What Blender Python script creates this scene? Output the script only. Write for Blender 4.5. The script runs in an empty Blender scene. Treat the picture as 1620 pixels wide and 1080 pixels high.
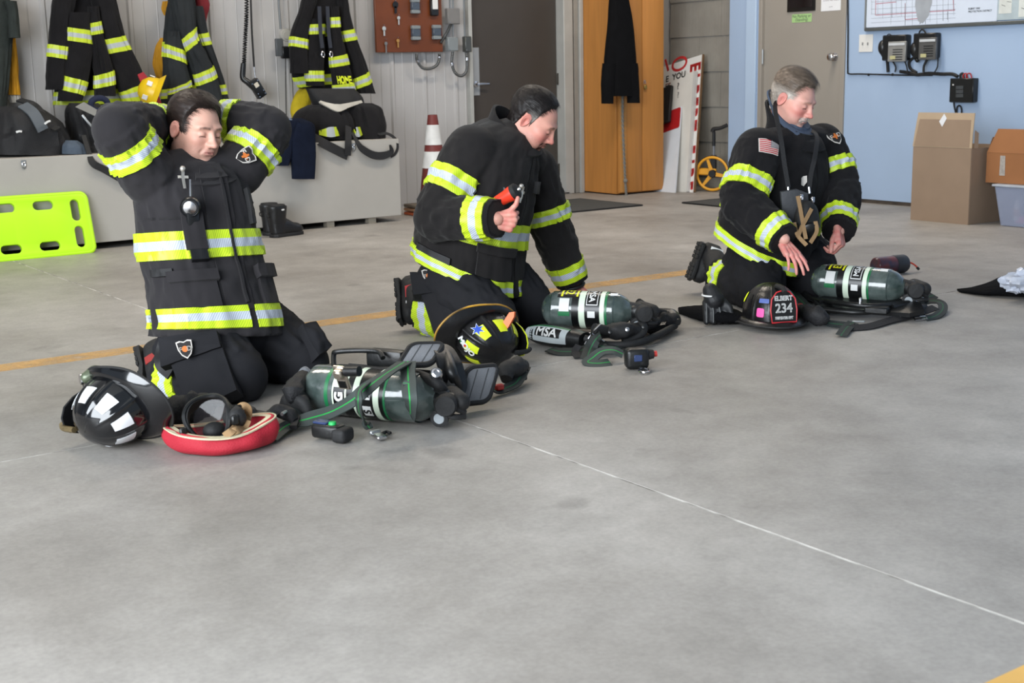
import bpy, bmesh, math, random
import numpy as np
from mathutils import Vector, Matrix

SC = bpy.context.scene
COL = SC.collection
random.seed(7)
PI = math.pi

# ------------------------------------------------------------------ camera, sky, lights, exposure
F_PX, PITCH, ROLL, TH, H = 2082.2, 0.20018, -0.02117, 0.61889, 1.05
UPV = np.array([0, 0, 1.0])
FW = np.array([math.sin(TH), math.cos(TH), 0.0])        # level heading of the camera
RT = np.array([math.cos(TH), -math.sin(TH), 0.0])       # level right of the camera
_w = math.cos(PITCH) * FW - math.sin(PITCH) * UPV
_u0 = math.sin(PITCH) * FW + math.cos(PITCH) * UPV
_r = math.cos(ROLL) * RT + math.sin(ROLL) * _u0
_u = -math.sin(ROLL) * RT + math.cos(ROLL) * _u0
EYE = np.array([0, 0, H])
cd = bpy.data.cameras.new('camera')
cam = bpy.data.objects.new('camera', cd)
COL.objects.link(cam)
cd.sensor_width = 36.0
cd.lens = F_PX / 1620 * 36
cam.matrix_world = Matrix(((_r[0], _u[0], -_w[0], EYE[0]), (_r[1], _u[1], -_w[1], EYE[1]), (_r[2], _u[2], -_w[2], EYE[2]), (0, 0, 0, 1)))
cd.dof.use_dof = True
cd.dof.focus_distance = 5.2
cd.dof.aperture_fstop = 7.0
SC.camera = cam

world = bpy.data.worlds.new('sky')
SC.world = world
world.use_nodes = True
bg = world.node_tree.nodes['Background']
bg.inputs[0].default_value = (0.74, 0.87, 1.0, 1)
bg.inputs[1].default_value = 0.36

def area_light(name, loc, target, sx, sy, power, color):
    l = bpy.data.lights.new(name, 'AREA')
    l.shape = 'RECTANGLE'; l.size = sx; l.size_y = sy; l.energy = power; l.color = color
    o = bpy.data.objects.new(name, l); COL.objects.link(o)
    o.location = loc
    o.rotation_euler = (Vector(target) - Vector(loc)).to_track_quat('-Z', 'Y').to_euler()
    return o
# open bay doors along the left side of the bays, ceiling lamps
area_light('bay_daylight', (-3.2, 0.6, 2.0), (3.0, 0.9, 1.2), 6.5, 3.4, 960, (0.88, 0.94, 1.0))
for _x, _y in ((1.5, 6.6), (4.7, 6.8), (7.0, 6.6)):
    area_light('ceiling_lamp', (_x, _y, 4.15), (_x, _y, 0), 1.6, 0.5, 70, (1.0, 0.89, 0.75))
SC.view_settings.view_transform = 'Standard'
SC.view_settings.look = 'None'
SC.view_settings.exposure = 0.0
SC.view_settings.gamma = 1.0
SC.view_settings.use_curve_mapping = False

# ------------------------------------------------------------------ where things stand (room axes: x along the bench wall, y towards it)
def ray(px, py): return _w + (px - 810) / F_PX * _r - (py - 540) / F_PX * _u
def gp(px, py, z=0.0):
    d = ray(px, py); return EYE + d * ((z - H) / d[2])
def yp(px, py, Y):
    d = ray(px, py); return EYE + d * (Y / d[1])
def xp(px, py, X):
    d = ray(px, py); return EYE + d * (X / d[0])
def dp(px, py, dep): return EYE + ray(px, py) * dep

# ------------------------------------------------------------------ materials
MATS = {}
def lin(c):
    return tuple(((x / 255) / 12.92 if x / 255 <= 0.04045 else ((x / 255 + 0.055) / 1.055) ** 2.4) for x in c)
def mat(name, rgb, rough=0.6, metal=0.0, var=0.12, scale=12.0, bump=0.0, bscale=60.0, spec=0.5, rgb2=None, coat=0.0, alpha=1.0, trans=0.0, detail=5.0, sheen=0.0, ior=None):
    """procedural surface: colour varied by noise, optional fine relief"""
    if name in MATS: return MATS[name]
    m = bpy.data.materials.new(name); m.use_nodes = True
    nt = m.node_tree; N = nt.nodes; L = nt.links
    b = N['Principled BSDF']
    c = lin(rgb); c2 = lin(rgb2) if rgb2 else tuple(x * (1 - var) for x in c)
    tc = N.new('ShaderNodeTexCoord')
    nz = N.new('ShaderNodeTexNoise'); nz.inputs['Scale'].default_value = scale; nz.inputs['Detail'].default_value = detail
    L.new(tc.outputs['Object'], nz.inputs['Vector'])
    rp = N.new('ShaderNodeValToRGB')
    rp.color_ramp.elements[0].position = 0.35; rp.color_ramp.elements[1].position = 0.65
    rp.color_ramp.elements[0].color = (*c2, 1); rp.color_ramp.elements[1].color = (*c, 1)
    L.new(nz.outputs['Fac'], rp.inputs['Fac']); L.new(rp.outputs['Color'], b.inputs['Base Color'])
    b.inputs['Roughness'].default_value = rough; b.inputs['Metallic'].default_value = metal
    b.inputs['Specular IOR Level'].default_value = spec
    b.inputs['Coat Weight'].default_value = coat
    b.inputs['Alpha'].default_value = alpha
    b.inputs['Transmission Weight'].default_value = trans
    b.inputs['Sheen Weight'].default_value = sheen
    if ior: b.inputs['IOR'].default_value = ior
    if bump:
        n2 = N.new('ShaderNodeTexNoise'); n2.inputs['Scale'].default_value = bscale; n2.inputs['Detail'].default_value = 4
        L.new(tc.outputs['Object'], n2.inputs['Vector'])
        bp = N.new('ShaderNodeBump'); bp.inputs['Strength'].default_value = bump; bp.inputs['Distance'].default_value = 0.01
        L.new(n2.outputs['Fac'], bp.inputs['Height']); L.new(bp.outputs['Normal'], b.inputs['Normal'])
    MATS[name] = m
    return m

# ------------------------------------------------------------------ vector noise
_rs = np.random.RandomState(3)
_perm = _rs.permutation(256).astype(np.int64)
_perm = np.concatenate([_perm, _perm, _perm])
_grad = _rs.normal(size=(256, 3)); _grad /= np.linalg.norm(_grad, axis=1)[:, None]
def noise3(p):
    p = np.asarray(p, float); sh = p.shape[:-1]; p = p.reshape(-1, 3)
    i = np.floor(p).astype(np.int64); f = p - i
    u = f * f * f * (f * (f * 6 - 15) + 10)
    out = np.zeros(len(p))
    for dx in (0, 1):
        for dy in (0, 1):
            for dz in (0, 1):
                h = _perm[(_perm[(_perm[(i[:, 0] + dx) & 255] + i[:, 1] + dy) & 255] + i[:, 2] + dz) & 255]
                g = _grad[h]
                dot = g[:, 0] * (f[:, 0] - dx) + g[:, 1] * (f[:, 1] - dy) + g[:, 2] * (f[:, 2] - dz)
                wx = u[:, 0] if dx else 1 - u[:, 0]; wy = u[:, 1] if dy else 1 - u[:, 1]; wz = u[:, 2] if dz else 1 - u[:, 2]
                out += wx * wy * wz * dot
    return (out * 1.6).reshape(sh)
def unit(v):
    v = np.asarray(v, float); return v / max(1e-9, np.linalg.norm(v))
def V3(*a): return np.array(a, float)
def sstep(a, b, x):
    t = np.clip((x - a) / (b - a), 0, 1); return t * t * (3 - 2 * t)

def crom(P, n, closed=False):
    """Catmull-Rom through rows of P, n samples"""
    P = np.asarray(P, float)
    if len(P) == 2: return P[0] + np.linspace(0, 1, n)[:, None] * (P[1] - P[0])
    k = len(P)
    ts = np.linspace(0, k if closed else k - 1, n, endpoint=not closed)
    return crom_at(P, ts, closed)
def crom_at(P, ts, closed=False):
    P = np.asarray(P, float); k = len(P); ts = np.asarray(ts, float)
    if closed:
        i = np.floor(ts).astype(int) % k; f = (ts - np.floor(ts))
        a, b, c, d = P[(i - 1) % k], P[i], P[(i + 1) % k], P[(i + 2) % k]
    else:
        i = np.clip(np.floor(ts).astype(int), 0, k - 2); f = ts - i
        a = P[np.maximum(i - 1, 0)]; b = P[i]; c = P[i + 1]; d = P[np.minimum(i + 2, k - 1)]
        a = np.where((i == 0)[:, None], 2 * b - c, a); d = np.where((i == k - 2)[:, None], 2 * c - b, d)
    f = f[:, None]
    return 0.5 * (2 * b + (c - a) * f + (2 * a - 5 * b + 4 * c - d) * f ** 2 + (3 * b - a - 3 * c + d) * f ** 3)

# ------------------------------------------------------------------ mesh builder
class B:
    def __init__(s): s.V = []; s.F = []; s.U = []; s.MI = []
    def add(s, V, F, mi=0, uv=None):
        o = len(s.V); V = np.asarray(V, float).reshape(-1, 3)
        s.V.extend(map(tuple, V))
        for f in F:
            s.F.append(tuple(int(i) + o for i in f)); s.MI.append(mi)
            s.U.append([tuple(uv[i]) for i in f] if uv is not None else [(0, 0)] * len(f))
        return s
    def merge(s, o, mi=None):
        k = len(s.V); s.V += o.V; s.F += [tuple(i + k for i in f) for f in o.F]; s.U += o.U
        s.MI += o.MI if mi is None else [mi] * len(o.F); return s
    def box(s, c, size, R=None, bev=0.0, seg=1, mi=0):
        bm = bmesh.new(); bmesh.ops.create_cube(bm, size=1)
        bmesh.ops.scale(bm, vec=Vector(size), verts=bm.verts)
        if bev > 0: bmesh.ops.bevel(bm, geom=bm.edges[:], offset=bev, segments=seg, affect='EDGES', profile=0.5)
        return s.bm(bm, c, R, mi)
    def bm(s, bm, c=(0, 0, 0), R=None, mi=0):
        bm.verts.index_update()
        V = np.array([v.co[:] for v in bm.verts]); F = [[v.index for v in f.verts] for f in bm.faces]
        bm.free()
        if R is not None: V = V @ np.asarray(R, float).T
        return s.add(V + np.asarray(c, float), F, mi)
    def tube(s, path, r, n=8, mi=0, smooth=0, closed=False, caps=True):
        P = np.asarray(path, float)
        if smooth: P = crom(P, smooth, closed)
        k = len(P); r = np.ones(k) * r if np.isscalar(r) else np.interp(np.linspace(0, 1, k), np.linspace(0, 1, len(r)), r)
        T = np.gradient(P, axis=0)
        if closed: T = np.roll(P, -1, 0) - np.roll(P, 1, 0)
        T /= np.maximum(np.linalg.norm(T, axis=1), 1e-9)[:, None]
        a = unit(np.cross(T[0], V3(0.3, 0.2, 1) if abs(T[0][2]) < 0.9 else V3(1, 0.1, 0)))
        th = np.arange(n) / n * 2 * PI; V = []; U = []
        for i in range(k):
            a = unit(a - T[i] * (a @ T[i])); b = np.cross(T[i], a)
            V.append(P[i] + r[i] * (np.cos(th)[:, None] * a + np.sin(th)[:, None] * b)); U += [(j / n, i / (k - 1)) for j in range(n)]
        V = np.vstack(V); F = []
        for i in range(k if closed else k - 1):
            for j in range(n):
                i2 = (i + 1) % k; F.append((i * n + j, i * n + (j + 1) % n, i2 * n + (j + 1) % n, i2 * n + j))
        if caps and not closed: F += [tuple(range(n - 1, -1, -1)), tuple((k - 1) * n + j for j in range(n))]
        return s.add(V, F, mi, U)
    def capsule(s, p0, r0, p1, r1, n=14, m=4, mi=0):
        p0 = np.asarray(p0, float); p1 = np.asarray(p1, float); d = unit(p1 - p0)
        pts = []; rr = []
        for i in range(m + 1):
            a = -PI / 2 + PI / 2 * i / m; pts.append(p0 + d * r0 * math.sin(a)); rr.append(max(r0 * math.cos(a), 1e-4))
        for i in range(m + 1):
            a = PI / 2 * i / m; pts.append(p1 + d * r1 * math.sin(a)); rr.append(max(r1 * math.cos(a), 1e-4))
        a = unit(np.cross(d, V3(0.31, 0.2, 1) if abs(d[2]) < 0.9 else V3(1, 0.1, 0))); b = np.cross(d, a)
        th = np.arange(n) / n * 2 * PI
        V = np.vstack([p + r * (np.cos(th)[:, None] * a + np.sin(th)[:, None] * b) for p, r in zip(pts, rr)])
        F = [(i * n + j, i * n + (j + 1) % n, (i + 1) * n + (j + 1) % n, (i + 1) * n + j) for i in range(len(pts) - 1) for j in range(n)]
        F += [tuple(range(n - 1, -1, -1)), tuple((len(pts) - 1) * n + j for j in range(n))]
        return s.add(V, F, mi)
    def ellipsoid(s, c, rad, R=None, n=20, m=12, mi=0):
        th = np.arange(n) / n * 2 * PI; V = [(0, 0, -1)]; F = []
        for i in range(1, m):
            a = -PI / 2 + PI * i / m
            V += [(math.cos(a) * math.cos(t), math.cos(a) * math.sin(t), math.sin(a)) for t in th]
        V.append((0, 0, 1)); V = np.array(V) * np.asarray(rad, float)
        for j in range(n):
            F.append((0, 1 + (j + 1) % n, 1 + j)); e = 1 + (m - 2) * n
            F.append((e + j, e + (j + 1) % n, len(V) - 1))
            for i in range(m - 2): F.append((1 + i * n + j, 1 + i * n + (j + 1) % n, 1 + (i + 1) * n + (j + 1) % n, 1 + (i + 1) * n + j))
        if R is not None: V = V @ np.asarray(R, float).T
        return s.add(V + np.asarray(c, float), F, mi)
    def ribbon(s, path, w, th, nrm, smooth=0, mi=0, closed=False):
        """flat strap: path rows, nrm = face normal per control row (or one)"""
        P = np.asarray(path, float); Nn = np.asarray(nrm, float)
        if Nn.ndim == 1: Nn = np.tile(Nn, (len(P), 1))
        if smooth: P, Nn = crom(P, smooth, closed), crom(Nn, smooth, closed)
        k = len(P); T = np.gradient(P, axis=0)
        if closed: T = np.roll(P, -1, 0) - np.roll(P, 1, 0)
        w = np.ones(k) * w if np.isscalar(w) else np.interp(np.linspace(0, 1, k), np.linspace(0, 1, len(w)), w)
        V = []; U = []
        cs = ((-1, -.5), (-.33, -.5), (.33, -.5), (1, -.5), (1, .5), (.33, .5), (-.33, .5), (-1, .5)); n = 8
        for i in range(k):
            t = unit(T[i]); nn = unit(Nn[i] - t * (Nn[i] @ t)); b = np.cross(t, nn)
            for x, y in cs: V.append(P[i] + b * x * w[i] / 2 + nn * y * th); U.append((x * .5 + .5, i / max(1, k - 1)))
        F = []
        for i in range(k if closed else k - 1):
            for j in range(n): i2 = (i + 1) % k; F.append((i * n + j, i * n + (j + 1) % n, i2 * n + (j + 1) % n, i2 * n + j))
        if not closed: F += [tuple(range(n - 1, -1, -1)), tuple((k - 1) * n + j for j in range(n))]
        return s.add(V, F, mi, U)
    def lathe(s, prof, c, axis=(0, 0, 1), n=32, mi=0, ref=None):
        ax = unit(axis); a = unit(np.cross(ax, ref if ref is not None else (V3(0.3, 1, 0.1) if abs(ax[2]) > 0.5 else V3(0, 0, 1)))); b = np.cross(ax, a)
        th = np.arange(n) / n * 2 * PI; V = []; U = []; k = len(prof)
        for i, (r, z) in enumerate(prof):
            V.append(np.asarray(c, float) + ax * z + max(r, 1e-5) * (np.cos(th)[:, None] * a + np.sin(th)[:, None] * b)); U += [(j / n, i / (k - 1)) for j in range(n)]
        F = [(i * n + j, i * n + (j + 1) % n, (i + 1) * n + (j + 1) % n, (i + 1) * n + j) for i in range(k - 1) for j in range(n)]
        F += [tuple(range(n - 1, -1, -1)), tuple((k - 1) * n + j for j in range(n))]
        return s.add(np.vstack(V), F, mi, U)
    def prism(s, outline, t, c, X, Y, holes=(), mi=0, bev=0.0):
        """flat plate: 2-D outline (and holes) in the frame c, X, Y, thickness t along X x Y, starting at c"""
        bm = bmesh.new(); ed = []
        for loop in [outline] + list(holes):
            vs = [bm.verts.new((x, y, 0)) for x, y in loop]
            ed += [bm.edges.new((vs[i], vs[(i + 1) % len(vs)])) for i in range(len(vs))]
        if holes: bmesh.ops.triangle_fill(bm, edges=ed, use_beauty=True, use_dissolve=False, normal=(0, 0, 1))
        else: bm.faces.new(bm.verts[:])
        bm.normal_update()
        for f in bm.faces:
            if f.normal.z > 0: f.normal_flip()
        r = bmesh.ops.extrude_face_region(bm, geom=bm.faces[:])
        bmesh.ops.translate(bm, vec=(0, 0, t), verts=[g for g in r['geom'] if isinstance(g, bmesh.types.BMVert)])
        if bev:
            es = [e for e in bm.edges if len(e.link_faces) == 2 and e.calc_face_angle(0) > 1.0 and abs(e.verts[0].co.z - e.verts[1].co.z) < 1e-6]
            bmesh.ops.bevel(bm, geom=es, offset=bev, segments=2, affect='EDGES', profile=0.5)
        X = unit(X); Y = unit(Y); Z = np.cross(X, Y)
        return s.bm(bm, c, np.stack([X, Y, Z], 1), mi)
    def grid(s, G, closed_u=False, th=0.0, Nn=None, mi=0, uv=None):
        """G[v,u,3] points; th>0 makes a closed shell towards -normal"""
        nv, nu = G.shape[:2]
        if uv is None:
            uu, vv = np.meshgrid(np.linspace(0, 1, nu), np.linspace(0, 1, nv)); uv = np.stack([uu, vv], -1)
        F = []; R = nu if closed_u else nu - 1
        for i in range(nv - 1):
            for j in range(R): j2 = (j + 1) % nu; F.append((i * nu + j, i * nu + j2, (i + 1) * nu + j2, (i + 1) * nu + j))
        V = G.reshape(-1, 3); UV = uv.reshape(-1, 2)
        if th > 0:
            o = nv * nu; V = np.vstack([V, (G - Nn * th).reshape(-1, 3)]); UV = np.vstack([UV, UV])
            F2 = [tuple(reversed([i + o for i in f])) for f in F]
            ring = []
            for j in range(R):
                j2 = (j + 1) % nu; ring.append((j, j2)); ring.append(((nv - 1) * nu + j2, (nv - 1) * nu + j))
            if not closed_u:
                for i in range(nv - 1): ring.append(((i + 1) * nu, i * nu)); ring.append((i * nu + nu - 1, (i + 1) * nu + nu - 1))
            F = F + F2 + [(b, a, a + o, b + o) for a, b in ring]
        return s.add(V, F, mi, UV)
    def build(s, name, mats, parent=None, smooth=40, kind=None):
        """ONE mesh object; vertices are given in room coordinates and stored relative to the thing's base"""
        if not isinstance(mats, (list, tuple)): mats = [mats]
        V = np.asarray(s.V, float)
        root = parent
        while root is not None and root.parent is not None: root = root.parent
        loc = np.array(root.location) if root is not None else (V.min(0) + V.max(0)) / 2 * V3(1, 1, 0) + V3(0, 0, V[:, 2].min())
        rz = root.rotation_euler.z if root is not None else 0
        Vl = V - loc
        if rz:
            c, q = math.cos(-rz), math.sin(-rz); Vl = np.stack([Vl[:, 0] * c - Vl[:, 1] * q, Vl[:, 0] * q + Vl[:, 1] * c, Vl[:, 2]], 1)
        me = bpy.data.meshes.new(name)
        me.from_pydata(Vl.tolist(), [], s.F)
        me.polygons.foreach_set('material_index', s.MI)
        ul = me.uv_layers.new(name='UVMap')
        ul.data.foreach_set('uv', [c for f in s.U for p in f for c in p])
        for m in mats: me.materials.append(m)
        if smooth: me.shade_smooth(); me.set_sharp_from_angle(angle=math.radians(smooth))
        me.update()
        o = bpy.data.objects.new(name, me); COL.objects.link(o)
        if parent is not None: o.parent = parent
        else: o.location = loc
        if kind: o['kind'] = kind
        return o

def thing(name, label, cat, loc, group=None, rz=0.0):
    o = bpy.data.objects.new(name, None); COL.objects.link(o)
    o.location = tuple(loc); o.rotation_euler = (0, 0, rz); o.empty_display_size = 0.1
    o['label'] = label; o['category'] = cat
    if group: o['group'] = group
    return o
def tag(o, label, cat, group=None):
    o['label'] = label; o['category'] = cat
    if group: o['group'] = group
    return o
def dup(root, loc, label=None):
    r = root.copy(); COL.objects.link(r); r.location = tuple(loc)
    if label: r['label'] = label
    for ch in list(root.children):
        c = ch.copy(); COL.objects.link(c); c.parent = r
        for g in list(ch.children):
            d = g.copy(); COL.objects.link(d); d.parent = c
    return r

def text_geo(body, size, bold=0.0, cut=0.0, sx=1.0):
    """flat letters centred on the origin: verts (n,2), faces"""
    c = bpy.data.curves.new('letters', 'FONT'); c.body = body; c.size = size
    c.align_x = 'CENTER'; c.align_y = 'CENTER'; c.resolution_u = 3; c.fill_mode = 'FRONT'
    o = bpy.data.objects.new('letters', c); COL.objects.link(o)
    dg = bpy.context.evaluated_depsgraph_get()
    me = bpy.data.meshes.new_from_object(o.evaluated_get(dg))
    bm = bmesh.new(); bm.from_mesh(me)
    if cut:
        xs = [v.co.x for v in bm.verts]; ys = [v.co.y for v in bm.verts]
        for k in range(int(min(xs) / cut) - 1, int(max(xs) / cut) + 2):
            bmesh.ops.bisect_plane(bm, geom=bm.verts[:] + bm.edges[:] + bm.faces[:], plane_co=(k * cut, 0, 0), plane_no=(1, 0, 0))
        for k in range(int(min(ys) / cut) - 1, int(max(ys) / cut) + 2):
            bmesh.ops.bisect_plane(bm, geom=bm.verts[:] + bm.edges[:] + bm.faces[:], plane_co=(0, k * cut, 0), plane_no=(0, 1, 0))
    bm.verts.index_update()
    V = np.array([v.co[:2] for v in bm.verts]); F = [[v.index for v in f.verts] for f in bm.faces]
    if len(F) and np.mean([f.normal.z for f in bm.faces]) < 0: F = [list(reversed(f)) for f in F]
    bm.free(); bpy.data.objects.remove(o); bpy.data.curves.remove(c); bpy.data.meshes.remove(me)
    V = V - (V.min(0) + V.max(0)) / 2
    V[:, 0] *= sx
    if bold:                                        # heavier strokes: the outline laid down four times, a little apart
        n = len(V); sh = ((-bold, -bold), (bold, -bold), (bold, bold), (-bold, bold))
        F = [[i + k * n for i in f] for k in range(4) for f in F]; V = np.vstack([V + np.array(o) for o in sh])
    return V, F
def flat_text(body, size, c, X, Y, bold=0.0, sx=1.0, b=None, mi=0):
    V, F = text_geo(body, size, bold, 0, sx)
    X = unit(X); Y = unit(Y); b = b or B()
    return b.add(np.asarray(c, float) + V[:, :1] * X + V[:, 1:] * Y, F, mi)

def fuse(b, voxel, it=4, fac=0.5):
    """union of overlapping closed shapes as one continuous surface"""
    me = bpy.data.meshes.new('fuse'); me.from_pydata(b.V, [], b.F)
    o = bpy.data.objects.new('fuse', me); COL.objects.link(o)
    m = o.modifiers.new('r', 'REMESH'); m.mode = 'VOXEL'; m.voxel_size = voxel
    if it:
        q = o.modifiers.new('s', 'SMOOTH'); q.iterations = it; q.factor = fac
    dg = bpy.context.evaluated_depsgraph_get()
    e = bpy.data.meshes.new_from_object(o.evaluated_get(dg))
    n = len(e.vertices); V = np.empty(n * 3); e.vertices.foreach_get('co', V)
    F = [tuple(p.vertices) for p in e.polygons]
    bpy.data.objects.remove(o); bpy.data.meshes.remove(me); bpy.data.meshes.remove(e)
    r = B(); r.add(V.reshape(-1, 3), F); return r
# ------------------------------------------------------------------ lofted cloth: rings of centre + two half-axis vectors
class Loft:
    def __init__(s, C, A, D, e=2.2, amp=0.0, fr=(9.0, 1.6), seed=0.0, ridge=0.6, fine=0.0, fn=None):
        s.C, s.A, s.D = (np.asarray(x, float) for x in (C, A, D)); s.k = len(s.C)
        s.e = np.ones(s.k) * e if np.isscalar(e) else np.asarray(e, float)
        s.amp = np.ones(s.k) * amp if np.isscalar(amp) else np.asarray(amp, float)
        s.fr, s.seed, s.ridge, s.fine, s.fn = fr, seed, ridge, fine, fn
        d = np.linalg.norm(np.diff(s.C, axis=0), axis=1); s.len = d.sum()
        s.cum = np.concatenate([[0], np.cumsum(d)]) / s.len            # arc-length knots
    def idx(s, t): return np.interp(np.asarray(t, float), s.cum, np.arange(s.k))
    def raw(s, t, th, off=0.0):
        t = np.asarray(t, float); th = np.asarray(th, float); sh = np.broadcast(t, th).shape
        t = np.broadcast_to(t, sh).ravel(); th = np.broadcast_to(th, sh).ravel()
        i = s.idx(np.clip(t, 0, 1))
        c = crom_at(s.C, i); a = crom_at(s.A, i); d = crom_at(s.D, i)
        e = np.interp(i, np.arange(s.k), s.e); am = np.interp(i, np.arange(s.k), s.amp)
        co, si = np.cos(th), np.sin(th)
        x = np.sign(co) * np.abs(co) ** (2 / e); y = np.sign(si) * np.abs(si) ** (2 / e)
        rad = a * x[:, None] + d * y[:, None]; rl = np.maximum(np.linalg.norm(rad, axis=1), 1e-6); ru = rad / rl[:, None]
        q = np.stack([co * s.fr[1] + s.seed, si * s.fr[1] + s.seed * 1.7, t * s.len * s.fr[0] + s.seed * 0.6], 1)
        q[:, 2] += 0.5 * noise3(q * 0.7 + 9.1)
        n1 = noise3(q); n2 = noise3(q * np.array([1.9, 1.9, 0.9]) + 31.7)
        h = am * (n1 * (1 - s.ridge) + s.ridge * (0.55 - 1.6 * np.abs(n2)))
        if s.ridge > 0.61: h = h + am * 0.45 * (0.5 - 1.7 * np.abs(noise3(q * np.array([2.6, 2.6, 1.7]) + 77.0)))
        if s.fine: h = h + s.fine * noise3(q * 3.3 + 5.0)
        if s.fn is not None: h = h + s.fn(t, th)
        return (c + rad + ru * (h + off)[:, None]).reshape(sh + (3,)), ru.reshape(sh + (3,))
    def pts(s, t, th, off=0.0): return s.raw(t, th, off)[0]
    def nrm(s, t, th):
        d = 0.03 / max(s.len, 0.05); t = np.clip(np.asarray(t, float), d, 1 - d); amp0, fine0 = s.amp, s.fine; s.amp = s.amp * 0.25; s.fine = 0.0
        p1 = s.pts(t + d, th); p0 = s.pts(t - d, th); q1 = s.pts(t, np.asarray(th) + 0.12); q0 = s.pts(t, np.asarray(th) - 0.12)
        s.amp, s.fine = amp0, fine0
        n = np.cross(q1 - q0, p1 - p0); n /= np.maximum(np.linalg.norm(n, axis=-1), 1e-9)[..., None]
        ru = s.raw(t, th)[1]
        return n * np.where((n * ru).sum(-1) < 0, -1.0, 1.0)[..., None]
    def body(s, b=None, nt=60, nth=64, off=0.0, t0=0.0, t1=1.0, mi=0):
        b = b or B(); T, A = np.meshgrid(np.linspace(t0, t1, nt), np.arange(nth) / nth * 2 * PI, indexing='ij')
        b.grid(s.pts(T, A, off), closed_u=True, mi=mi); o = len(b.V) - nt * nth
        for r in (0, nt - 1):
            ring = [o + r * nth + j for j in range(nth)]
            c = np.mean([b.V[i] for i in ring], 0); b.V.append(tuple(c)); k = len(b.V) - 1
            for j in range(nth):
                f = (ring[j], ring[(j + 1) % nth], k)
                b.F.append(f if r == nt - 1 else tuple(reversed(f))); b.U.append([(0, 0)] * 3); b.MI.append(mi)
        return b
    def patch(s, t0, t1, h0=0.0, h1=360.0, off=0.004, th=0.004, nt=10, nth=None, b=None, mi=0, calm=1.0):
        """closed strip lying on the cloth, degrees around, t0/t1 numbers or functions of the angle"""
        b = b or B(); full = h1 - h0 >= 359.9; nth = nth or max(6, int((h1 - h0) / 4.5))
        a = np.radians(np.linspace(h0, h1, nth, endpoint=not full)); v = np.linspace(0, 1, nt)
        f0 = t0(a) if callable(t0) else np.full(nth, t0); f1 = t1(a) if callable(t1) else np.full(nth, t1)
        T = f0[None] + (f1 - f0)[None] * v[:, None]; A = np.tile(a, (nt, 1))
        amp0 = s.amp; s.amp = s.amp * calm; n = s.nrm(T, A); G = s.pts(T, A) + n * off; s.amp = amp0
        L = np.cumsum(np.concatenate([[0], np.linalg.norm(np.diff(G[nt // 2], axis=0), axis=1)]))
        uv = np.stack([np.tile(L, (nt, 1)), np.tile(v[:, None], (1, nth))], -1)
        return b.grid(G, closed_u=full, th=th + off * 0.4, Nn=n, mi=mi, uv=uv)
    def shape(s, V2, F, t, h, off, up=1.0, size=1.0, b=None, mi=0, rot=0.0, calm=1.0, lift=0.0):
        """flat outline or letters (metres) laid on the cloth at t, angle h"""
        b = b or B(); V2 = np.asarray(V2, float) * size; a = math.radians(h)
        if rot: c, q = math.cos(rot), math.sin(rot); V2 = np.stack([V2[:, 0] * c - V2[:, 1] * q, V2[:, 0] * q + V2[:, 1] * c], 1)
        e = 0.01; dl = np.linalg.norm(s.pts(np.array([t]), np.array([a + e])) - s.pts(np.array([t]), np.array([a - e]))) / (2 * e)
        ta, aa = np.array([t]), np.array([a]); n = s.nrm(ta, aa)[0]
        dth = s.pts(ta, aa + e)[0] - s.pts(ta, aa - e)[0]; dup_ = (s.pts(ta + 0.01, aa)[0] - s.pts(ta - 0.01, aa)[0]) * up
        sg = 1.0 if dth @ np.cross(dup_, n) > 0 else -1.0
        T = t + up * V2[:, 1] / s.len; Aa = a + sg * V2[:, 0] / dl; amp0, fine0 = s.amp, s.fine; s.amp, s.fine = amp0 * calm, 0.0
        G = s.pts(T, Aa) + s.nrm(T, Aa) * (off + lift); s.amp, s.fine = amp0, fine0
        return b.add(G, F, mi)

def limb(P, r, ref, flat=1.0, **kw):
    """tube of cloth through points P with radii r; angle 90 degrees looks along ref"""
    P = np.asarray(P, float); k = len(P); r = np.asarray(r, float); T = np.gradient(P, axis=0)
    refs = np.asarray(ref, float); refs = np.tile(refs, (k, 1)) if refs.ndim == 1 else refs
    A = []; D = []
    for i in range(k):
        t = unit(T[i]); d = unit(refs[i] - t * (refs[i] @ t)); a = np.cross(d, t)
        A.append(a * r[i]); D.append(d * r[i] * flat)
    return Loft(P, A, D, **kw)

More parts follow.
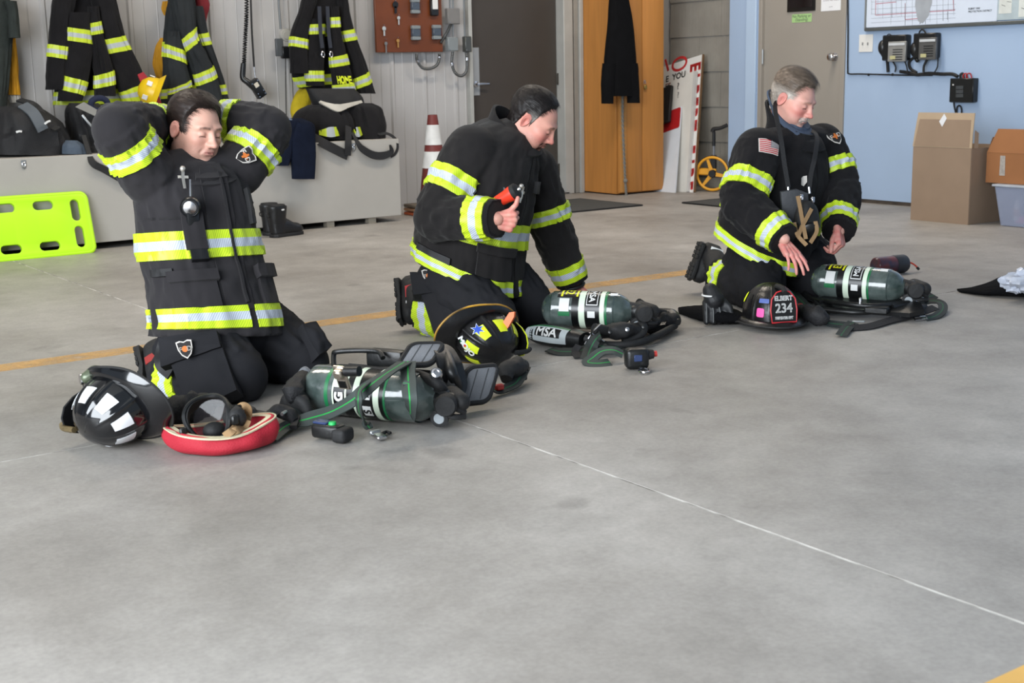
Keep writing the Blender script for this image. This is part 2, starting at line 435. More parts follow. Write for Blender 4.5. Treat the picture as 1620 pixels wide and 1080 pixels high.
# ------------------------------------------------------------------ more materials
def trim_mat(name, lime, silver, hatch=0.38, scale=760.0):
    """retroreflective trim: lime borders, silver centre, fine diagonal cut lines (u in metres, v across)"""
    m = bpy.data.materials.new(name); m.use_nodes = True; nt = m.node_tree; N = nt.nodes; L = nt.links; b = N['Principled BSDF']
    uv = N.new('ShaderNodeUVMap'); sp = N.new('ShaderNodeSeparateXYZ'); L.new(uv.outputs[0], sp.inputs[0])
    r = N.new('ShaderNodeValToRGB'); r.color_ramp.interpolation = 'CONSTANT'; e = r.color_ramp.elements
    e[0].position = 0; e[0].color = (*lin(lime), 1); e[1].position = 0.34; e[1].color = (*lin(silver), 1)
    e2 = e.new(0.68); e2.color = (*lin(lime), 1); L.new(sp.outputs[1], r.inputs[0])
    mu = N.new('ShaderNodeMath'); mu.operation = 'MULTIPLY'; mu.inputs[1].default_value = scale; L.new(sp.outputs[0], mu.inputs[0])
    mv = N.new('ShaderNodeMath'); mv.operation = 'MULTIPLY'; mv.inputs[1].default_value = 38.0; L.new(sp.outputs[1], mv.inputs[0])
    ad = N.new('ShaderNodeMath'); L.new(mu.outputs[0], ad.inputs[0]); L.new(mv.outputs[0], ad.inputs[1])
    si = N.new('ShaderNodeMath'); si.operation = 'SINE'; L.new(ad.outputs[0], si.inputs[0])
    mr = N.new('ShaderNodeMapRange'); mr.inputs[1].default_value = 0.1; mr.inputs[2].default_value = 0.9; mr.inputs[3].default_value = 1.0; mr.inputs[4].default_value = 1 - hatch
    L.new(si.outputs[0], mr.inputs[0])
    mx = N.new('ShaderNodeMixRGB'); mx.blend_type = 'MULTIPLY'; mx.inputs[0].default_value = 1.0
    L.new(r.outputs[0], mx.inputs[1]); L.new(mr.outputs[0], mx.inputs[2]); L.new(mx.outputs[0], b.inputs['Base Color'])
    b.inputs['Roughness'].default_value = 0.45
    MATS[name] = m; return m
TRIM = trim_mat('reflective_trim', (204, 232, 44), (196, 204, 216))
TRIM_OLD = trim_mat('worn_reflective_trim', (196, 214, 48), (176, 182, 184), 0.2)
def strap_mat(name, base, line):
    m = bpy.data.materials.new(name); m.use_nodes = True; nt = m.node_tree; N = nt.nodes; L = nt.links; b = N['Principled BSDF']
    uv = N.new('ShaderNodeUVMap'); sp = N.new('ShaderNodeSeparateXYZ'); L.new(uv.outputs[0], sp.inputs[0])
    r = N.new('ShaderNodeValToRGB'); r.color_ramp.interpolation = 'CONSTANT'; e = r.color_ramp.elements
    e[0].position = 0; e[0].color = (*lin(base), 1); e[1].position = 0.455; e[1].color = (*lin(line), 1); e2 = e.new(0.545); e2.color = (*lin(base), 1)
    L.new(sp.outputs[0], r.inputs[0]); L.new(r.outputs[0], b.inputs['Base Color'])
    wv = N.new('ShaderNodeTexNoise'); wv.inputs['Scale'].default_value = 300; bp = N.new('ShaderNodeBump'); bp.inputs['Strength'].default_value = 0.3; bp.inputs['Distance'].default_value = 0.002
    tc = N.new('ShaderNodeTexCoord'); L.new(tc.outputs['Object'], wv.inputs[0]); L.new(wv.outputs[0], bp.inputs['Height']); L.new(bp.outputs[0], b.inputs['Normal'])
    b.inputs['Roughness'].default_value = 0.7; MATS[name] = m; return m
WEB = strap_mat('grey_green_webbing', (52, 60, 58), (20, 150, 62))
WEB_DARK = strap_mat('dark_green_webbing', (26, 34, 33), (18, 92, 52))

black_cloth = mat('black_coat_cloth', (27, 26, 28), 0.9, var=0.25, scale=9, bump=0.35, bscale=220, spec=0.15, sheen=0.05)
grey_coat = mat('faded_coat_cloth', (46, 49, 51), 0.9, var=0.2, scale=9, bump=0.35, bscale=220, spec=0.15)
black_plastic = mat('black_plastic', (22, 23, 25), 0.35, var=0.1)
black_rubber = mat('black_rubber', (26, 26, 27), 0.7, var=0.2, bump=0.2)
white_paint = mat('white_board_paint', (222, 222, 220), 0.5, var=0.06, scale=4)
red_paint = mat('red_letter_paint', (190, 45, 45), 0.5)
chrome = mat('bright_steel', (205, 205, 208), 0.22, 1.0, var=0.05)
steel = mat('zinc_steel', (168, 172, 174), 0.4, 0.9, var=0.1)
grey_box = mat('grey_enamel_box', (128, 134, 136), 0.45, var=0.06)

# ------------------------------------------------------------------ floor
def floor_mat():
    m = bpy.data.materials.new('worn_concrete'); m.use_nodes = True; nt = m.node_tree; N = nt.nodes; L = nt.links; b = N['Principled BSDF']
    tc = N.new('ShaderNodeTexCoord')
    def nz(scale, det, rough=0.55, dist=0.0):
        n = N.new('ShaderNodeTexNoise'); n.inputs['Scale'].default_value = scale; n.inputs['Detail'].default_value = det
        n.inputs['Roughness'].default_value = rough; n.inputs['Distortion'].default_value = dist; L.new(tc.outputs['Object'], n.inputs['Vector']); return n
    def ramp(src, stops):
        r = N.new('ShaderNodeValToRGB'); e = r.color_ramp.elements
        while len(e) < len(stops): e.new(0.5)
        for k, (p, c) in enumerate(stops): e[k].position = p; e[k].color = (*c, 1)
        L.new(src, r.inputs[0]); return r
    def mix(a, c, fac=1.0, mode='MULTIPLY'):
        x = N.new('ShaderNodeMixRGB'); x.blend_type = mode; x.inputs[0].default_value = fac
        L.new(a, x.inputs[1]); L.new(c, x.inputs[2]); return x
    base = ramp(nz(0.9, 6, 0.6, 0.4).outputs[0], [(0.30, lin((138, 133, 127))), (0.70, lin((174, 170, 165)))])
    g = lambda v: (v, v, v)
    mott = ramp(nz(5.0, 7, 0.65).outputs[0], [(0.30, g(0.80)), (0.64, g(1.05))])
    grain = ramp(nz(85, 3).outputs[0], [(0.3, g(0.90)), (0.7, g(1.06))])
    spots = ramp(nz(3.1, 3, 0.5, 0.3).outputs[0], [(0.26, g(0.66)), (0.335, g(1.0))])
    c = mix(base.outputs[0], mott.outputs[0]); c = mix(c.outputs[0], grain.outputs[0]); c = mix(c.outputs[0], spots.outputs[0], 0.7)
    # oil stains with places of their own, ragged edges
    wob = nz(7.0, 4, 0.6)
    for (px, py, rad, dark) in ((735, 905, 0.075, 0.72), (700, 872, 0.05, 0.78), (775, 905, 0.05, 0.75), (880, 880, 0.05, 0.8), (600, 757, 0.045, 0.8), (905, 868, 0.035, 0.8), (1075, 800, 0.07, 0.86), (900, 835, 0.04, 0.85), (85, 872, 0.06, 0.86), (849, 781, .03, .84), (826, 757, .026, .88), (824, 773, .024, .88), (783, 773, .024, .9), (826, 797, .03, .88), (841, 801, .022, .86), (786, 828, .036, .88), (837, 827, .024, .86), (890, 752, .022, .88), (750, 804, .04, .9)):
        p = gp(px, py); d = N.new('ShaderNodeVectorMath'); d.operation = 'DISTANCE'; d.inputs[1].default_value = (p[0], p[1], 0); L.new(tc.outputs['Object'], d.inputs[0])
        a = N.new('ShaderNodeMath'); a.operation = 'MULTIPLY_ADD'; a.inputs[1].default_value = rad * 4.0; a.inputs[2].default_value = -rad * 2.0; L.new(wob.outputs[0], a.inputs[0])
        s = N.new('ShaderNodeMath'); s.operation = 'ADD'; L.new(d.outputs['Value'], s.inputs[0]); L.new(a.outputs[0], s.inputs[1])
        mr = N.new('ShaderNodeMapRange'); mr.interpolation_type = 'SMOOTHSTEP'; mr.inputs[1].default_value = rad * 0.4; mr.inputs[2].default_value = rad * 1.2; mr.inputs[3].default_value = dark; mr.inputs[4].default_value = 1.0
        L.new(s.outputs[0], mr.inputs[0]); c = mix(c.outputs[0], mr.outputs[0])
    L.new(c.outputs[0], b.inputs['Base Color'])
    rr = N.new('ShaderNodeMapRange'); rr.inputs[3].default_value = 0.42; rr.inputs[4].default_value = 0.62; L.new(nz(2.2, 4).outputs[0], rr.inputs[0]); L.new(rr.outputs[0], b.inputs['Roughness'])
    b.inputs['Specular IOR Level'].default_value = 0.4
    bp = N.new('ShaderNodeBump'); bp.inputs['Strength'].default_value = 0.12; bp.inputs['Distance'].default_value = 0.004
    L.new(nz(60, 5).outputs[0], bp.inputs['Height']); L.new(bp.outputs[0], b.inputs['Normal'])
    return m
JX, JY = 2.156, 3.787
fl = B().box((0.3, 2.6, -0.0514), (16.8, 14.2, 0.1)).build('floor', mat('joint_filler', (222, 220, 214), 0.8, scale=11, rgb2=(128, 124, 118), detail=2), kind='structure')
cm = floor_mat(); gw = 0.0045
for x0, x1 in ((-8.1, JX - gw), (JX + gw, 8.7)):
    for y0, y1 in ((-4.5, JY - gw), (JY + gw, 9.7)):
        B().box(((x0 + x1) / 2, (y0 + y1) / 2, -0.0019), (x1 - x0, y1 - y0, 0.0038)).build('concrete_slab', cm, fl, smooth=0)
def paint_mat():
    m = mat('worn_yellow_line_paint', (228, 184, 118), 0.6, var=0.12, scale=6); nt = m.node_tree; N = nt.nodes; L = nt.links
    tc = N.new('ShaderNodeTexCoord'); n = N.new('ShaderNodeTexNoise'); n.inputs['Scale'].default_value = 9; n.inputs['Detail'].default_value = 8; n.inputs['Roughness'].default_value = 0.7
    r = N.new('ShaderNodeMapRange'); r.inputs[1].default_value = 0.35; r.inputs[2].default_value = 0.68; r.inputs[3].default_value = 0.62; r.inputs[4].default_value = 0.1
    L.new(tc.outputs['Object'], n.inputs[0]); L.new(n.outputs[0], r.inputs[0]); L.new(r.outputs[0], N['Principled BSDF'].inputs['Alpha']); return m
ym = paint_mat()
B().box(((-3 + 5.2) / 2, 5.095, 0.0006), (8.2, 0.13, 0.001)).build('painted_line', ym, fl)
B().box(((1.86 + 5.2) / 2, 1.168, 0.0006), (3.34, 0.17, 0.001)).build('painted_line', mat('fresh_yellow_line_paint', (226, 178, 96), 0.6, var=0.1, scale=8), fl)

# ------------------------------------------------------------------ walls
WY = 9.30
wall_grey = mat('grey_wall_steel', (176, 174, 172), 0.55, var=0.07, scale=1.6)
panel_m = mat('siding_paint', (182, 180, 179), 0.5, var=0.09, scale=2.2, bump=0.05, bscale=9)
wb = B()
for x0, x1, z0, z1 in ((-8, 6.235, 0, 4.6), (6.235, 7.235, 2.1, 4.6), (7.235, 8.7, 0, 4.6)):
    wb.box(((x0 + x1) / 2, WY + 0.14, (z0 + z1) / 2), (x1 - x0, 0.24, z1 - z0))
wall_back = wb.build('wall_back', wall_grey, kind='structure')
RP = 0.3025
for k in range(-9, 4):
    x0 = 5.509 + RP * (2 * k) - 0.15; prof = []
    for q in (0, 1):
        c = x0 + 0.15 + q * RP
        prof += [(c - 0.15, 0), (c - 0.106, 0), (c - 0.101, 0.005), (c - 0.096, 0), (c - 0.022, 0), (c - 0.011, 0.016), (c + 0.011, 0.016), (c + 0.022, 0), (c + 0.096, 0), (c + 0.101, 0.005), (c + 0.106, 0)]
    x1 = min(x0 + 2 * RP, 6.225)
    prof = [(x, d) for x, d in prof if x < x1 - 0.001] + [(x1, 0)]
    if x0 >= 6.2: continue
    G = np.array([[(x, WY + 0.019 - d - 0.002, z) for x, d in prof] for z in (0.02, 3.9)])
    B().grid(G, th=0.001, Nn=np.tile(V3(0, -1, 0), G.shape[:2] + (1,))).build('siding_panel', panel_m, wall_back, smooth=20)
blue = mat('blue_wall_paint', (163, 185, 214), 0.6, var=0.05, scale=2, bump=0.06, bscale=40)
blue2 = mat('light_blue_trim_paint', (178, 200, 226), 0.5, var=0.04, scale=2)
WX = 8.30; D2a, D2b = 7.055, 7.985
wr = B()
for y0, y1, z0, z1 in ((-4.5, D2a - 0.0, 0.03, 4.6), (D2a, D2b, 2.12, 4.6), (D2b, 8.335, 0, 4.6)):
    wr.box((WX + 0.12, (y0 + y1) / 2, (z0 + z1) / 2), (0.24, y1 - y0, z1 - z0))
wall_right = wr.build('wall_right', blue, kind='structure')
B().box((WX + 0.13, (D2a - 4.5) / 2, 0.015), (0.22, D2a + 4.5, 0.029)).build('baseboard_right', mat('dirty_sill', (96, 84, 74), 0.8, var=0.5, scale=9), kind='structure')
B().box((WX - 0.012, 8.062, 1.2), (0.024, 0.115, 2.4), bev=0.004).build('trim_1', blue2, kind='structure')
# alcove wall of striated shingle courses
al = B().box((8.56, 8.81, 2.3), (0.12, 0.95, 4.6)).build('wall_alcove', wall_grey, kind='structure')
sm = mat('grey_striated_shingle', (150, 146, 138), 0.85, var=0.22, scale=3, bump=0.0)
def striate(m):
    nt = m.node_tree; N = nt.nodes; L = nt.links; tc = N.new('ShaderNodeTexCoord'); mp = N.new('ShaderNodeMapping'); mp.inputs['Scale'].default_value = (60, 60, 1.2)
    n = N.new('ShaderNodeTexNoise'); n.inputs['Scale'].default_value = 2.0; n.inputs['Detail'].default_value = 3; bp = N.new('ShaderNodeBump'); bp.inputs['Strength'].default_value = 0.6; bp.inputs['Distance'].default_value = 0.006
    L.new(tc.outputs['Object'], mp.inputs[0]); L.new(mp.outputs[0], n.inputs[0]); L.new(n.outputs[0], bp.inputs['Height']); L.new(bp.outputs[0], N['Principled BSDF'].inputs['Normal'])
striate(sm)
zz = [xp(1120, y, 8.47)[2] for y in (224, 169, 113, 57)]; dz = (zz[3] - zz[0]) / 3
for k in range(-2, 10):
    z0 = zz[0] + k * dz; z0c = max(z0, 0.003)
    for j, (ya, yb) in enumerate(((8.345, 8.62), (8.624, 9.285)) if k % 2 else ((8.345, 8.90), (8.904, 9.285))):
        V = [(8.478, ya, z0c), (8.478, yb, z0c), (8.499, yb, z0c), (8.499, ya, z0c), (8.488, ya, z0 + dz - 0.004), (8.488, yb, z0 + dz - 0.004), (8.499, yb, z0 + dz - 0.004), (8.499, ya, z0 + dz - 0.004)]
        if z0 + dz > 0.02: B().add(V, [(0, 1, 5, 4), (1, 2, 6, 5), (2, 3, 7, 6), (3, 0, 4, 7), (4, 5, 6, 7), (3, 2, 1, 0)]).build('shingle', sm, al, smooth=0)
ceil_m = mat('ceiling_white', (190, 190, 188), 0.8)
B().box((0.3, 6.2, 4.66), (16.8, 7.0, 0.1)).build('ceiling', ceil_m, kind='structure')

# door 1: dark steel door in the ribbed wall
d1 = B().box(((6.27 + 7.19) / 2, WY + 0.055, 1.035), (0.915, 0.045, 2.03), bev=0.004).build('door_1', mat('dark_bronze_door', (66, 60, 55), 0.5, var=0.1, scale=3, bump=0.05, bscale=120), kind='structure')
fm = mat('pale_grey_frame_paint', (176, 176, 172), 0.5, var=0.12, scale=5); fm2 = mat('blue_grey_frame_paint', (140, 147, 154), 0.5, var=0.08, scale=4)
B().box((6.25, WY + 0.03, 1.05), (0.034, 0.12, 2.1), bev=0.004).build('door_jamb', fm, d1)
B().box((7.245, WY + 0.0, 1.05), (0.10, 0.14, 2.1), bev=0.005).build('door_jamb', fm, d1)
B().box((7.345, WY - 0.005, 1.05), (0.05, 0.09, 2.1), bev=0.004).build('door_casing', mat('mid_grey_casing', (150, 148, 142), 0.55, var=0.1), d1)  # casing strip in a darker grey than the jambs
B().box((7.392, WY - 0.02, 1.05), (0.04, 0.10, 2.1), bev=0.004).build('door_casing', fm, d1)
B().box((7.437, WY + 0.005, 1.05), (0.05, 0.04, 2.1), bev=0.003).build('door_casing', fm2, d1)
B().box((6.75, WY + 0.01, 0.01), (0.98, 0.16, 0.018), bev=0.004).build('threshold', steel, d1)
pl = yp(748, 75, WY); pl2 = yp(761, 151, WY)
plm = mat('latch_plate', (170, 172, 173), 0.4, 0.4, var=0.06)
hp = B().box(((pl[0] + pl2[0]) / 2 + 0.005, WY + 0.0295, (pl[2] + pl2[2]) / 2), (0.078, 0.006, pl[2] - pl2[2]), bev=0.002).build('latch_plate', plm, d1)
hc = yp(755, 133, WY); hb = B(); hb.lathe([(0.024, 0), (0.024, 0.012), (0.012, 0.016), (0.012, 0.05)], (hc[0], WY + 0.027, hc[2]), (0, -1, 0), 16)
hb.box((hc[0] + 0.055, WY - 0.018, hc[2] + 0.002), (0.12, 0.014, 0.02), bev=0.005)
hb.build('door_handle', chrome, d1)
for y in (125, 268):
    h = yp(882 if y < 200 else 884.5, y, WY); B().tube([(7.193, WY + 0.022, h[2] - 0.05), (7.193, WY + 0.022, h[2] + 0.05)], 0.009, 8).build('hinge', mat('dark_hinge', (70, 66, 60), 0.5, 0.6), d1)

# door 2: grey-beige door in the blue wall
gb = mat('grey_beige_door_paint', (152, 146, 138), 0.55, var=0.05, scale=2, bump=0.05, bscale=70)
d2 = B().box((WX + 0.045, (D2a + D2b) / 2 + 0.005, 1.03), (0.045, 0.85, 2.03), bev=0.003).build('door_2', gb, kind='structure')
for y in (D2a + 0.02, D2b - 0.02): B().box((WX + 0.03, y, 1.06), (0.09, 0.04, 2.12), bev=0.003).build('door_jamb', gb, d2)
kn = xp(1318, 90, WX); B().lathe([(0.032, 0), (0.032, 0.006), (0.012, 0.012), (0.012, 0.03), (0.024, 0.038), (0.03, 0.052), (0.028, 0.066), (0.016, 0.074)], (WX + 0.022, kn[1], kn[2]), (-1, 0, 0), 20).build('door_knob', chrome, d2)
for py in (90,):
    h = xp(1201, py, WX); B().tube([(WX - 0.0, D2b - 0.043, h[2] - 0.06), (WX - 0.0, D2b - 0.043, h[2] + 0.06)], 0.008, 8).build('hinge', steel, d2)
w1 = xp(1243, 22, WX); w2 = xp(1287, 20, WX)
win = B().box((WX + 0.019, (w1[1] + w2[1]) / 2, 1.78), (0.014, w1[1] - w2[1], 0.56), bev=0.003).build('door_window', mat('black_window_frame', (18, 17, 17), 0.4), d2)
B().box((WX + 0.0105, (w1[1] + w2[1]) / 2, 1.78), (0.003, w1[1] - w2[1] - 0.05, 0.5)).build('window_pane', mat('dark_glass', (28, 20, 20), 0.08, spec=0.6), d2)
ink = mat('print_ink', (70, 70, 74), 0.7); paper = mat('white_paper', (226, 228, 232), 0.7, var=0.03); green_paper = mat('green_paper', (160, 198, 132), 0.7, var=0.04)
def notice(name, label, x0, y0, x1, y1, m, lines, size, rot=0.0):
    a = xp(x0, y1, WX); b2 = xp(x1, y1, WX); z1 = max(xp(x0, y0, WX)[2], a[2] + 0.05) if y0 > 0 else a[2] + 0.26
    t = thing(name, label, 'notice', ((WX + 0.02), (a[1] + b2[1]) / 2, a[2]))
    B().box((WX + 0.0212, (a[1] + b2[1]) / 2, (a[2] + z1) / 2), (0.0016, a[1] - b2[1], z1 - a[2])).build('sheet', m, t)
    b = B(); n = len(lines)
    for k, s in enumerate(lines):
        flat_text(s, size, (WX + 0.0198, (a[1] + b2[1]) / 2, z1 - (k + 0.75) * (z1 - a[2]) / (n + 0.4)), (0, -1, 0), (0, 0, 1), b=b)
    b.build('lettering', ink, t, kind='stuff')
notice('paper_notice', 'white printed notice taped on the grey door beside its black window', 1296, -10, 1327, 18, paper, ['~-~ ~~-~ ~-', '~--~ ~-~~ ~', '~ ~-~~ -~', '~~~- ~- ~~~', '--~'], 0.03)
notice('paper_notice', 'small green note taped under the black window of the grey door', 1250, 23, 1281, 36, green_paper, ['No Parking or', '(Standing)'], 0.034)
# ------------------------------------------------------------------ along the back wall
def drape(rows, Y, dep, seed=0.0, amp=0.017, e=2.3, fr=(3.2, 1.9), fine=0.003, ytilt=0.0):
    """hanging cloth described by its left and right edge at a list of heights"""
    C = []; A = []; D = []
    for k, (py, xl, xr) in enumerate(rows):
        Yk = Y + ytilt * k / max(1, len(rows) - 1)
        l = yp(xl, py, Yk); r = yp(xr, py, Yk); C.append((l + r) / 2); A.append((r - l) / 2); D.append(V3(0, -1, 0) * (dep[k] if isinstance(dep, (list, tuple)) else dep))
    lf = Loft(C, A, D, e=e, amp=amp, fr=fr, seed=seed, fine=fine)
    lf.py = [r[0] for r in rows]
    lf.t_of = lambda py: float(np.interp(np.interp(py, lf.py, np.arange(lf.k)), np.arange(lf.k), lf.cum))
    return lf
def band(lf, pl, pr, hgt, part, m=TRIM_OLD, h0=0.0, h1=360.0, name='reflective_stripe', off=0.004):
    f = lambda q: (lambda a: np.array([lf.t_of(pl + (pr - pl) * (0.5 + 0.5 * math.cos(x)) + q) for x in a]))
    return lf.patch(f(0), f(hgt), h0, h1, off=off, th=0.003, nt=6).build(name, m, part)
def coat(label, pieces, m, group='turnout coats on the wall'):
    """pieces: (part name, rows, Y, depth, seed, [(left, right, height of stripe)...])"""
    b = yp((pieces[0][1][-1][1] + pieces[0][1][-1][2]) / 2, pieces[0][1][-1][0], pieces[0][2])
    t = thing('turnout_coat', label, 'coat', b, group); out = []
    for nm, rows, Y, dep, seed, bands in pieces:
        lf = drape(rows, Y, dep, seed); p = lf.body(nt=46, nth=44).build(nm, m, t, smooth=60); out.append((lf, p))
        for bd in bands: band(lf, *bd[:3], p)
    return t, out
coat('black turnout coat hanging left of the yellow helmet, with lime stripes', [
    ('coat_body', [(-60, 118, 170), (0, 92, 182), (60, 92, 186), (110, 90, 188), (166, 86, 192)], 9.14, 0.075, 1.0, [(43, 50, 22), (146, 140, 22)]),
    ('sleeve', [(-30, 98, 122), (4, 84, 116), (70, 78, 108), (142, 73, 103)], 9.02, 0.06, 2.0, [(70, 76, 20)]),
    ('sleeve', [(-20, 138, 178), (10, 146, 184), (60, 158, 198), (110, 176, 222), (160, 196, 240)], 9.03, 0.065, 3.0, [(64, 56, 22), (146, 128, 22)]),
    ('coat_flap', [(20, 104, 142), (70, 103, 146), (120, 96, 140), (160, 92, 128)], 9.00, 0.06, 4.0, [(43, 50, 21), (119, 130, 22)]),
    ('coat_flap', [(10, 140, 154), (50, 142, 160), (110, 148, 178), (152, 150, 182)], 8.98, 0.045, 5.0, [(39, 35, 18), (119, 111, 21)])], black_cloth)
coat('faded grey-green turnout coat hanging behind the yellow helmet on the bench', [
    ('coat_body', [(-60, 280, 310), (0, 266, 308), (70, 259, 318), (130, 258, 335), (165, 256, 345)], 9.14, 0.075, 6.0, [(66, 84, 22), (140, 128, 16)]),
    ('sleeve', [(-20, 268, 302), (30, 276, 308), (60, 283, 312), (110, 305, 338), (160, 318, 352)], 9.02, 0.06, 7.0, [(64, 42, 20), (118, 104, 18)]),
    ('coat_flap', [(10, 290, 318), (60, 308, 330), (120, 332, 350), (158, 340, 360)], 9.10, 0.05, 8.0, [(56, 52, 18), (134, 132, 16)]),
    ('coat_flap', [(50, 262, 288), (90, 262, 292), (130, 268, 300), (158, 266, 304)], 9.03, 0.05, 9.0, [(70, 82, 20), (140, 126, 10)])], grey_coat)
ct, pc = coat('black turnout coat with a yellow name strip, hanging above folded trousers', [
    ('coat_body', [(-60, 490, 538), (-4, 482, 546), (40, 472, 548), (80, 464, 552), (120, 463, 552), (140, 474, 548)], 9.14, 0.075, 10.0, [(44, 38, 17), (122, 112, 16)]),
    ('sleeve', [(-6, 480, 502), (20, 474, 494), (60, 461, 486), (116, 462, 486)], 9.04, 0.055, 11.0, [(58, 64, 16)]),
    ('sleeve', [(-20, 532, 546), (8, 536, 548), (50, 537, 558), (100, 552, 576), (148, 560, 592)], 9.04, 0.06, 12.0, [(50, 46, 17), (125, 112, 17)]),
    ('coat_flap', [(30, 488, 512), (70, 486, 512), (112, 484, 510), (136, 486, 512)], 9.03, 0.05, 13.0, [(39, 38, 16), (112, 112, 16)]),
    ('name_flap', [(10, 518, 534), (50, 520, 538), (90, 522, 547), (146, 528, 562)], 8.98, 0.04, 14.0, [(28, 27, 16), (91, 86, 17), (135, 131, 15)])], black_cloth)
lf, prt = pc[4]
V2, F2 = text_geo('HOME.', 0.075, 0.003, 0.012, 0.9)
lf.shape(V2, F2, lf.t_of(127), 90, 0.006, up=-1.0).build('lettering', mat('lime_letters', (226, 238, 40), 0.5), prt)
for px in (511, 524):
    b = B(); b.ribbon([yp(px - 6, 10, 8.93), yp(px - 4, 50, 8.93), yp(px - 1, 76, 8.93)], 0.03, 0.004, (0, -1, 0), 10)
    s_ = b.build('suspender_strap', mat('dark_blue_strap', (38, 42, 52), 0.7), ct)
    c = yp(px, 86, 8.925); an = np.linspace(0, 2 * PI, 14, endpoint=False)
    B().tube([c + V3(math.cos(a) * 0.012, 0, math.sin(a) * 0.02) for a in an], 0.004, 6, closed=True).build('snap_clip', chrome, s_)
# dark trousers and coat at the left edge of the picture
t = thing('work_overalls', 'dark green overalls hanging at the far left end of the bench', 'overalls', yp(0, 230, 9.16))
lf = drape([(-60, -40, 6), (0, -30, 14), (20, -30, 24), (62, -32, 20), (140, -30, 12), (232, -26, 2)], 9.16, 0.075, 15.0); lf.body(nt=50, nth=44).build('overall_body', mat('dark_green_cloth', (38, 45, 42), 0.9, var=0.3, bump=0.3, bscale=150), t)
lf = drape([(2, 6, 24), (20, 12, 27), (60, 14, 31)], 9.08, 0.05, 15.5); lf.body(nt=20, nth=30).build('sleeve', MATS['dark_green_cloth'], t)
yel = mat('old_yellow_cloth', (196, 140, 22), 0.85, var=0.3, scale=8, bump=0.3, bscale=90)
t = thing('yellow_coat', 'yellow coat sleeve hanging beside the dark green overalls', 'coat', yp(20, 165, 9.12))
lf = drape([(40, 12, 22), (90, 12, 26), (150, 12, 31)], 9.225, 0.035, 16.0); lf.body(nt=30, nth=30).build('sleeve', yel, t)
drape([(151, 12, 31), (162, 15, 32)], 9.225, 0.032, 16.0).body(nt=6, nth=30).build('cuff', mat('grey_knit', (170, 166, 158), 0.9), t)
t = thing('yellow_hood', 'mustard yellow hood hanging between two turnout coats on the wall', 'hood', yp(250, 125, 9.17))
drape([(2, 259, 266), (14, 258, 268), (24, 262, 268)], 9.2, 0.04, 17.0).body(nt=14, nth=24).build('hood_tip', yel, t)
drape([(60, 254, 266), (75, 246, 266), (100, 243, 266), (118, 247, 264), (126, 252, 262)], 9.235, 0.028, 18.0).body(nt=30, nth=30).build('hood_body', yel, t)
t = thing('red_cloth_bag', 'dark red cloth bag hanging beside the grey-green turnout coat', 'bag', yp(322, 40, 9.19))
drape([(-10, 306, 324), (8, 310, 331), (26, 314, 327), (40, 320, 324)], 9.19, 0.03, 19.0, 0.006).body(nt=20, nth=28).build('bag_body', mat('dark_red_cloth', (122, 26, 36), 0.85, var=0.2, bump=0.2), t)
t = thing('yellow_mask_bag', 'yellow cloth bag slumped beside the folded black trousers', 'bag', yp(477, 186, 9.12))
drape([(138, 478, 492), (150, 468, 492), (165, 462, 490), (178, 461, 482), (187, 464, 474)], 9.2, 0.05, 20.0, 0.010).body(nt=34, nth=34).build('bag_body', mat('bright_yellow_cloth', (202, 178, 26), 0.85, var=0.25, scale=7, bump=0.3, bscale=80), t)

# bench box
BY0, BY1, BZ = 8.42, 9.24, 0.606
bm_ = mat('bench_paint', (172, 168, 161), 0.6, var=0.07, scale=3, bump=0.12, bscale=22)
t = thing('storage_bench', 'long grey painted plywood storage bench under the hanging coats', 'bench', (2.0, 8.83, 0))
XR = 5.015
B().box(((XR - 1.2) / 2, BY0 + 0.01, (0.042 + BZ) / 2), (XR + 1.2, 0.02, BZ - 0.042), bev=0.003).build('front_panel', bm_, t)
B().box(((XR - 1.2) / 2 - 0.011, (BY0 + BY1) / 2 + 0.011, BZ - 0.01), (XR + 1.17, BY1 - BY0 - 0.024, 0.02), bev=0.002).build('lid', bm_, t)
B().box((XR - 0.01, (BY0 + BY1) / 2 + 0.011, (0.042 + BZ - 0.022) / 2), (0.02, BY1 - BY0 - 0.024, BZ - 0.066), bev=0.002).build('end_panel', bm_, t)
B().box(((XR - 1.2) / 2 - 0.011, (BY0 + BY1) / 2 + 0.011, 0.052), (XR + 1.17, BY1 - BY0 - 0.03, 0.018)).build('floor_board', mat('raw_plywood', (112, 96, 78), 0.8), t)
for px in (504, 608): 
    x = gp(px, 356)[0]; B().box((x, BY0 + 0.045, 0.021), (0.06, 0.06, 0.042), bev=0.002).build('foot_block', mat('foot_timber', (146, 138, 124), 0.8), t)
for x in (-0.8, 1.6, 3.2): B().box((x, BY0 + 0.045, 0.021), (0.06, 0.06, 0.042), bev=0.002).build('foot_block', MATS['foot_timber'], t)
for px, py in ((37, 258), (559, 231)):
    c = yp(px, py, BY0 - 0.002); b = B(); b.prism([(-0.013, -0.028), (0, -0.038), (0.013, -0.028), (0.015, 0.018), (-0.015, 0.018)], 0.005, c, (1, 0, 0), (0, 0, 1), bev=0.001)
    h = b.build('hasp', steel, t); an = np.linspace(0, 2 * PI, 12, endpoint=False)
    B().tube([c + V3(math.cos(a) * 0.009, -0.008, math.sin(a) * 0.014 - 0.008) for a in an], 0.003, 6, closed=True).build('staple', chrome, h)

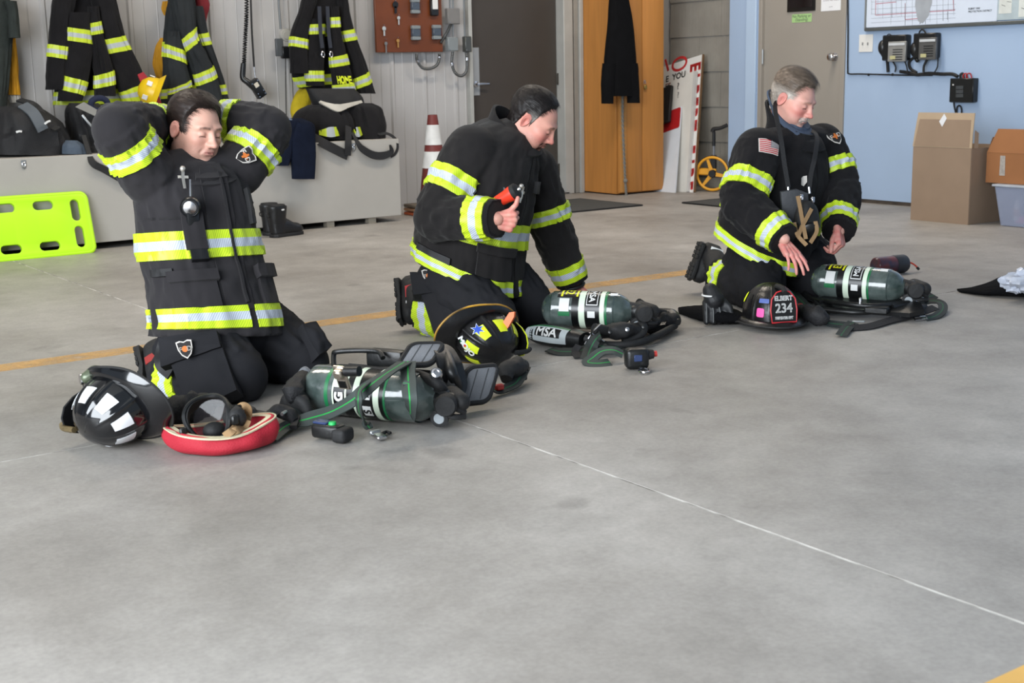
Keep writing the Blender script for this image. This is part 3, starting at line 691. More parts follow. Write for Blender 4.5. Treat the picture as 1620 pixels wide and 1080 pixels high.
# bags on the bench
def blob(rows, Y, dep, m, t, name, seed, amp=0.02, e=2.6, nt=44, nth=48, fr=(4.0, 2.0)):
    b = drape(rows, Y, dep, seed, amp, e, fr, 0.004).body(nt=nt, nth=nth)
    b.V = [(x, y, max(z, BZ + 0.0015)) for x, y, z in b.V]
    return b.build(name, m, t, smooth=60)
bagm = mat('black_bag_nylon', (22, 22, 25), 0.7, var=0.3, bump=0.3, bscale=160)
t = thing('gear_bag', 'large slumped black gear bag at the left end of the bench', 'bag', V3(2.75, 8.75, BZ))
blob([(168, 8, 52), (176, -10, 66), (195, -16, 92), (222, -20, 104), (243, -20, 106)], 8.78, [0.12, 0.2, 0.25, 0.27, 0.27], bagm, t, 'bag_body', 21.0, 0.05)
B().ribbon([yp(36, 166, 8.62), yp(52, 178, 8.52), yp(63, 196, 8.48), yp(68, 206, 8.48)], 0.07, 0.012, (0, -1, 0.3), 18).build('shoulder_strap', mat('grey_strap_cloth', (88, 94, 100), 0.8, bump=0.2), t)
B().ribbon([yp(30, 158, 8.7), yp(48, 164, 8.62), yp(62, 174, 8.62), yp(76, 196, 8.56), (yp(92, 205, 8.5))], 0.05, 0.012, (0.3, -1, 0.4), 20).build('carry_handle', black_rubber, t)
for px, py, r in ((30, 208, 4.5), (75, 194, 4.5)):
    a = yp(px - r, py + (1 if px < 50 else 2), 8.46); c = yp(px + r, py - (0 if px < 50 else 3), 8.46); B().ribbon([a, (a + c) / 2 + V3(0, -0.006, 0.004), c], 0.012, 0.004, (0, -1, 0), 6).build('white_tag', white_paint, t)
t = thing('gear_bag', 'black gear bag with a grey flap behind the raised elbow', 'bag', V3(3.2, 8.75, BZ))
blob([(163, 112, 150), (176, 108, 160), (205, 112, 172), (240, 118, 176)], 8.78, [0.1, 0.17, 0.22, 0.24], bagm, t, 'bag_body', 22.0, 0.045)
B().prism([(0, 0), (0.17, -0.085), (0.2, -0.06), (0.055, 0.03)], 0.012, yp(119, 169, 8.55), (1, 0, 0), (0, -0.2, 1)).build('flap', mat('grey_flap', (150, 148, 142), 0.7), t)
B().tube([yp(130, 182, 8.53), yp(138, 192, 8.52), yp(146, 201, 8.52)], 0.008, 6).build('zip_pull', steel, t)
an = np.linspace(0, 2 * PI, 20, endpoint=False); c = yp(157, 165, 8.56)
B().tube([c + V3(math.cos(a) * 0.055, -0.01 * math.sin(a), math.sin(a) * 0.04) for a in an], 0.02, 10, closed=True).build('collar_roll', mat('navy_fleece', (24, 32, 58), 0.9), t)
B().ribbon([yp(132, 214, 8.5), yp(140, 240, 8.44), yp(147, 258, 8.405), yp(165, 268, 8.405), yp(187, 280, 8.405), yp(205, 290, 8.405)], [0.03, 0.03, 0.045, 0.045, 0.05, 0.05], 0.008, (0, -1, 0.1), 24).build('hanging_strap', black_rubber, t)
t = thing('cloth_bundle', 'blue-grey cloth bundle on the bench between two black bags', 'cloth', V3(3.0, 8.62, BZ))
blob([(222, 104, 120), (230, 97, 130), (243, 96, 134)], 8.56, [0.05, 0.09, 0.1], mat('blue_grey_cloth', (72, 84, 98), 0.85, bump=0.3), t, 'cloth_body', 23.0, 0.015)

# yellow helmet with a red strap, lying on the bench
t = thing('yellow_helmet', 'yellow helmet tipped over against the hanging coats', 'helmet', yp(246, 168, 9.0))
c = yp(244, 146, 8.82); ax = unit(V3(0.75, -0.3, -0.35))
B().lathe([(0.004, -0.11), (0.05, -0.10), (0.085, -0.065), (0.098, -0.02), (0.10, 0.0), (0.135, 0.03), (0.14, 0.036), (0.13, 0.036), (0.092, 0.006), (0.08, -0.05), (0.01, -0.085)], c, ax, 36).build('shell', mat('yellow_plastic', (232, 192, 24), 0.35, var=0.08), t)
for q in range(6):
    a = q * PI / 3; s_ = unit(np.cross(ax, V3(0, 1, 0.2))); u_ = np.cross(ax, s_); r_ = s_ * math.cos(a) + u_ * math.sin(a)
    B().box(c - ax * 0.045 + r_ * 0.098, (0.035, 0.035, 0.006), R=np.stack([np.cross(r_, ax), ax, r_], 1), bev=0.001).build('reflector', white_paint, t)
rd = mat('red_webbing', (150, 24, 40), 0.7, var=0.15, bump=0.15)
t = thing('red_strap', 'wide dark red strap draped between the yellow helmet and black coat', 'strap', yp(236, 150, 8.88))
B().ribbon([yp(222, 116, 8.88), yp(232, 134, 8.86), yp(242, 156, 8.84), yp(254, 178, 8.84)], [0.045, 0.07, 0.09, 0.06], 0.012, (0, -1, 0.1), 20).build('webbing', rd, t)

# bunker trousers, suspenders and navy cloth on the bench's right half
t = thing('bunker_trousers', 'folded black bunker trousers with pale waistband sitting on the bench', 'trousers', V3(4.7, 8.75, BZ))
tz = lambda px, py: yp(px, py, 8.75)
blob([(166, 494, 530), (176, 478, 542), (195, 471, 548), (219, 472, 545)], 8.74, [0.10, 0.17, 0.22, 0.24], black_cloth, t, 'trouser_leg', 24.0, 0.045)
blob([(163, 545, 582), (172, 540, 594), (195, 540, 597), (218, 542, 593)], 8.74, [0.10, 0.17, 0.22, 0.24], black_cloth, t, 'trouser_leg', 25.0, 0.045)
blob([(168, 518, 560), (185, 520, 562), (216, 524, 560)], 8.78, [0.10, 0.15, 0.16], black_cloth, t, 'seat', 26.0, 0.02)
blob([(140, 486, 560), (155, 492, 572), (172, 500, 574)], 8.86, [0.05, 0.08, 0.10], bagm, t, 'lining', 27.0, 0.015)
B().ribbon([yp(506, 161, 8.66), yp(518, 166, 8.60), yp(534, 171, 8.57), yp(550, 167, 8.59), yp(572, 161, 8.66)], [0.02, 0.035, 0.06, 0.035, 0.02], 0.012, (0, -1, 0.5), 24).build('waistband', mat('pale_lining', (188, 184, 174), 0.85, var=0.15, bump=0.3), t)
for a0, a1, py, h in ((505, 540, 204, 0.06), (560, 571, 204, 0.06)):
    B().ribbon([yp(a0, py + 6, 8.54), yp((a0 + a1) / 2, py + 5, 8.485), yp(a1, py + 3, 8.53)], [0.03, 0.075, 0.06], 0.006, (0, -1, 0.15), 12).build('reflective_stripe', TRIM_OLD, t)
st = mat('black_webbing', (21, 21, 24), 0.75, bump=0.25, bscale=200)
B().ribbon([yp(478, 208, 8.50), yp(500, 220, 8.44), yp(520, 231, 8.405), yp(550, 246, 8.405)], 0.068, 0.008, (0, -1, 0.2), 20).build('suspender', st, t)
B().ribbon([yp(551, 200, 8.50), yp(551, 216, 8.44), yp(551, 228, 8.40), yp(550, 246, 8.40)], 0.05, 0.008, (0, -1, 0.2), 16).build('suspender', st, t)
B().ribbon([yp(557, 210, 8.47), yp(566, 226, 8.41), yp(574, 236, 8.40), yp(590, 245, 8.40), yp(606, 246, 8.40), yp(619, 240, 8.40), yp(617, 229, 8.40)], [0.02, 0.03, 0.05, 0.055, 0.055, 0.04, 0.01], 0.01, (0, -1, 0.2), 40).build('shoulder_pad', st, t)
B().ribbon([yp(592, 190, 8.6), yp(598, 211, 8.5), yp(612, 211, 8.45), yp(625, 219, 8.43), yp(629, 232, 8.42), yp(625, 243, 8.42), yp(618, 248, 8.42)], 0.02, 0.006, (0, -1, 0.4), 40).build('loose_strap', st, t)
nv = mat('navy_knit', (24, 30, 46), 0.95, var=0.2, scale=20, bump=0.4, bscale=300, spec=0.1)
t = thing('navy_hood', 'navy knit cloth hanging over the bench front edge', 'cloth', V3(4.1, 8.38, 0.4))
drape([(190, 446, 470), (198, 440, 474), (220, 434, 466), (245, 431, 462), (262, 438, 456)], 8.37, [0.05, 0.05, 0.035, 0.035, 0.03], 28.0, 0.008, ytilt=-0.0).body(nt=30, nth=40).build('cloth_end', nv, t)
drape([(194, 464, 488), (206, 462, 494), (232, 460, 498), (283, 463, 497)], 8.36, [0.05, 0.05, 0.035, 0.03], 29.0, 0.008, e=3).body(nt=30, nth=40).build('cloth_end', nv, t)
blob([(187, 448, 476), (196, 440, 492), (216, 438, 496)], 8.5, [0.05, 0.1, 0.1], nv, t, 'cloth_top', 30.0, 0.01)
B().tube([yp(452, 191, 8.46), yp(456, 188, 8.44), yp(461, 190, 8.44)], 0.01, 8).build('metal_snap', chrome, t)

# radio microphone hanging on the wall, thermostat box, key board, conduit
t = thing('hand_microphone', 'black hand microphone hanging on its coiled cord from the wall', 'microphone', yp(406, 155, 9.2))
n = 420; q = np.linspace(0, 1, n); P0 = np.array([yp(390, -30, 9.2), yp(390, 20, 9.2), yp(388, 60, 9.2), yp(386, 100, 9.2), yp(385, 118, 9.2)]); ctr = crom(P0, n)
b = B(); b.tube(ctr + 0.012 * np.stack([np.cos(q * 2 * PI * 44), np.sin(q * 2 * PI * 44), 0 * q], 1), 0.0055, 5)
b.build('coiled_cord', black_plastic, t)
B().tube([yp(385, 100, 9.2), yp(384, 122, 9.2), yp(392, 130, 9.18), yp(402, 140, 9.17)], [0.018, 0.022, 0.024, 0.02], 10, smooth=16).build('cord_grip', black_plastic, t)
c = yp(407, 140, 9.17); X = unit(V3(0.85, 0, 0.5)); Y_ = unit(V3(-0.5, 0, 0.85))
mb = B().box(c, (0.075, 0.05, 0.145), R=np.stack([X, V3(0, 1, 0), Y_], 1), bev=0.008, seg=2).build('microphone_body', black_plastic, t)
B().box(c + Y_ * 0.03 + V3(0, -0.026, 0), (0.034, 0.004, 0.034), R=np.stack([X, V3(0, 1, 0), Y_], 1), bev=0.001).build('label_plate', mat('ivory_label', (214, 206, 190), 0.6), mb)
for i, j in ((-1, 0.055), (1, 0.055), (-1, -0.03), (1, -0.03), (-1, -0.055), (1, -0.055)): B().lathe([(0.005, 0), (0.004, 0.004)], c + X * 0.026 * i + Y_ * j + V3(0, -0.025, 0), (0, -1, 0), 8).build('rivet', chrome, mb)
B().ribbon([yp(396, -30, 9.19), yp(398, 40, 9.19), yp(402, 106, 9.19)], 0.014, 0.004, (0, -1, 0), 10).build('hanging_strap', black_rubber, t)
B().tube([yp(402, 106, 9.19), yp(403, 118, 9.185), yp(405, 128, 9.18)], 0.005, 6).build('swivel_clip', chrome, t)
B().tube([yp(417, 153, 9.17), yp(418, 160, 9.17), yp(418, 170, 9.17)], 0.004, 6).build('swivel_clip', chrome, t)
t = thing('wall_thermostat', 'grey round-dial thermostat with a black box under it and a conduit', 'thermostat', yp(447, 90, 9.25))
c = yp(451, 56, 9.25); B().lathe([(0.05, 0), (0.05, 0.02), (0.044, 0.028), (0.03, 0.03), (0.028, 0.034)], c, (0, -1, 0), 24).build('dial', mat('ivory_grey_plastic', (164, 162, 156), 0.5), t)
B().box(yp(453, 68, 9.25) + V3(0, -0.012, 0), (0.07, 0.024, 0.07), bev=0.004).build('dial_base', MATS['ivory_grey_plastic'], t)
B().box(yp(440, 75, 9.25) + V3(0, -0.015, 0), (0.055, 0.03, 0.13), bev=0.004).build('junction_box', mat('dark_grey_box', (84, 88, 92), 0.5), t)
B().box(yp(452, 83, 9.25) + V3(0, -0.02, 0), (0.09, 0.04, 0.09), bev=0.006).build('transformer', black_plastic, t)
B().tube([yp(440, -40, 9.25), yp(441, 10, 9.25), yp(444, 46, 9.25)], 0.009, 8).build('conduit_pipe', steel, t)
B().tube([yp(452, 89, 9.25), yp(452, 130, 9.26), yp(453, 188, 9.26)], 0.004, 6).build('cord', black_rubber, t)
t = thing('key_board', 'brown varnished key board on the ribbed wall', 'board', (5.68, 9.24, 1.235))
kb = mat('brown_varnish', (112, 56, 22), 0.4, var=0.25, scale=4, bump=0.05)
kp = yp(595, 85, 9.25); kq = yp(700, 84, 9.25); B().box(((kp[0] + kq[0]) / 2, 9.252, 1.58), (kq[0] - kp[0], 0.024, 0.68), bev=0.003).build('board', kb, t)
for px, py, dk in ((655, 10, 0), (685, 12, 1), (656, 52, 0), (689, 51, 0)):
    u_ = thing('pager', {(655): 'grey pager box at the upper left on the brown key board', (685): 'black pager with a white face at the upper right on the key board', (656): 'grey pager box at the lower left on the brown key board', (689): 'grey pager box at the lower right on the brown key board'}[px], 'pager', yp(px, py + 11, 9.238), 'pagers on the key board')
    c = yp(px, py, 9.238) + V3(0, -0.016, 0)
    if dk: B().box(c, (0.072, 0.032, 0.13), bev=0.006).build('case', black_plastic, u_); B().box(c + V3(0, -0.018, 0.025), (0.05, 0.006, 0.08), bev=0.002).build('face', white_paint, u_)
    else:
        B().box(c, (0.076, 0.032, 0.06), bev=0.005).build('screen', mat('blue_grey_plastic', (72, 82, 94), 0.35), u_)
        for s_ in (-1, 1): B().box(c + V3(0, 0, 0.043 * s_), (0.078, 0.034, 0.028), bev=0.004).build('case_end', grey_box, u_)
def hung(label, name, px, py, col, w, h, kind):
    u_ = thing(name, label, 'key', yp(px, py + 8, 9.236), 'keys on the key board'); c = yp(px, py, 9.236); m = mat(name + '_finish_' + kind, col, 0.35, 0.7 if kind == 'metal' else 0.0)
    B().tube([c + V3(0, 0.004, h / 2 + 0.01), c + V3(0, -0.014, h / 2 + 0.008)], 0.003, 6).build('hook', chrome, u_)
    b = B(); b.lathe([(w, 0), (w, 0.003)], c + V3(0, -0.006, h * 0.25), (0, -1, 0), 14); b.box(c + V3(0, -0.0075, -h * 0.2), (w * 0.8, 0.003, h * 0.6)); b.build('key_blade', m, u_)
hung('white metal key hanging low on the left of the key board', 'door_key', 607, 49, (226, 224, 216), 0.017, 0.075, 'metal')
hung('small key ring hanging lowest on the key board, below the white key', 'key_ring', 610, 74, (150, 148, 142), 0.014, 0.10, 'metal')
hung('black key fob hanging at the top of the key board', 'key_fob', 625, 12, (20, 18, 18), 0.026, 0.09, 'plastic')
hung('silver key hanging under the black key fob', 'door_key', 630, 32, (205, 200, 196), 0.014, 0.07, 'metal')
hung('tan tagged key hanging at the bottom beside the key ring', 'tagged_key', 629, 68, (176, 132, 72), 0.014, 0.07, 'plastic')
t = thing('electrical_conduit', 'three grey junction boxes with steel conduit left of the dark door', 'conduit', yp(718, 110, 9.26))
for px, py, w, h, m in ((713, 26, 0.12, 0.125, mat('grey_putty_box', (120, 118, 116), 0.5)), (712, 70, 0.10, 0.11, grey_box), (736, 70, 0.062, 0.125, mat('dark_steel_box', (90, 92, 90), 0.4, 0.5))):
    c = yp(px, py, 9.26); q = B().box(c + V3(0, -0.025, 0), (w, 0.05, h), bev=0.005).build('junction_box', m, t)
    B().lathe([(0.006, 0), (0.005, 0.004)], c + V3(-w * 0.35, -0.05, -h * 0.38), (0, -1, 0), 8).build('screw', steel, q)
for x0, x1, y1 in ((711, 712, 16), (716, 717, 16), (716.5, 717, 58), (732, 735.5, 60)):
    B().tube([yp(x0, (-60 if y1 != 58 else 36), 9.24), yp((x0 + x1) / 2, (-10 if y1 != 58 else 46), 9.24), yp(x1, y1, 9.24)], 0.0085, 8).build('conduit_pipe', steel, t)
for pts in ([(659, 85), (660, 96), (668, 107), (680, 108.5), (691, 103), (695, 92), (695, 85)], [(716, 82), (715, 100), (720, 115), (730, 120), (738, 112), (739, 95), (737, 80)], [(713, 38), (709, 48), (702, 60), (697, 68)]):
    P = crom([yp(x, y, 9.235) for x, y in pts], 90); P2 = P.copy(); r = 0.012 + 0.0016 * np.sin(np.arange(90) * 2.2)
    fx = B().tube(P, r, 10).build('flexible_conduit', mat('flex_steel', (104, 106, 106), 0.4, 0.7), t)
    if len(pts) == 7:
        for k in (14, 74): B().tube(P[k:k + 5], 0.016, 10).build('compression_ring', chrome, fx)

# traffic cones in a stack of three
cb = mat('cone_dark_red', (112, 46, 42), 0.6, var=0.2, scale=5); cw = mat('cone_white_sleeve', (222, 222, 220), 0.5, var=0.14, scale=14); co = mat('cone_base_orange', (208, 104, 62), 0.65, var=0.3, scale=7)
X0, Y0 = 5.44, 8.62
def cone(z0, label, base_m):
    t = thing('traffic_cone', label, 'cone', (X0, Y0, z0), 'stack of traffic cones')
    # thin open shell, nested over the one below
    h, r0, r1, w = 0.70, 0.128, 0.036, 0.0024
    rad = lambda z: r0 + (r1 - r0) * z / h
    pr = [(rad(0), 0.024), (rad(0.36), 0.36 + 0.012), (r1, h), (r1 - w, h), (rad(0) - w, 0.024)]
    B().lathe(pr[:1] + [(rad(z), z) for z in np.linspace(0.03, h, 10)] + [(r1 - w, h - 0.001), (rad(0.024) - w, 0.0245)], (X0, Y0, z0), (0, 0, 1), 40).build('cone_shell', cb, t)
    B().box((X0, Y0, z0 + 0.012), (0.36, 0.36, 0.024), bev=0.006).build('base_plate', base_m, t)
    if z0 > 0.05:
        for za, zb in ((0.30, 0.425), (0.475, 0.625)):
            B().lathe([(rad(za) + 0.0005, za), (rad(za) + 0.003, za), (rad(zb) + 0.003, zb), (rad(zb) + 0.0005, zb)], (X0, Y0, z0), (0, 0, 1), 40).build('white_collar', cw, t)
        B().lathe([(r1 - 0.004, h - 0.02), (r1 - 0.003, h - 0.0005), (r1 - 0.012, h + 0.001)], (X0, Y0, z0), (0, 0, 1), 24).build('tip_ring', mat('cone_dark_tip', (92, 40, 36), 0.6), t)
cone(0.0, 'lowest traffic cone of the stack, orange base on the floor', co)
cone(0.030, 'middle traffic cone of the stack, pale orange base', mat('cone_base_faded', (186, 142, 110), 0.7, var=0.3, scale=7))
cone(0.060, 'top traffic cone of the stack, dark red with two white collars', mat('cone_base_grey', (122, 112, 98), 0.75, var=0.25, scale=7))

# black boots in front of the bench
def boot(label, toe, heel, m):
    toe = np.array(toe); heel = np.array(heel); f = unit(toe - heel); sd = np.cross(UPV, f); L = np.linalg.norm(toe - heel)
    t = thing('work_boot', label, 'boot', heel, 'boots by the bench')
    C = [heel + f * 0.045 + UPV * z for z in (0.02, 0.065, 0.105, 0.155, 0.19, 0.212)]
    A = [sd * q for q in (0.045, 0.045, 0.046, 0.052, 0.056, 0.058)]; D = [f * q for q in (0.05, 0.055, 0.06, 0.068, 0.072, 0.074)]
    b = Loft(C, A, D, amp=0.004, fr=(14, 2)).body(nt=26, nth=32)
    P = [heel + f * s * L + UPV * z for s, z in ((0.0, 0.05), (0.15, 0.058), (0.4, 0.066), (0.65, 0.052), (0.85, 0.045), (1.0, 0.036))]
    Loft(P, [sd * q for q in (0.03, 0.042, 0.045, 0.05, 0.048, 0.02)], [UPV * q for q in (0.03, 0.045, 0.06, 0.042, 0.036, 0.014)], e=2.5).body(b, nt=26, nth=28)
    up = fuse(b, 0.007, 3).build('upper', m, t)
    B().lathe([(0.052, 0), (0.06, 0.008), (0.056, 0.016), (0.05, 0.008)], heel + f * 0.045 + UPV * 0.205, (0, 0, 1), 24).build('collar', black_rubber, t)
    ol = [(-0.045, 0.01), (-0.04, 0.1), (-0.05, 0.2), (-0.035, 0.27), (0, 0.285), (0.035, 0.27), (0.05, 0.2), (0.04, 0.1), (0.045, 0.01), (0.025, -0.012), (-0.025, -0.012)]
    B().prism([(x, y * L / 0.285) for x, y in ol], 0.024, heel, np.cross(f, UPV), f, bev=0.004).build('sole', black_rubber, t)
    P = [heel - f * 0.02 + UPV * 0.17, heel - f * 0.046 + UPV * 0.16, heel - f * 0.04 + UPV * 0.14, heel - f * 0.01 + UPV * 0.135]
    B().tube(P, 0.004, 6, smooth=10).build('pull_loop', black_rubber, t)
    B().box(heel + f * 0.05 + sd * -0.058 + UPV * 0.188, (0.02, 0.006, 0.01), R=np.stack([f, sd, UPV], 1)).build('white_tab', white_paint, t)
bt = mat('black_boot_leather', (17, 18, 21), 0.42, var=0.3, scale=10, bump=0.1)
h1 = gp(432, 376); h2 = gp(418, 371)
boot('black work boot nearest the camera, in front of the bench', h1 + V3(0.185, 0.05, 0) * 1.35, h1, bt)
boot('black work boot standing behind the other boot, nearer the bench', h2 + V3(0.185, 0.06, 0) * 1.2 + V3(-0.02, -0.07, 0), h2 + V3(-0.02, -0.07, 0), bt)

# lime spine board on its long edge against the bench
sb = mat('lime_polyethylene', (190, 245, 34), 0.38, var=0.05, scale=2)
t = thing('spine_board', 'lime green plastic spine board leaning on the bench front', 'board', (1.9, 8.36, 0))
c0 = V3(2.665, 8.265, 0.012); Xb = unit(V3(-1, -0.02, 0.0)); Yb = unit(V3(0.0, 0.30, 1.0)); Lb, Hb = 1.85, 0.372
def rrect(x0, y0, x1, y1, r, n=6):
    o = []
    for cx, cy, a0 in ((x1 - r, y1 - r, 0), (x0 + r, y1 - r, 90), (x0 + r, y0 + r, 180), (x1 - r, y0 + r, 270)):
        o += [(cx + r * math.cos(math.radians(a0 + 90 * k / n)), cy + r * math.sin(math.radians(a0 + 90 * k / n))) for k in range(n + 1)]
    return o
def slot(cx, cy, w, h): r = min(w, h) / 2 - 0.0006; return rrect(cx - w / 2, cy - h / 2, cx + w / 2, cy + h / 2, r, 6)
holes = [slot(0.075, 0.10, 0.055, 0.135), slot(0.075, 0.27, 0.055, 0.135)]
for k in range(7): holes += [slot(0.27 + k * 0.235, 0.058, 0.125, 0.055), slot(0.27 + k * 0.235, 0.315, 0.125, 0.055)]
Zb = np.cross(Xb, Yb)
B().prism(rrect(0, 0, Lb, Hb, 0.04, 6), 0.03, c0 + Zb * -0.0, Xb, Yb, holes=holes, bev=0.004).build('board', sb, t, smooth=30)
rim = [c0 + Xb * x + Yb * y + Zb * 0.015 for x, y in rrect(-0.004, -0.002, Lb + 0.004, Hb + 0.004, 0.04, 6)]
B().tube(rim, 0.0165, 10, closed=True).build('rolled_edge', sb, t)

# ------------------------------------------------------------------ wooden cabinet, jacket, rope
oak = mat('orange_oak_veneer', (190, 128, 62), 0.5, var=0.14, scale=3, bump=0.04)
def grain(m, ax):
    nt = m.node_tree; N = nt.nodes; L = nt.links; mp = N.new('ShaderNodeMapping'); sc = [14, 14, 14]; sc[ax] = 0.9; mp.inputs['Scale'].default_value = sc
    tc = [n for n in N if n.type == 'TEX_COORD'][0]; nz = [n for n in N if n.type == 'TEX_NOISE'][0]; nz.inputs['Scale'].default_value = 1.6; nz.inputs['Detail'].default_value = 8; nz.inputs['Distortion'].default_value = 0.6
    L.new(tc.outputs['Object'], mp.inputs[0]); L.new(mp.outputs[0], nz.inputs['Vector'])
grain(oak, 2)
CX0, CX1, CY0, CY1 = 7.415, 7.935, 8.775, 9.285
t = thing('wooden_cabinet', 'tall orange oak cabinet with two doors in the wall corner', 'cabinet', ((CX0 + CX1) / 2, (CY0 + CY1) / 2, 0))
B().box(((CX0 + CX1) / 2, (CY0 + CY1) / 2 + 0.012, 1.06), (CX1 - CX0, CY1 - CY0 - 0.024, 2.1), bev=0.004).build('carcass', oak, t)
cut = yp(1015, 200, CY0)[0]
for xa, xb in ((CX0 + 0.002, cut - 0.003), (cut + 0.003, CX1 - 0.002)):
    d = B().box(((xa + xb) / 2, CY0 + 0.001, 1.06), (xb - xa, 0.021, 2.08), bev=0.005, seg=2).build('door', oak, t)
    if xa < cut: B().box((xa + 0.045, CY0 - 0.013, 1.06), (0.075, 0.008, 2.07), bev=0.003).build('edge_strip', mat('light_oak_strip', (200, 142, 76), 0.45, var=0.1), d)
    else:
        lk = yp(1021, 138, CY0 - 0.02); B().box(lk, (0.03, 0.016, 0.035), bev=0.004).build('padlock', mat('brass_padlock', (176, 150, 84), 0.35, 0.8), d)
t2 = yp(1020, 131, CY0 - 0.02)
B().tube([t2 + V3(-0.009, 0, -0.008), t2 + V3(-0.009, 0, 0.012), t2 + V3(0, 0, 0.021), t2 + V3(0.009, 0, 0.012), t2 + V3(0.009, 0, -0.008)], 0.0035, 6, smooth=14).build('shackle', chrome, t)
t = thing('black_jacket', 'black jacket hanging on the corner of the oak cabinet', 'jacket', yp(980, 165, 8.68))
jm = mat('black_fleece', (17, 17, 19), 0.95, var=0.2, bump=0.3, bscale=180, spec=0.1)
lf = drape([(-60, 972, 984), (-5, 967, 991), (40, 963, 999), (90, 958, 1004), (140, 955, 1008), (152, 956, 1008)], 8.68, 0.06, 31.0, 0.012); lf.body(nt=44, nth=44).build('jacket_body', jm, t)
for s_, xs in ((-1, [(100, 955, 972), (130, 953, 970), (164, 954, 968)]), (1, [(100, 990, 1007), (130, 993, 1009), (163, 994, 1010)])): drape(xs, 8.66, 0.045, 32.0 + s_, 0.006).body(nt=20, nth=30).build('sleeve', jm, t)
t = thing('grey_rope', 'thin grey rope hanging from the jacket down the cabinet edge', 'rope', yp(989, 310, 8.70))
rm = mat('grey_rope_fibre', (128, 126, 120), 0.85, bump=0.5, bscale=220)
P = crom([yp(985, 140, 8.72), yp(985, 190, 8.73), yp(987, 240, 8.735), yp(989, 283, 8.735), yp(991, 310, 8.735)], 120); q = np.arange(120)
b = B()
for k in range(2): b.tube(P + 0.006 * np.stack([np.cos(q * 0.7 + k * PI), np.sin(q * 0.7 + k * PI), 0 * q], 1), 0.0065, 6)
b.build('rope', rm, t)
c = yp(989.5, 286, 8.73); B().ellipsoid(c, (0.02, 0.018, 0.02)).build('knot', rm, t)

# ------------------------------------------------------------------ signs leaning in the alcove
def board(label, cat, right_px, top, bottomX, lean, w, th, m):
    """sign standing on the floor, right edge towards us, leaning to the wall; returns local frame"""
    pass
def lean_board(name, label, p_bottom, p_top, width, th, m, cat='sign'):
    up = np.asarray(p_top) - np.asarray(p_bottom); hgt = np.linalg.norm(up); Yd = up / hgt; Xd = unit(V3(0, -1, 0) - Yd * (V3(0, -1, 0) @ Yd))
    o = np.asarray(p_bottom) - Xd * width
    t = thing(name, label, cat, (np.asarray(p_bottom) - Xd * width / 2) * V3(1, 1, 0), 'signs leaning in the alcove')
    Zd = np.cross(Xd, Yd)
    B().prism([(0, 0), (width, 0), (width, hgt), (0, hgt)], th, o - Zd * th, Xd, Yd).build('panel', m, t, smooth=0)
    return t, o, Xd, Yd, Zd, hgt
cream = mat('aged_white_board', (214, 212, 206), 0.5, var=0.1, scale=5)
pb = gp(1097, 304.5); pb[2] = 0.003; pt = xp(1111, 86, 8.385)
t, o, Xd, Yd, Zd, hg = lean_board('lettered_sign', 'tall white sign board with red capital letters leaning in the alcove', pb, pt, 0.62, 0.014, white_paint)
B().prism([(0.62, 0), (0.632, 0), (0.632, hg), (0.62, hg)], 0.018, o - Zd * 0.016, Xd, Yd).build('wooden_edge', mat('dark_board_edge', (112, 84, 56), 0.8, var=0.3), t)
def on(px, py): # point of the sign plane seen at a pixel
    d = ray(px, py); k = ((o - EYE) @ Zd) / (d @ Zd); return EYE + d * k
b = B(); n = 11; s = 'ELBERT FIRE'; ya = (on(1104, 96) - o) @ Yd; yb = (on(1090, 304) - o) @ Yd
for k, chh in enumerate(s):
    if chh == ' ': continue
    V2, F2 = text_geo(chh, 0.135, 0.006, 0.0, 1.0); y = ya + (yb - ya) * (k + 0.5) / n
    wv = V2[:, 1] * 1.30; hv = -V2[:, 0] * 1.15
    b = B().add(o + Zd * 0.0012 + Xd * (0.62 - 0.075 + wv)[:, None] + Yd * (y + hv)[:, None], F2); b.build('letter', red_paint, t)
oc = on(1075, 101); an = np.linspace(0, 2 * PI, 40)
B().ribbon([oc + Zd * 0.001 + Xd * 0.088 * math.cos(a) + Yd * 0.058 * math.sin(a) for a in an[:-1]], 0.024, 0.002, Zd, closed=True).build('letter', red_paint, t)
oa = on(1052, 104); B().ribbon([oa + Zd * 0.001 - Yd * 0.06 + Xd * 0.05, oa + Zd * 0.001 + Yd * 0.06], 0.024, 0.002, Zd).build('letter', red_paint, t)
pb = gp(1086, 304); pb[2] = 0.003; pt = xp(1097, 113, 8.30)
t, o, Xd, Yd, Zd, hg = lean_board('question_sign', 'worn white sign with black letters and a question mark', pb, pt, 0.55, 0.012, cream)
B().prism([(0.55, 0), (0.575, 0), (0.575, hg), (0.55, hg)], 0.03, o - Zd * 0.03, Xd, Yd).build('side_rail', mat('pale_rail', (196, 196, 194), 0.5, var=0.1), t)
for txt, px, py, sz, m in (('E  YOU', 1069, 121, 0.08, mat('black_letters', (32, 32, 34), 0.6)), ('EE', 1057, 136, 0.07, mat('faded_red_letters', (150, 72, 62), 0.6)), ('?', 1073, 136, 0.085, mat('faded_black_letters', (92, 92, 92), 0.6)), ('?', 1073, 150, 0.075, mat('ghost_letters', (150, 150, 148), 0.6))):
    c = on(px, py) + Zd * 0.001; flat_text(txt, sz, c, Xd, Yd, 0.002, 1.0).build('letter', m, t)
pb = gp(1068, 305); pb[2] = 0.003; pt = xp(1078, 168, 8.20)
t, o, Xd, Yd, Zd, hg = lean_board('red_topped_sign', 'low white sign with a red top panel, in front of the others', pb, pt, 0.42, 0.012, mat('bluish_white_board', (206, 212, 220), 0.45, var=0.05))
B().prism(rrect(0.01, hg * 0.755, 0.415, hg - 0.004, 0.02), 0.002, o, Xd, Yd).build('red_panel', mat('sign_red', (170, 28, 32), 0.5), t)
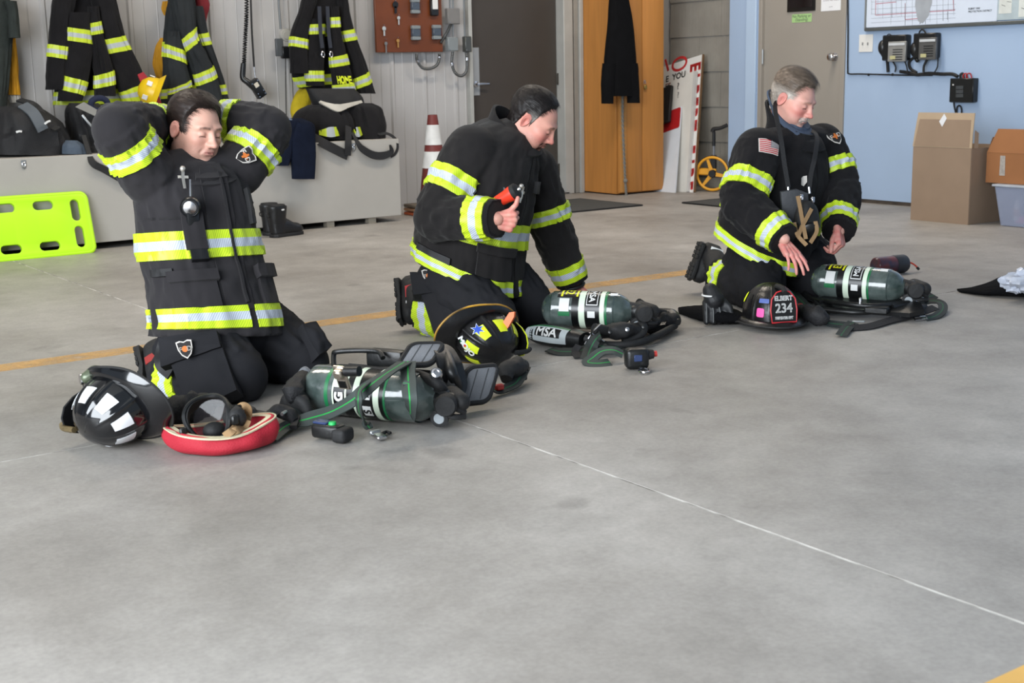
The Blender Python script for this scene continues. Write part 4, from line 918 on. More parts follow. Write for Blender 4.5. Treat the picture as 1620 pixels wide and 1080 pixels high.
t = thing('black_case', 'narrow black case wedged between the cabinet and signs', 'case', on(1058, 200) * V3(1, 1, 0))
c = on(1058, 168) + Zd * 0.03; B().box(c, (0.12, 0.035, 0.36), R=np.stack([Xd, Zd, Yd], 1), bev=0.008).build('case_body', black_rubber, t)
B().box(c + Yd * 0.184, (0.05, 0.02, 0.02), R=np.stack([Xd, Zd, Yd], 1), bev=0.004).build('case_handle', black_rubber, t)

# measuring wheel
t = thing('measuring_wheel', 'yellow measuring wheel with a black folding handle in the alcove', 'measuring wheel', gp(1126, 303) )
c = xp(1127, 275, 8.2); c[2] = 0.158; wy = mat('wheel_yellow', (226, 160, 36), 0.45, var=0.08); Xw = unit(V3(0.45, -0.9, 0)); ax = np.cross(Xw, UPV)
rim_ = [c + Xw * 0.142 * math.cos(a) + UPV * 0.142 * math.sin(a) for a in np.linspace(0, 2 * PI, 48, endpoint=False)]
w = B().tube(rim_, 0.0125, 10, closed=True).build('wheel_rim', wy, t)
B().tube([p + (p - c) * 0.08 for p in rim_], 0.0045, 6, closed=True).build('rubber_tyre', black_rubber, w)
for k in range(3):
    a = PI / 2 + k * 2 * PI / 3 + 0.35; d = Xw * math.cos(a) + UPV * math.sin(a); B().ribbon([c + d * 0.02, c + d * 0.13], [0.036, 0.022], 0.008, ax).build('spoke', wy, w)
B().lathe([(0.03, -0.02), (0.034, -0.012), (0.034, 0.012), (0.03, 0.02)], c, ax, 20).build('hub', black_plastic, w)
B().box(c - ax * 0.03 - Xw * 0.06 + UPV * 0.015, (0.17, 0.035, 0.06), R=np.stack([Xw, ax, UPV], 1), bev=0.008).build('counter_box', wy, t)
B().box(c - ax * 0.03 + UPV * 0.10, (0.05, 0.03, 0.12), R=np.stack([Xw, ax, UPV], 1), bev=0.006).build('folding_joint', black_plastic, t)
B().tube([c - ax * 0.03 + UPV * 0.1, c - ax * 0.03 + UPV * 0.36], 0.011, 8).build('handle_pole', mat('bare_pole', (138, 140, 146), 0.35, 0.6), t)
B().tube([c - ax * 0.03 + UPV * 0.24, c - ax * 0.03 + UPV * 0.36], 0.015, 8).build('pole_sleeve', black_plastic, t)
B().tube([c - ax * 0.03 + UPV * 0.36 - Xw * 0.012, c - ax * 0.03 + UPV * 0.385, c - ax * 0.03 + UPV * 0.395 + Xw * 0.06, c - ax * 0.03 + UPV * 0.42 + Xw * 0.12], [0.02, 0.02, 0.016, 0.017], 10, smooth=16).build('grip', black_rubber, t)

# door mats
mm = mat('charcoal_mat', (70, 70, 68), 0.95, var=0.2, scale=60, bump=0.4, bscale=160)
for lab, x0, x1, y0, y1 in (('dark rubber mat on the floor before the dark door', 5.75, 6.95, 7.93, 8.72), ('dark rubber mat on the floor before the grey door', 7.3, 8.2, 6.95, 7.84)):
    t = thing('floor_mat', lab, 'mat', ((x0 + x1) / 2, (y0 + y1) / 2, 0)); B().box(((x0 + x1) / 2, (y0 + y1) / 2, 0.005), (x1 - x0, y1 - y0, 0.01), bev=0.003).build('mat_pad', mm, t)
    B().tube([(x0, y0, 0.007), (x1, y0, 0.007), (x1, y1, 0.007), (x0, y1, 0.007)], 0.0065, 6, closed=True).build('rubber_edge', black_rubber, t)

# ------------------------------------------------------------------ blue wall: map board, switch, radios, power box
t = thing('map_board', 'framed white map board on the blue wall', 'board', (8.28, 6.1, 1.33))
a = xp(1369, 47, WX - 0.02); z0 = a[2]; y1 = a[1]; y0 = y1 - 1.9
B().box((WX - 0.012, (y0 + y1) / 2, z0 + 0.62), (0.02, y1 - y0, 1.2)).build('backing', mat('board_back', (176, 190, 196), 0.6), t)
B().box((WX - 0.018, (y0 + y1) / 2, z0), (0.034, y1 - y0, 0.024), bev=0.003).build('bottom_rail', mat('dark_aluminium', (104, 108, 108), 0.4, 0.5), t)
B().box((WX - 0.015, y1, z0 + 0.6), (0.026, 0.016, 1.2), bev=0.002).build('side_rail', mat('frame_aluminium', (150, 154, 156), 0.4, 0.5), t)
xw = WX - 0.0232
ym_ = xp(1577, 30, xw)[1]
sheet = B().box((xw, (y1 - 0.012 + ym_) / 2, z0 + 0.60), (0.0012, y1 - 0.012 - ym_, 1.17)).build('map_sheet', mat('map_paper', (206, 216, 232), 0.55, var=0.03), t)
def mp(px, py): p = xp(px, py, xw - 0.001); return p
gl = mat('map_grey_line', (120, 126, 140), 0.7); rl = mat('map_red_line', (176, 96, 110), 0.7)
def lines(segs, wd, m, nm):
    b = B()
    for s_ in segs: b.ribbon([mp(*p) for p in s_], wd, 0.0006, (-1, 0, 0))
    b.build(nm, m, sheet, kind='stuff')
lines([[(1385, 24), (1511, 16)], [(1385.5, 0), (1385, 24)], [(1508, 0), (1509, 16)], [(1386, 6), (1418, 3)], [(1432, 31), (1456, 29)], [(1432, 5), (1432, 31)]], 0.005, rl, 'red_roads')
random.seed(4); sg = []
for k in range(15): x = 1380 + k * 9.2 + random.uniform(-2, 2); sg.append([(x, -10), (x, random.uniform(20, 43))])
for k in range(6): y = -6 + k * 8 + random.uniform(-2, 2); sg.append([(1378, y + 3), (1512, y - 5)])
lines(sg, 0.0018, gl, 'grey_roads')
lines([[(1432, 5), (1432, 40)], [(1456, 28), (1456, 38)], [(1464, 32), (1464, 38)], [(1492, 18), (1492, 33)], [(1499, 18), (1499, 31)], [(1411, 5), (1411, 28)]], 0.0032, mat('map_dark_line', (70, 74, 86), 0.7), 'dark_roads')
c = mp(1461, 8); sh = [(-0.07, 0.12), (-0.075, 0.0), (-0.06, -0.06), (-0.045, -0.11), (-0.02, -0.125), (0.0, -0.13), (0.02, -0.11), (0.05, -0.08), (0.06, -0.03), (0.075, 0.01), (0.07, 0.12)]
B().prism(sh, 0.0006, c, (0, -1, 0), (0, 0, 1)).build('shaded_district', mat('map_grey_area', (158, 164, 172), 0.7), sheet)
for k, s_ in enumerate(('ELBERT FIRE', 'PROTECTION DISTRICT')):
    V2, F2 = text_geo(s_, 0.018, 0.0004); c = mp(1532, 14 + k * 4.6); B().add(c + V3(0, -1, 0) * (V2[:, :1] - V2[:, 0].min()) + V3(0, 0, 1) * V2[:, 1:], F2).build('caption', ink, sheet, kind='stuff')
for px0, px1, py in ((1580, 1600, 22), (1611, 1640, 27)):
    a = xp(px0, py, xw); b2 = xp(px1, py, xw); s2 = B().box((xw, (a[1] + b2[1]) / 2, a[2] + 0.3), (0.0012, a[1] - b2[1], 0.6)).build('map_sheet', mat('pale_sheet', (214, 218, 214), 0.6), t)
    b = B()
    for k in range(7): b.ribbon([(xw - 0.001, a[1] - 0.02 - 0.02 * ((k * 5) % 3), a[2] + 0.06 + k * 0.02), (xw - 0.001, a[1] - 0.05 - 0.015 * ((k * 3) % 4), a[2] + 0.05 + k * 0.025)], 0.003, 0.0006, (-1, 0, 0))
    b.build('line_drawing', ink, s2, kind='stuff')
t = thing('light_switch', 'white double light switch plate on the blue wall', 'switch', (WX - 0.005, xp(1370, 68, WX)[1], xp(1370, 82, WX)[2]))
a = xp(1360, 55, WX); c = xp(1381, 82, WX); B().box((WX - 0.003, (a[1] + c[1]) / 2, (a[2] + c[2]) / 2), (0.006, a[1] - c[1], a[2] - c[2]), bev=0.002).build('plate', white_paint, t)
for px in (1366, 1374): p = xp(px, 69, WX); B().box((WX - 0.01, p[1], p[2]), (0.012, 0.009, 0.02), bev=0.002).build('toggle', mat('toggle_grey', (150, 150, 150), 0.4), t)
def radio(label, px0, px1, py0, py1, fx0, fx1, fy0, fy1, mic, fm_):
    a = xp(px0, py0, WX); b2 = xp(px1, py1, WX); t = thing('two_way_radio', label, 'radio', (WX - 0.03, (a[1] + b2[1]) / 2, b2[2]), 'radios on the blue wall')
    B().box((WX - 0.035, (a[1] + b2[1]) / 2, (a[2] + b2[2]) / 2), (0.07, a[1] - b2[1], a[2] - b2[2]), bev=0.008).build('radio_case', black_plastic, t)
    c = xp(fx0, fy0, WX - 0.08); d = xp(fx1, fy1, WX - 0.08); f = B().box((WX - 0.078, (c[1] + d[1]) / 2, (c[2] + d[2]) / 2), (0.02, c[1] - d[1], c[2] - d[2]), bev=0.003).build('face_plate', fm_, t)
    B().box((WX - 0.0895, (c[1] + d[1]) / 2, c[2] - 0.02), (0.004, (c[1] - d[1]) * 0.9, 0.018)).build('label_strip', mat('silver_label', (196, 200, 204), 0.4), f)
    B().box((WX - 0.0895, c[1] * 0.7 + d[1] * 0.3, d[2] + 0.03), (0.004, 0.05, 0.026)).build('label_strip', mat('yellowed_label', (190, 186, 140), 0.5), f)
    b = B()
    for k in range(5): b.box((WX - 0.0885, (c[1] + d[1]) / 2 - 0.01, c[2] - 0.06 - k * 0.018), (0.003, (c[1] - d[1]) * 0.55, 0.006))
    b.build('vent_slats', black_plastic, f, kind='stuff')
    m = xp(*mic, WX - 0.05); mb = B(); mb.ellipsoid(m, (0.03, 0.034, 0.055)); mb.capsule(m + V3(0, 0.0, -0.03), 0.022, m + V3(0.01, -0.02, -0.08), 0.016); mb.build('handset', black_plastic, t)
    return t
r1 = radio('left two-way radio with a light grey face on the blue wall', 1405, 1441, 56, 95, 1406, 1433, 66, 97, (1396, 75), mat('light_grey_face', (150, 150, 148), 0.4, 0.3))
r2 = radio('right two-way radio with a dark grey face on the blue wall', 1454, 1488, 53, 92, 1455, 1481, 60, 94, (1447, 78), mat('dark_grey_face', (96, 96, 96), 0.4, 0.3))
def wire(parent, pts, r, X=WX - 0.012, nm='cable', m=black_rubber): return B().tube([xp(x, y, X) for x, y in pts], r, 7, smooth=len(pts) * 6).build(nm, m, parent)
wire(r1, [(1404, 70), (1402, 60), (1406, 54), (1412, 57)], 0.004, WX - 0.06); wire(r1, [(1402, 85), (1404, 100), (1405, 114)], 0.012)
wire(r1, [(1412, 96), (1417, 106), (1416, 114)], 0.006, WX - 0.05); wire(r1, [(1431, 96), (1434, 104), (1436, 114)], 0.005, WX - 0.05)
wire(r2, [(1453, 62), (1455, 50), (1460, 47), (1465, 53)], 0.006, WX - 0.06); wire(r2, [(1450, 88), (1439, 97), (1440, 108), (1450, 115)], 0.011); wire(r2, [(1467, 94), (1462, 104), (1461, 114)], 0.009, WX - 0.05); wire(r2, [(1484, 92), (1483, 106), (1478, 115)], 0.005, WX - 0.05)
t = thing('wall_cable', 'black cable running down the door edge and along the wall', 'cable', xp(1420, 118, WX))
wire(t, [(1341, -30), (1341.5, 50), (1341, 108), (1343, 116.5), (1360, 117), (1400, 118), (1440, 119), (1475, 119)], 0.006)
wire(t, [(1424, 113), (1432, 114), (1444, 116), (1452, 118), (1470, 116), (1490, 117), (1506, 117), (1515, 121)], 0.013, WX - 0.02, 'cable_bundle')
for px in (1374, 1412, 1471): p = xp(px, 118, WX - 0.008); B().box(p, (0.016, 0.014, 0.02), bev=0.003).build('cable_clip', black_plastic, t)
t = thing('power_supply', 'black vented power supply box on the blue wall', 'power supply', xp(1522, 162, WX))
a = xp(1504, 124, WX - 0.05); c = xp(1540, 162, WX - 0.05); pb_ = B().box((WX - 0.03, (a[1] + c[1]) / 2, (a[2] + c[2]) / 2), (0.06, a[1] - c[1], a[2] - c[2]), bev=0.005).build('case', black_plastic, t)
for k in range(3): p = xp(1518, 138.5 + k * 6.5, WX - 0.061); B().box(p, (0.004, 0.062, 0.024), bev=0.001).build('vent', mat('vent_grey', (74, 78, 82), 0.4, 0.3), pb_)
p = xp(1508, 134, WX - 0.061); B().box(p, (0.004, 0.01, 0.01)).build('indicator', white_paint, pb_)
p = xp(1527, 121, WX - 0.03)
for k, m in enumerate((black_rubber, mat('red_wire', (170, 40, 44), 0.5), mat('red_wire', (0, 0, 0)))): B().tube([p + V3(0, 0.03 - k * 0.025, -0.03), p + V3(-0.01, 0.035 - k * 0.025, 0.01), p + V3(0, 0.02 - k * 0.03, 0.02), p + V3(0, 0.01 - k * 0.035, -0.03)], 0.009 if k == 0 else 0.005, 7, smooth=14).build('lead', m, t)
wire(t, [(1509, 162), (1510, 170), (1513, 181), (1514, 170), (1518, 167), (1521, 172), (1521, 184)], 0.006)

# ------------------------------------------------------------------ cartons and plastic tub
cardb = mat('grey_brown_cardboard', (152, 130, 110), 0.85, var=0.07, scale=7, bump=0.05, bscale=120); cardl = mat('pale_cardboard', (182, 160, 134), 0.85, var=0.05); cardo = mat('warm_brown_cardboard', (158, 106, 66), 0.85, var=0.08, scale=6)
t = thing('tall_carton', 'tall grey-brown cardboard carton standing open by the blue wall', 'box', (7.85, 5.58, 0))
x0, x1, ya, yb, zt = 7.585, 8.1, 5.83, 5.365, 0.505; k_ = 0.005
for (c, s_) in (((x0, (ya + yb) / 2, zt / 2), (k_, ya - yb, zt)), ((x1, (ya + yb) / 2, zt / 2), (k_, ya - yb, zt)), (((x0 + x1) / 2, ya, zt / 2), (x1 - x0 - k_, k_, zt)), (((x0 + x1) / 2, yb, zt / 2), (x1 - x0 - k_, k_, zt)), (((x0 + x1) / 2, (ya + yb) / 2, 0.003), (x1 - x0 - 0.01, ya - yb - 0.01, 0.005))):
    B().box(c, s_).build('carton_wall', cardb, t, smooth=0)
f0 = V3(x0, ya + 0.004, zt + 0.001); ft = xp(1456, 178, x0 + 0.0); Yf = unit(V3(0.10, 0, 1)); hf = (ft[2] - zt)
wf = ya - yb + 0.008
fp = B().prism([(0, 0), (wf, 0), (wf - 0.004, hf * 0.4), (wf - 0.004, hf), (0.02, hf), (0.006, hf * 0.4)], 0.005, f0, (0, -1, 0), Yf).build('front_flap', cardl, t, smooth=0)
B().prism([(0.012, 0.005), (wf - 0.02, 0.005), (wf - 0.028, hf - 0.045), (0.038, hf - 0.045)], 0.0015, f0 + V3(-0.0062, 0, 0) * 0 - np.cross(V3(0, 1, 0), Yf) * 0.0 + np.cross(V3(0, -1, 0), Yf) * 0.0052, (0, -1, 0), Yf).build('flap_print', cardb, fp, smooth=0)
B().prism([(-0.028, -0.01), (0.0, -0.045), (0.03, 0.012), (0.006, 0.042)], 0.002, xp(1490, 190, x0 + 0.0) + V3(0.012, 0, 0), (0, -1, 0), Yf).build('white_label', paper, fp, smooth=0)
B().prism([(0, 0), (0.03, 0.0), (0.03, 0.1), (0.0, 0.12)], 0.004, V3(x0 + 0.02, yb - 0.004, zt), (0.95, -0.3, 0), (0, 0, 1)).build('side_flap', cardb, t, smooth=0)
t = thing('plastic_tub', 'translucent plastic storage tub under the brown carton', 'tub', (7.85, 4.98, 0))
tm = mat('cloudy_plastic', (176, 186, 212), 0.22, var=0.03, alpha=0.5); x0, x1, ya, yb = 7.66, 8.12, 5.19, 4.55
zt = 0.262; b = B(); tp = 0.05
def taper(x0, x1, ya, yb, z0, z1, tp): return [(x0 + tp, ya - tp, z0), (x1 - tp, ya - tp, z0), (x1 - tp, yb + tp, z0), (x0 + tp, yb + tp, z0), (x0, ya, z1), (x1, ya, z1), (x1, yb, z1), (x0, yb, z1)]
o_ = taper(x0 - 0.01, x1, ya + 0.03, yb, 0.003, zt, 0.035); i_ = taper(x0 - 0.006, x1 - 0.004, ya + 0.026, yb + 0.004, 0.007, zt, 0.035)
b.add(o_ + i_, [(0, 1, 2, 3), (0, 4, 5, 1), (1, 5, 6, 2), (2, 6, 7, 3), (3, 7, 4, 0), (11, 10, 9, 8), (8, 9, 13, 12), (9, 10, 14, 13), (10, 11, 15, 14), (11, 8, 12, 15), (4, 12, 13, 5), (5, 13, 14, 6), (6, 14, 15, 7), (7, 15, 12, 4)]); b.build('tub_body', tm, t, smooth=0)
B().box(((x0 + x1) / 2, (ya + yb) / 2 + 0.015, zt + 0.006), (x1 - x0 + 0.045, ya - yb + 0.065, 0.016), bev=0.004).build('tub_lid', mat('pale_lid', (196, 204, 216), 0.35, alpha=0.9), t)
t = thing('pink_folder', 'bright pink folder lying in the plastic tub', 'folder', (7.88, 4.9, 0.01)); B().box((7.86, 4.87, 0.045), (0.3, 0.46, 0.05), bev=0.008).build('folder', mat('hot_pink', (240, 70, 150), 0.5), t)
t = thing('navy_binder', 'dark blue binder lying in the plastic tub', 'binder', (7.88, 4.9, 0.075)); B().box((7.9, 4.87, 0.15), (0.28, 0.44, 0.14), bev=0.01).build('binder', mat('slate_blue', (62, 72, 104), 0.6), t)
t = thing('plastic_bottle', 'small bottle with an orange label against the tub wall', 'bottle', (7.72, 5.06, 0.02))
B().lathe([(0.02, 0), (0.022, 0.01), (0.022, 0.09), (0.012, 0.11), (0.012, 0.135)], (7.715, 5.09, 0.04), (0, 0, 1), 16).build('bottle', white_paint, t); B().lathe([(0.0225, 0.03), (0.0232, 0.032), (0.0232, 0.075), (0.0225, 0.077)], (7.715, 5.09, 0.04), (0, 0, 1), 16).build('label_band', mat('orange_label', (196, 128, 84), 0.6), t)
t = thing('brown_carton', 'open brown cardboard carton resting on the plastic tub', 'box', (7.85, 5.0, 0.277))
x0, x1, ya, yb, z0, zt = 7.70, 8.22, 5.325, 4.5, 0.2785, 0.475
for (c, s_) in (((x0, (ya + yb) / 2, (z0 + zt) / 2), (k_, ya - yb, zt - z0)), ((x1, (ya + yb) / 2, (z0 + zt) / 2), (k_, ya - yb, zt - z0)), (((x0 + x1) / 2, ya, (z0 + zt) / 2), (x1 - x0 - k_, k_, zt - z0)), (((x0 + x1) / 2, yb, (z0 + zt) / 2), (x1 - x0 - k_, k_, zt - z0)), (((x0 + x1) / 2, (ya + yb) / 2, z0 + 0.003), (x1 - x0 - 0.01, ya - yb - 0.01, 0.005))):
    B().box(c, s_).build('carton_wall', cardo, t, smooth=0)
B().prism([(0, 0), (ya - yb, 0), (ya - yb - 0.05, 0.16), (0.05, 0.16)], 0.004, V3(x0, ya, zt), (0, -1, 0), unit(V3(0.25, 0, 1))).build('front_flap', cardo, t, smooth=0)
B().prism([(0, 0), (ya - yb, 0), (ya - yb, 0.14), (0.0, 0.14)], 0.004, V3(x1, ya, zt), (0, -1, 0), unit(V3(0.1, 0, 1))).build('back_flap', mat('dark_inner_cardboard', (120, 84, 52), 0.9), t, smooth=0)
B().prism([(0, 0), (0.5, 0), (0.44, 0.10), (0.06, 0.10)], 0.004, V3(x0, ya, zt), (1, 0, 0), unit(V3(0, 0.06, 1))).build('side_flap', MATS['dark_inner_cardboard'], t, smooth=0)
p = xp(1586, 268, x0); B().prism([(-0.02, -0.04), (0.022, -0.04), (0.018, 0.09), (-0.018, 0.09)], 0.001, p + V3(-0.0035, 0, 0), (0, -1, 0), (0, 0, 1)).build('tape', mat('clear_tape', (208, 202, 196), 0.25, var=0.25, scale=40, alpha=0.6), t)
# dark cloth and plastic bag at the right edge
t = thing('black_jacket', 'black jacket lying on the floor at the right edge', 'jacket', (5.3, 3.5, 0))
P = [gp(1517, 462), gp(1545, 465), gp(1575, 466), gp(1606, 466), gp(1660, 474), gp(1700, 480)]; sd_ = unit(V3(0.58, 0.81, 0)); P = [p * V3(1, 1, 0) + UPV * h for p, h in zip(P, (0.008, 0.016, 0.03, 0.042, 0.05, 0.045))]
Loft(P, [sd_ * q for q in (0.03, 0.07, 0.10, 0.17, 0.22, 0.2)], [UPV * q for q in (0.006, 0.014, 0.028, 0.04, 0.048, 0.04)], amp=0.006, fr=(9, 2), fine=0.003).body(nt=50, nth=40).build('jacket_body', jm, t)
Loft([P[1] + V3(0, -.05, 0), P[2] + V3(0.0, -.12, -.008), P[3] + V3(0, -.2, -.014)], [sd_ * 0.03, sd_ * 0.05, sd_ * 0.06], [UPV * 0.012] * 2 + [UPV * 0.022], amp=0.004).body(nt=24, nth=30).build('sleeve', jm, t)
t = thing('plastic_bag', 'crumpled clear plastic bag on top of the black jacket', 'bag', gp(1612, 450, 0.1))
c = gp(1622, 446, 0.085); b = B(); b.ellipsoid(c, (0.12, 0.09, 0.045), n=36, m=22); V = np.array(b.V); d = V - c; V = V + d / np.linalg.norm(d, axis=1)[:, None] * (0.035 * noise3(V * 22)[:, None] + 0.02 * noise3(V * 50)[:, None]); b.V = list(map(tuple, V))
b.build('bag_film', mat('cloudy_film', (206, 212, 226), 0.2, var=0.15, scale=30, alpha=0.75), t, smooth=25)
# ------------------------------------------------------------------ people
def attr_mat(name, rough, spec=0.5, bump=0.0, bscale=300.0, sss=0.0):
    m = bpy.data.materials.new(name); m.use_nodes = True; nt = m.node_tree; N = nt.nodes; L = nt.links; b = N['Principled BSDF']
    a = N.new('ShaderNodeAttribute'); a.attribute_name = 'tone'; L.new(a.outputs['Color'], b.inputs['Base Color'])
    b.inputs['Roughness'].default_value = rough; b.inputs['Specular IOR Level'].default_value = spec
    if sss: b.inputs['Subsurface Weight'].default_value = sss; b.inputs['Subsurface Radius'].default_value = (0.02, 0.008, 0.004); b.inputs['Subsurface Scale'].default_value = 0.2
    if bump:
        tc = N.new('ShaderNodeTexCoord'); n = N.new('ShaderNodeTexNoise'); n.inputs['Scale'].default_value = bscale; n.inputs['Detail'].default_value = 3; L.new(tc.outputs['Object'], n.inputs[0])
        bp = N.new('ShaderNodeBump'); bp.inputs['Strength'].default_value = bump; bp.inputs['Distance'].default_value = 0.002; L.new(n.outputs[0], bp.inputs['Height']); L.new(bp.outputs[0], b.inputs['Normal'])
    return m
SKIN = attr_mat('skin', 0.48, 0.4, 0.12, 420, 0.08)
HAIRM = attr_mat('hair', 0.5, 0.35)
def set_tone(o, colors):
    a = o.data.color_attributes.new('tone', 'FLOAT_COLOR', 'POINT')
    c = np.ones((len(colors), 4)); c[:, :3] = colors; a.data.foreach_set('color', c.ravel())

def sd_ell(p, c, r):
    q = (p - np.asarray(c, float)) / np.asarray(r, float); k0 = np.linalg.norm(q, axis=1); k1 = np.linalg.norm(q / np.asarray(r, float), axis=1)
    return k0 * (k0 - 1) / np.maximum(k1, 1e-9)
def sd_cap(p, a, b, ra, rb):
    a = np.asarray(a, float); b = np.asarray(b, float); d = b - a; h = np.clip((p - a) @ d / (d @ d), 0, 1)
    return np.linalg.norm(p - a - h[:, None] * d, axis=1) - (ra + (rb - ra) * h)
def smin(a, b, k): h = np.clip(0.5 + 0.5 * (b - a) / k, 0, 1); return b * (1 - h) + a * h - k * h * (1 - h)
def smax(a, b, k): return -smin(-a, -b, k)
def head_sdf(p, s):
    """local frame: x to the man's left, y forward, z up, metres; face symmetrical in x"""
    q = p.copy(); q[:, 0] = np.abs(q[:, 0]); j = s.get('jaw', 1.0); fat = s.get('fat', 0.0)
    d = sd_ell(q, (0, -0.02, 0.036), (0.076, 0.097, 0.084))
    d = smin(d, sd_ell(q, (0, 0.034, -0.015), (0.064 + fat, 0.060, 0.088)), 0.03)
    d = smin(d, sd_ell(q, (0, 0.030, -0.068), (0.052 * j + fat, 0.056, 0.042)), 0.025)
    d = smin(d, sd_ell(q, (0, 0.078, -0.099), (0.020 * j, 0.017, 0.016)), 0.022)
    d = smin(d, sd_ell(q, (0.040, 0.060, -0.022), (0.022 + fat, 0.026, 0.022)), 0.02)          # cheek bones
    d = smin(d, sd_ell(q, (0.032 + fat, 0.052, -0.060), (0.024, 0.030, 0.028)), 0.02)
    d = smin(d, sd_ell(q, (0.021, 0.083, 0.026), (0.022, 0.013, 0.009)), 0.016); d = smin(d, sd_ell(q, (0.044, 0.064, 0.022), (0.012, 0.016, 0.009)), 0.018)                # brow
    d = smax(d, -sd_ell(q, (0.032, 0.109, 0.003), (0.020, 0.022, 0.0145)), 0.013)               # eye socket
    d = smin(d, sd_ell(q, (0.032, 0.0775, 0.001), (0.0148, 0.0143, 0.0115)), 0.004)             # eye and lid
    d = smax(d, -sd_ell(q, (0.032, 0.0955, -0.0055), (0.0145, 0.005, 0.0012)), 0.002)          # lid crease
    n = s.get('nose', 1.0)
    d = smin(d, sd_ell(q, (0, 0.097, -0.030), (0.0125, 0.017, 0.0105)), 0.008)
    d = smin(d, sd_cap(q, (0, 0.088, 0.018), (0, 0.088 + 0.024 * n, -0.026), 0.0075, 0.0105), 0.010)
    d = smin(d, sd_ell(q, (0, 0.091 + 0.025 * n, -0.030), (0.0125, 0.012, 0.0105)), 0.006)     # tip
    d = smin(d, sd_ell(q, (0.0125, 0.101, -0.033), (0.0075, 0.0105, 0.0085)), 0.006)           # wings
    d = smin(d, sd_ell(q, (0, 0.086, -0.056), (0.026, 0.014, 0.018)), 0.016)                   # mouth mound
    d = smin(d, sd_ell(q, (0, 0.0985, -0.0555), (0.019, 0.006, 0.0045)), 0.005)
    d = smin(d, sd_ell(q, (0, 0.0965, -0.0655), (0.017, 0.007, 0.0052)), 0.005)
    d = smax(d, -sd_ell(q, (0, 0.105, -0.0605), (0.024, 0.010, 0.0012)), 0.003)                # lips part
    d = smax(d, -sd_ell(q, (0, 0.100, -0.0775), (0.016, 0.008, 0.005)), 0.008)                 # under the lip
    d = smax(d, -sd_cap(q, (0.0225, 0.0985, -0.041), (0.033, 0.087, -0.062), 0.0022, 0.0018), 0.010)   # smile fold
    d = smin(d, sd_cap(p, (0, -0.030, -0.05), (0, s.get('neck_y', -0.03), -0.17), 0.055 + fat, 0.058 + fat), 0.03)
    return d
_bm = bmesh.new(); bmesh.ops.create_icosphere(_bm, subdivisions=6, radius=1.0); _bm.verts.index_update()
ICO_V = np.array([v.co[:] for v in _bm.verts]); ICO_F = [[v.index for v in f.verts] for f in _bm.faces]; _bm.free()
def make_head(s):
    """surface points of the head, skin tones, hair weight"""
    o = V3(0, 0.012, -0.027); D = ICO_V; t = np.full(len(D), 0.03); lo = t.copy(); hi = np.full(len(D), 0.26)
    for k in range(36):                                             # walk outwards to the first crossing
        d = head_sdf(o + D * t[:, None], s); t = np.minimum(t + np.maximum(-d, 0) * 0.75 + 0.00001, 0.23)
    P = o + D * t[:, None]
    x, y, z = P[:, 0], P[:, 1], P[:, 2]; ax = np.abs(x)
    base = np.array(lin(s['skin'])); red = np.array(lin(s['red'])); col = np.tile(base, (len(P), 1))
    def blend(w, c): nonlocal col; col = col * (1 - w[:, None]) + np.array(c) * w[:, None]
    g = lambda c, r: np.exp(-(((ax - c[0]) / r[0]) ** 2 + ((y - c[1]) / r[1]) ** 2 + ((z - c[2]) / r[2]) ** 2))
    blend(0.75 * s.get('flush', 0.6) * g((0.045, 0.07, -0.03), (0.026, 0.05, 0.028)), red); blend(0.7 * s.get('flush', 0.6) * g((0, 0.115, -0.03), (0.018, 0.02, 0.018)), red)
    blend(0.35 * s.get('flush', 0.6) * sstep(-0.05, -0.10, z) * sstep(0.04, -0.02, y), red)
    blend(np.clip(0.12 * noise3(P * 60), 0, 1), red)
    blend(0.8 * ((ax < 0.021) & (y > 0.085)) * np.exp(-((z + 0.0605) / 0.0075) ** 2), lin(s.get('lip', (176, 108, 104))))
    bz = 0.023 + 0.14 * np.minimum(ax - 0.012, 0.02) - 0.35 * np.maximum(ax - 0.036, 0)
    brow = np.exp(-((z - bz) / 0.0048) ** 4) * sstep(0.009, 0.014, ax) * sstep(0.054, 0.046, ax) * (y > 0.05)
    blend(s.get('brow_w', 0.9) * brow * (0.75 + 0.5 * noise3(P * 400)), lin(s['brow']))
    lash = np.exp(-((z + 0.0052 + 40 * (ax - 0.032) ** 2 * 0.4) / 0.0021) ** 2) * sstep(0.018, 0.023, ax) * sstep(0.049, 0.043, ax) * (y > 0.07)
    blend(0.95 * lash, lin((34, 24, 22)))
    blend(0.75 * np.exp(-((ax - 0.0075) / 0.0042) ** 2 - ((z + 0.0425) / 0.0028) ** 2) * (y > 0.085), lin((96, 48, 44)))  # nostril shade painted into the skin colour; no hollow is carved
    for fn, cc, wt in s.get('paint', ()): blend(np.clip(wt * fn(P) * (0.8 + 0.6 * noise3(P * 260)), 0, 1), lin(cc))
    if 'stubble' in s:
        w = sstep(-0.030, -0.052, z) * sstep(-0.02, 0.03, y) * (1 - np.exp(-(ax / 0.022) ** 2 - ((z + 0.06) / 0.008) ** 2)); blend(s['stubble'][1] * w * (0.8 + 0.5 * noise3(P * 300)), lin(s['stubble'][0]))
    # hair weight from the hairline: height of the line as a function of y, optional recess at the temples
    hl = np.interp(y, *s['line']) + s.get('recess', 0.0) * np.exp(-((ax - 0.045) / 0.018) ** 2) * sstep(0.02, 0.07, y)
    hw = z - hl + 0.004 * noise3(P * 45) + 0.003 * noise3(P * 140)
    return P, col, hw
def make_ear(s, side):
    V = ICO_V[:]; return V
_bm = bmesh.new(); bmesh.ops.create_icosphere(_bm, subdivisions=4, radius=1.0); _bm.verts.index_update()
EAR_V = np.array([v.co[:] for v in _bm.verts]); EAR_F = [[v.index for v in f.verts] for f in _bm.faces]; _bm.free()
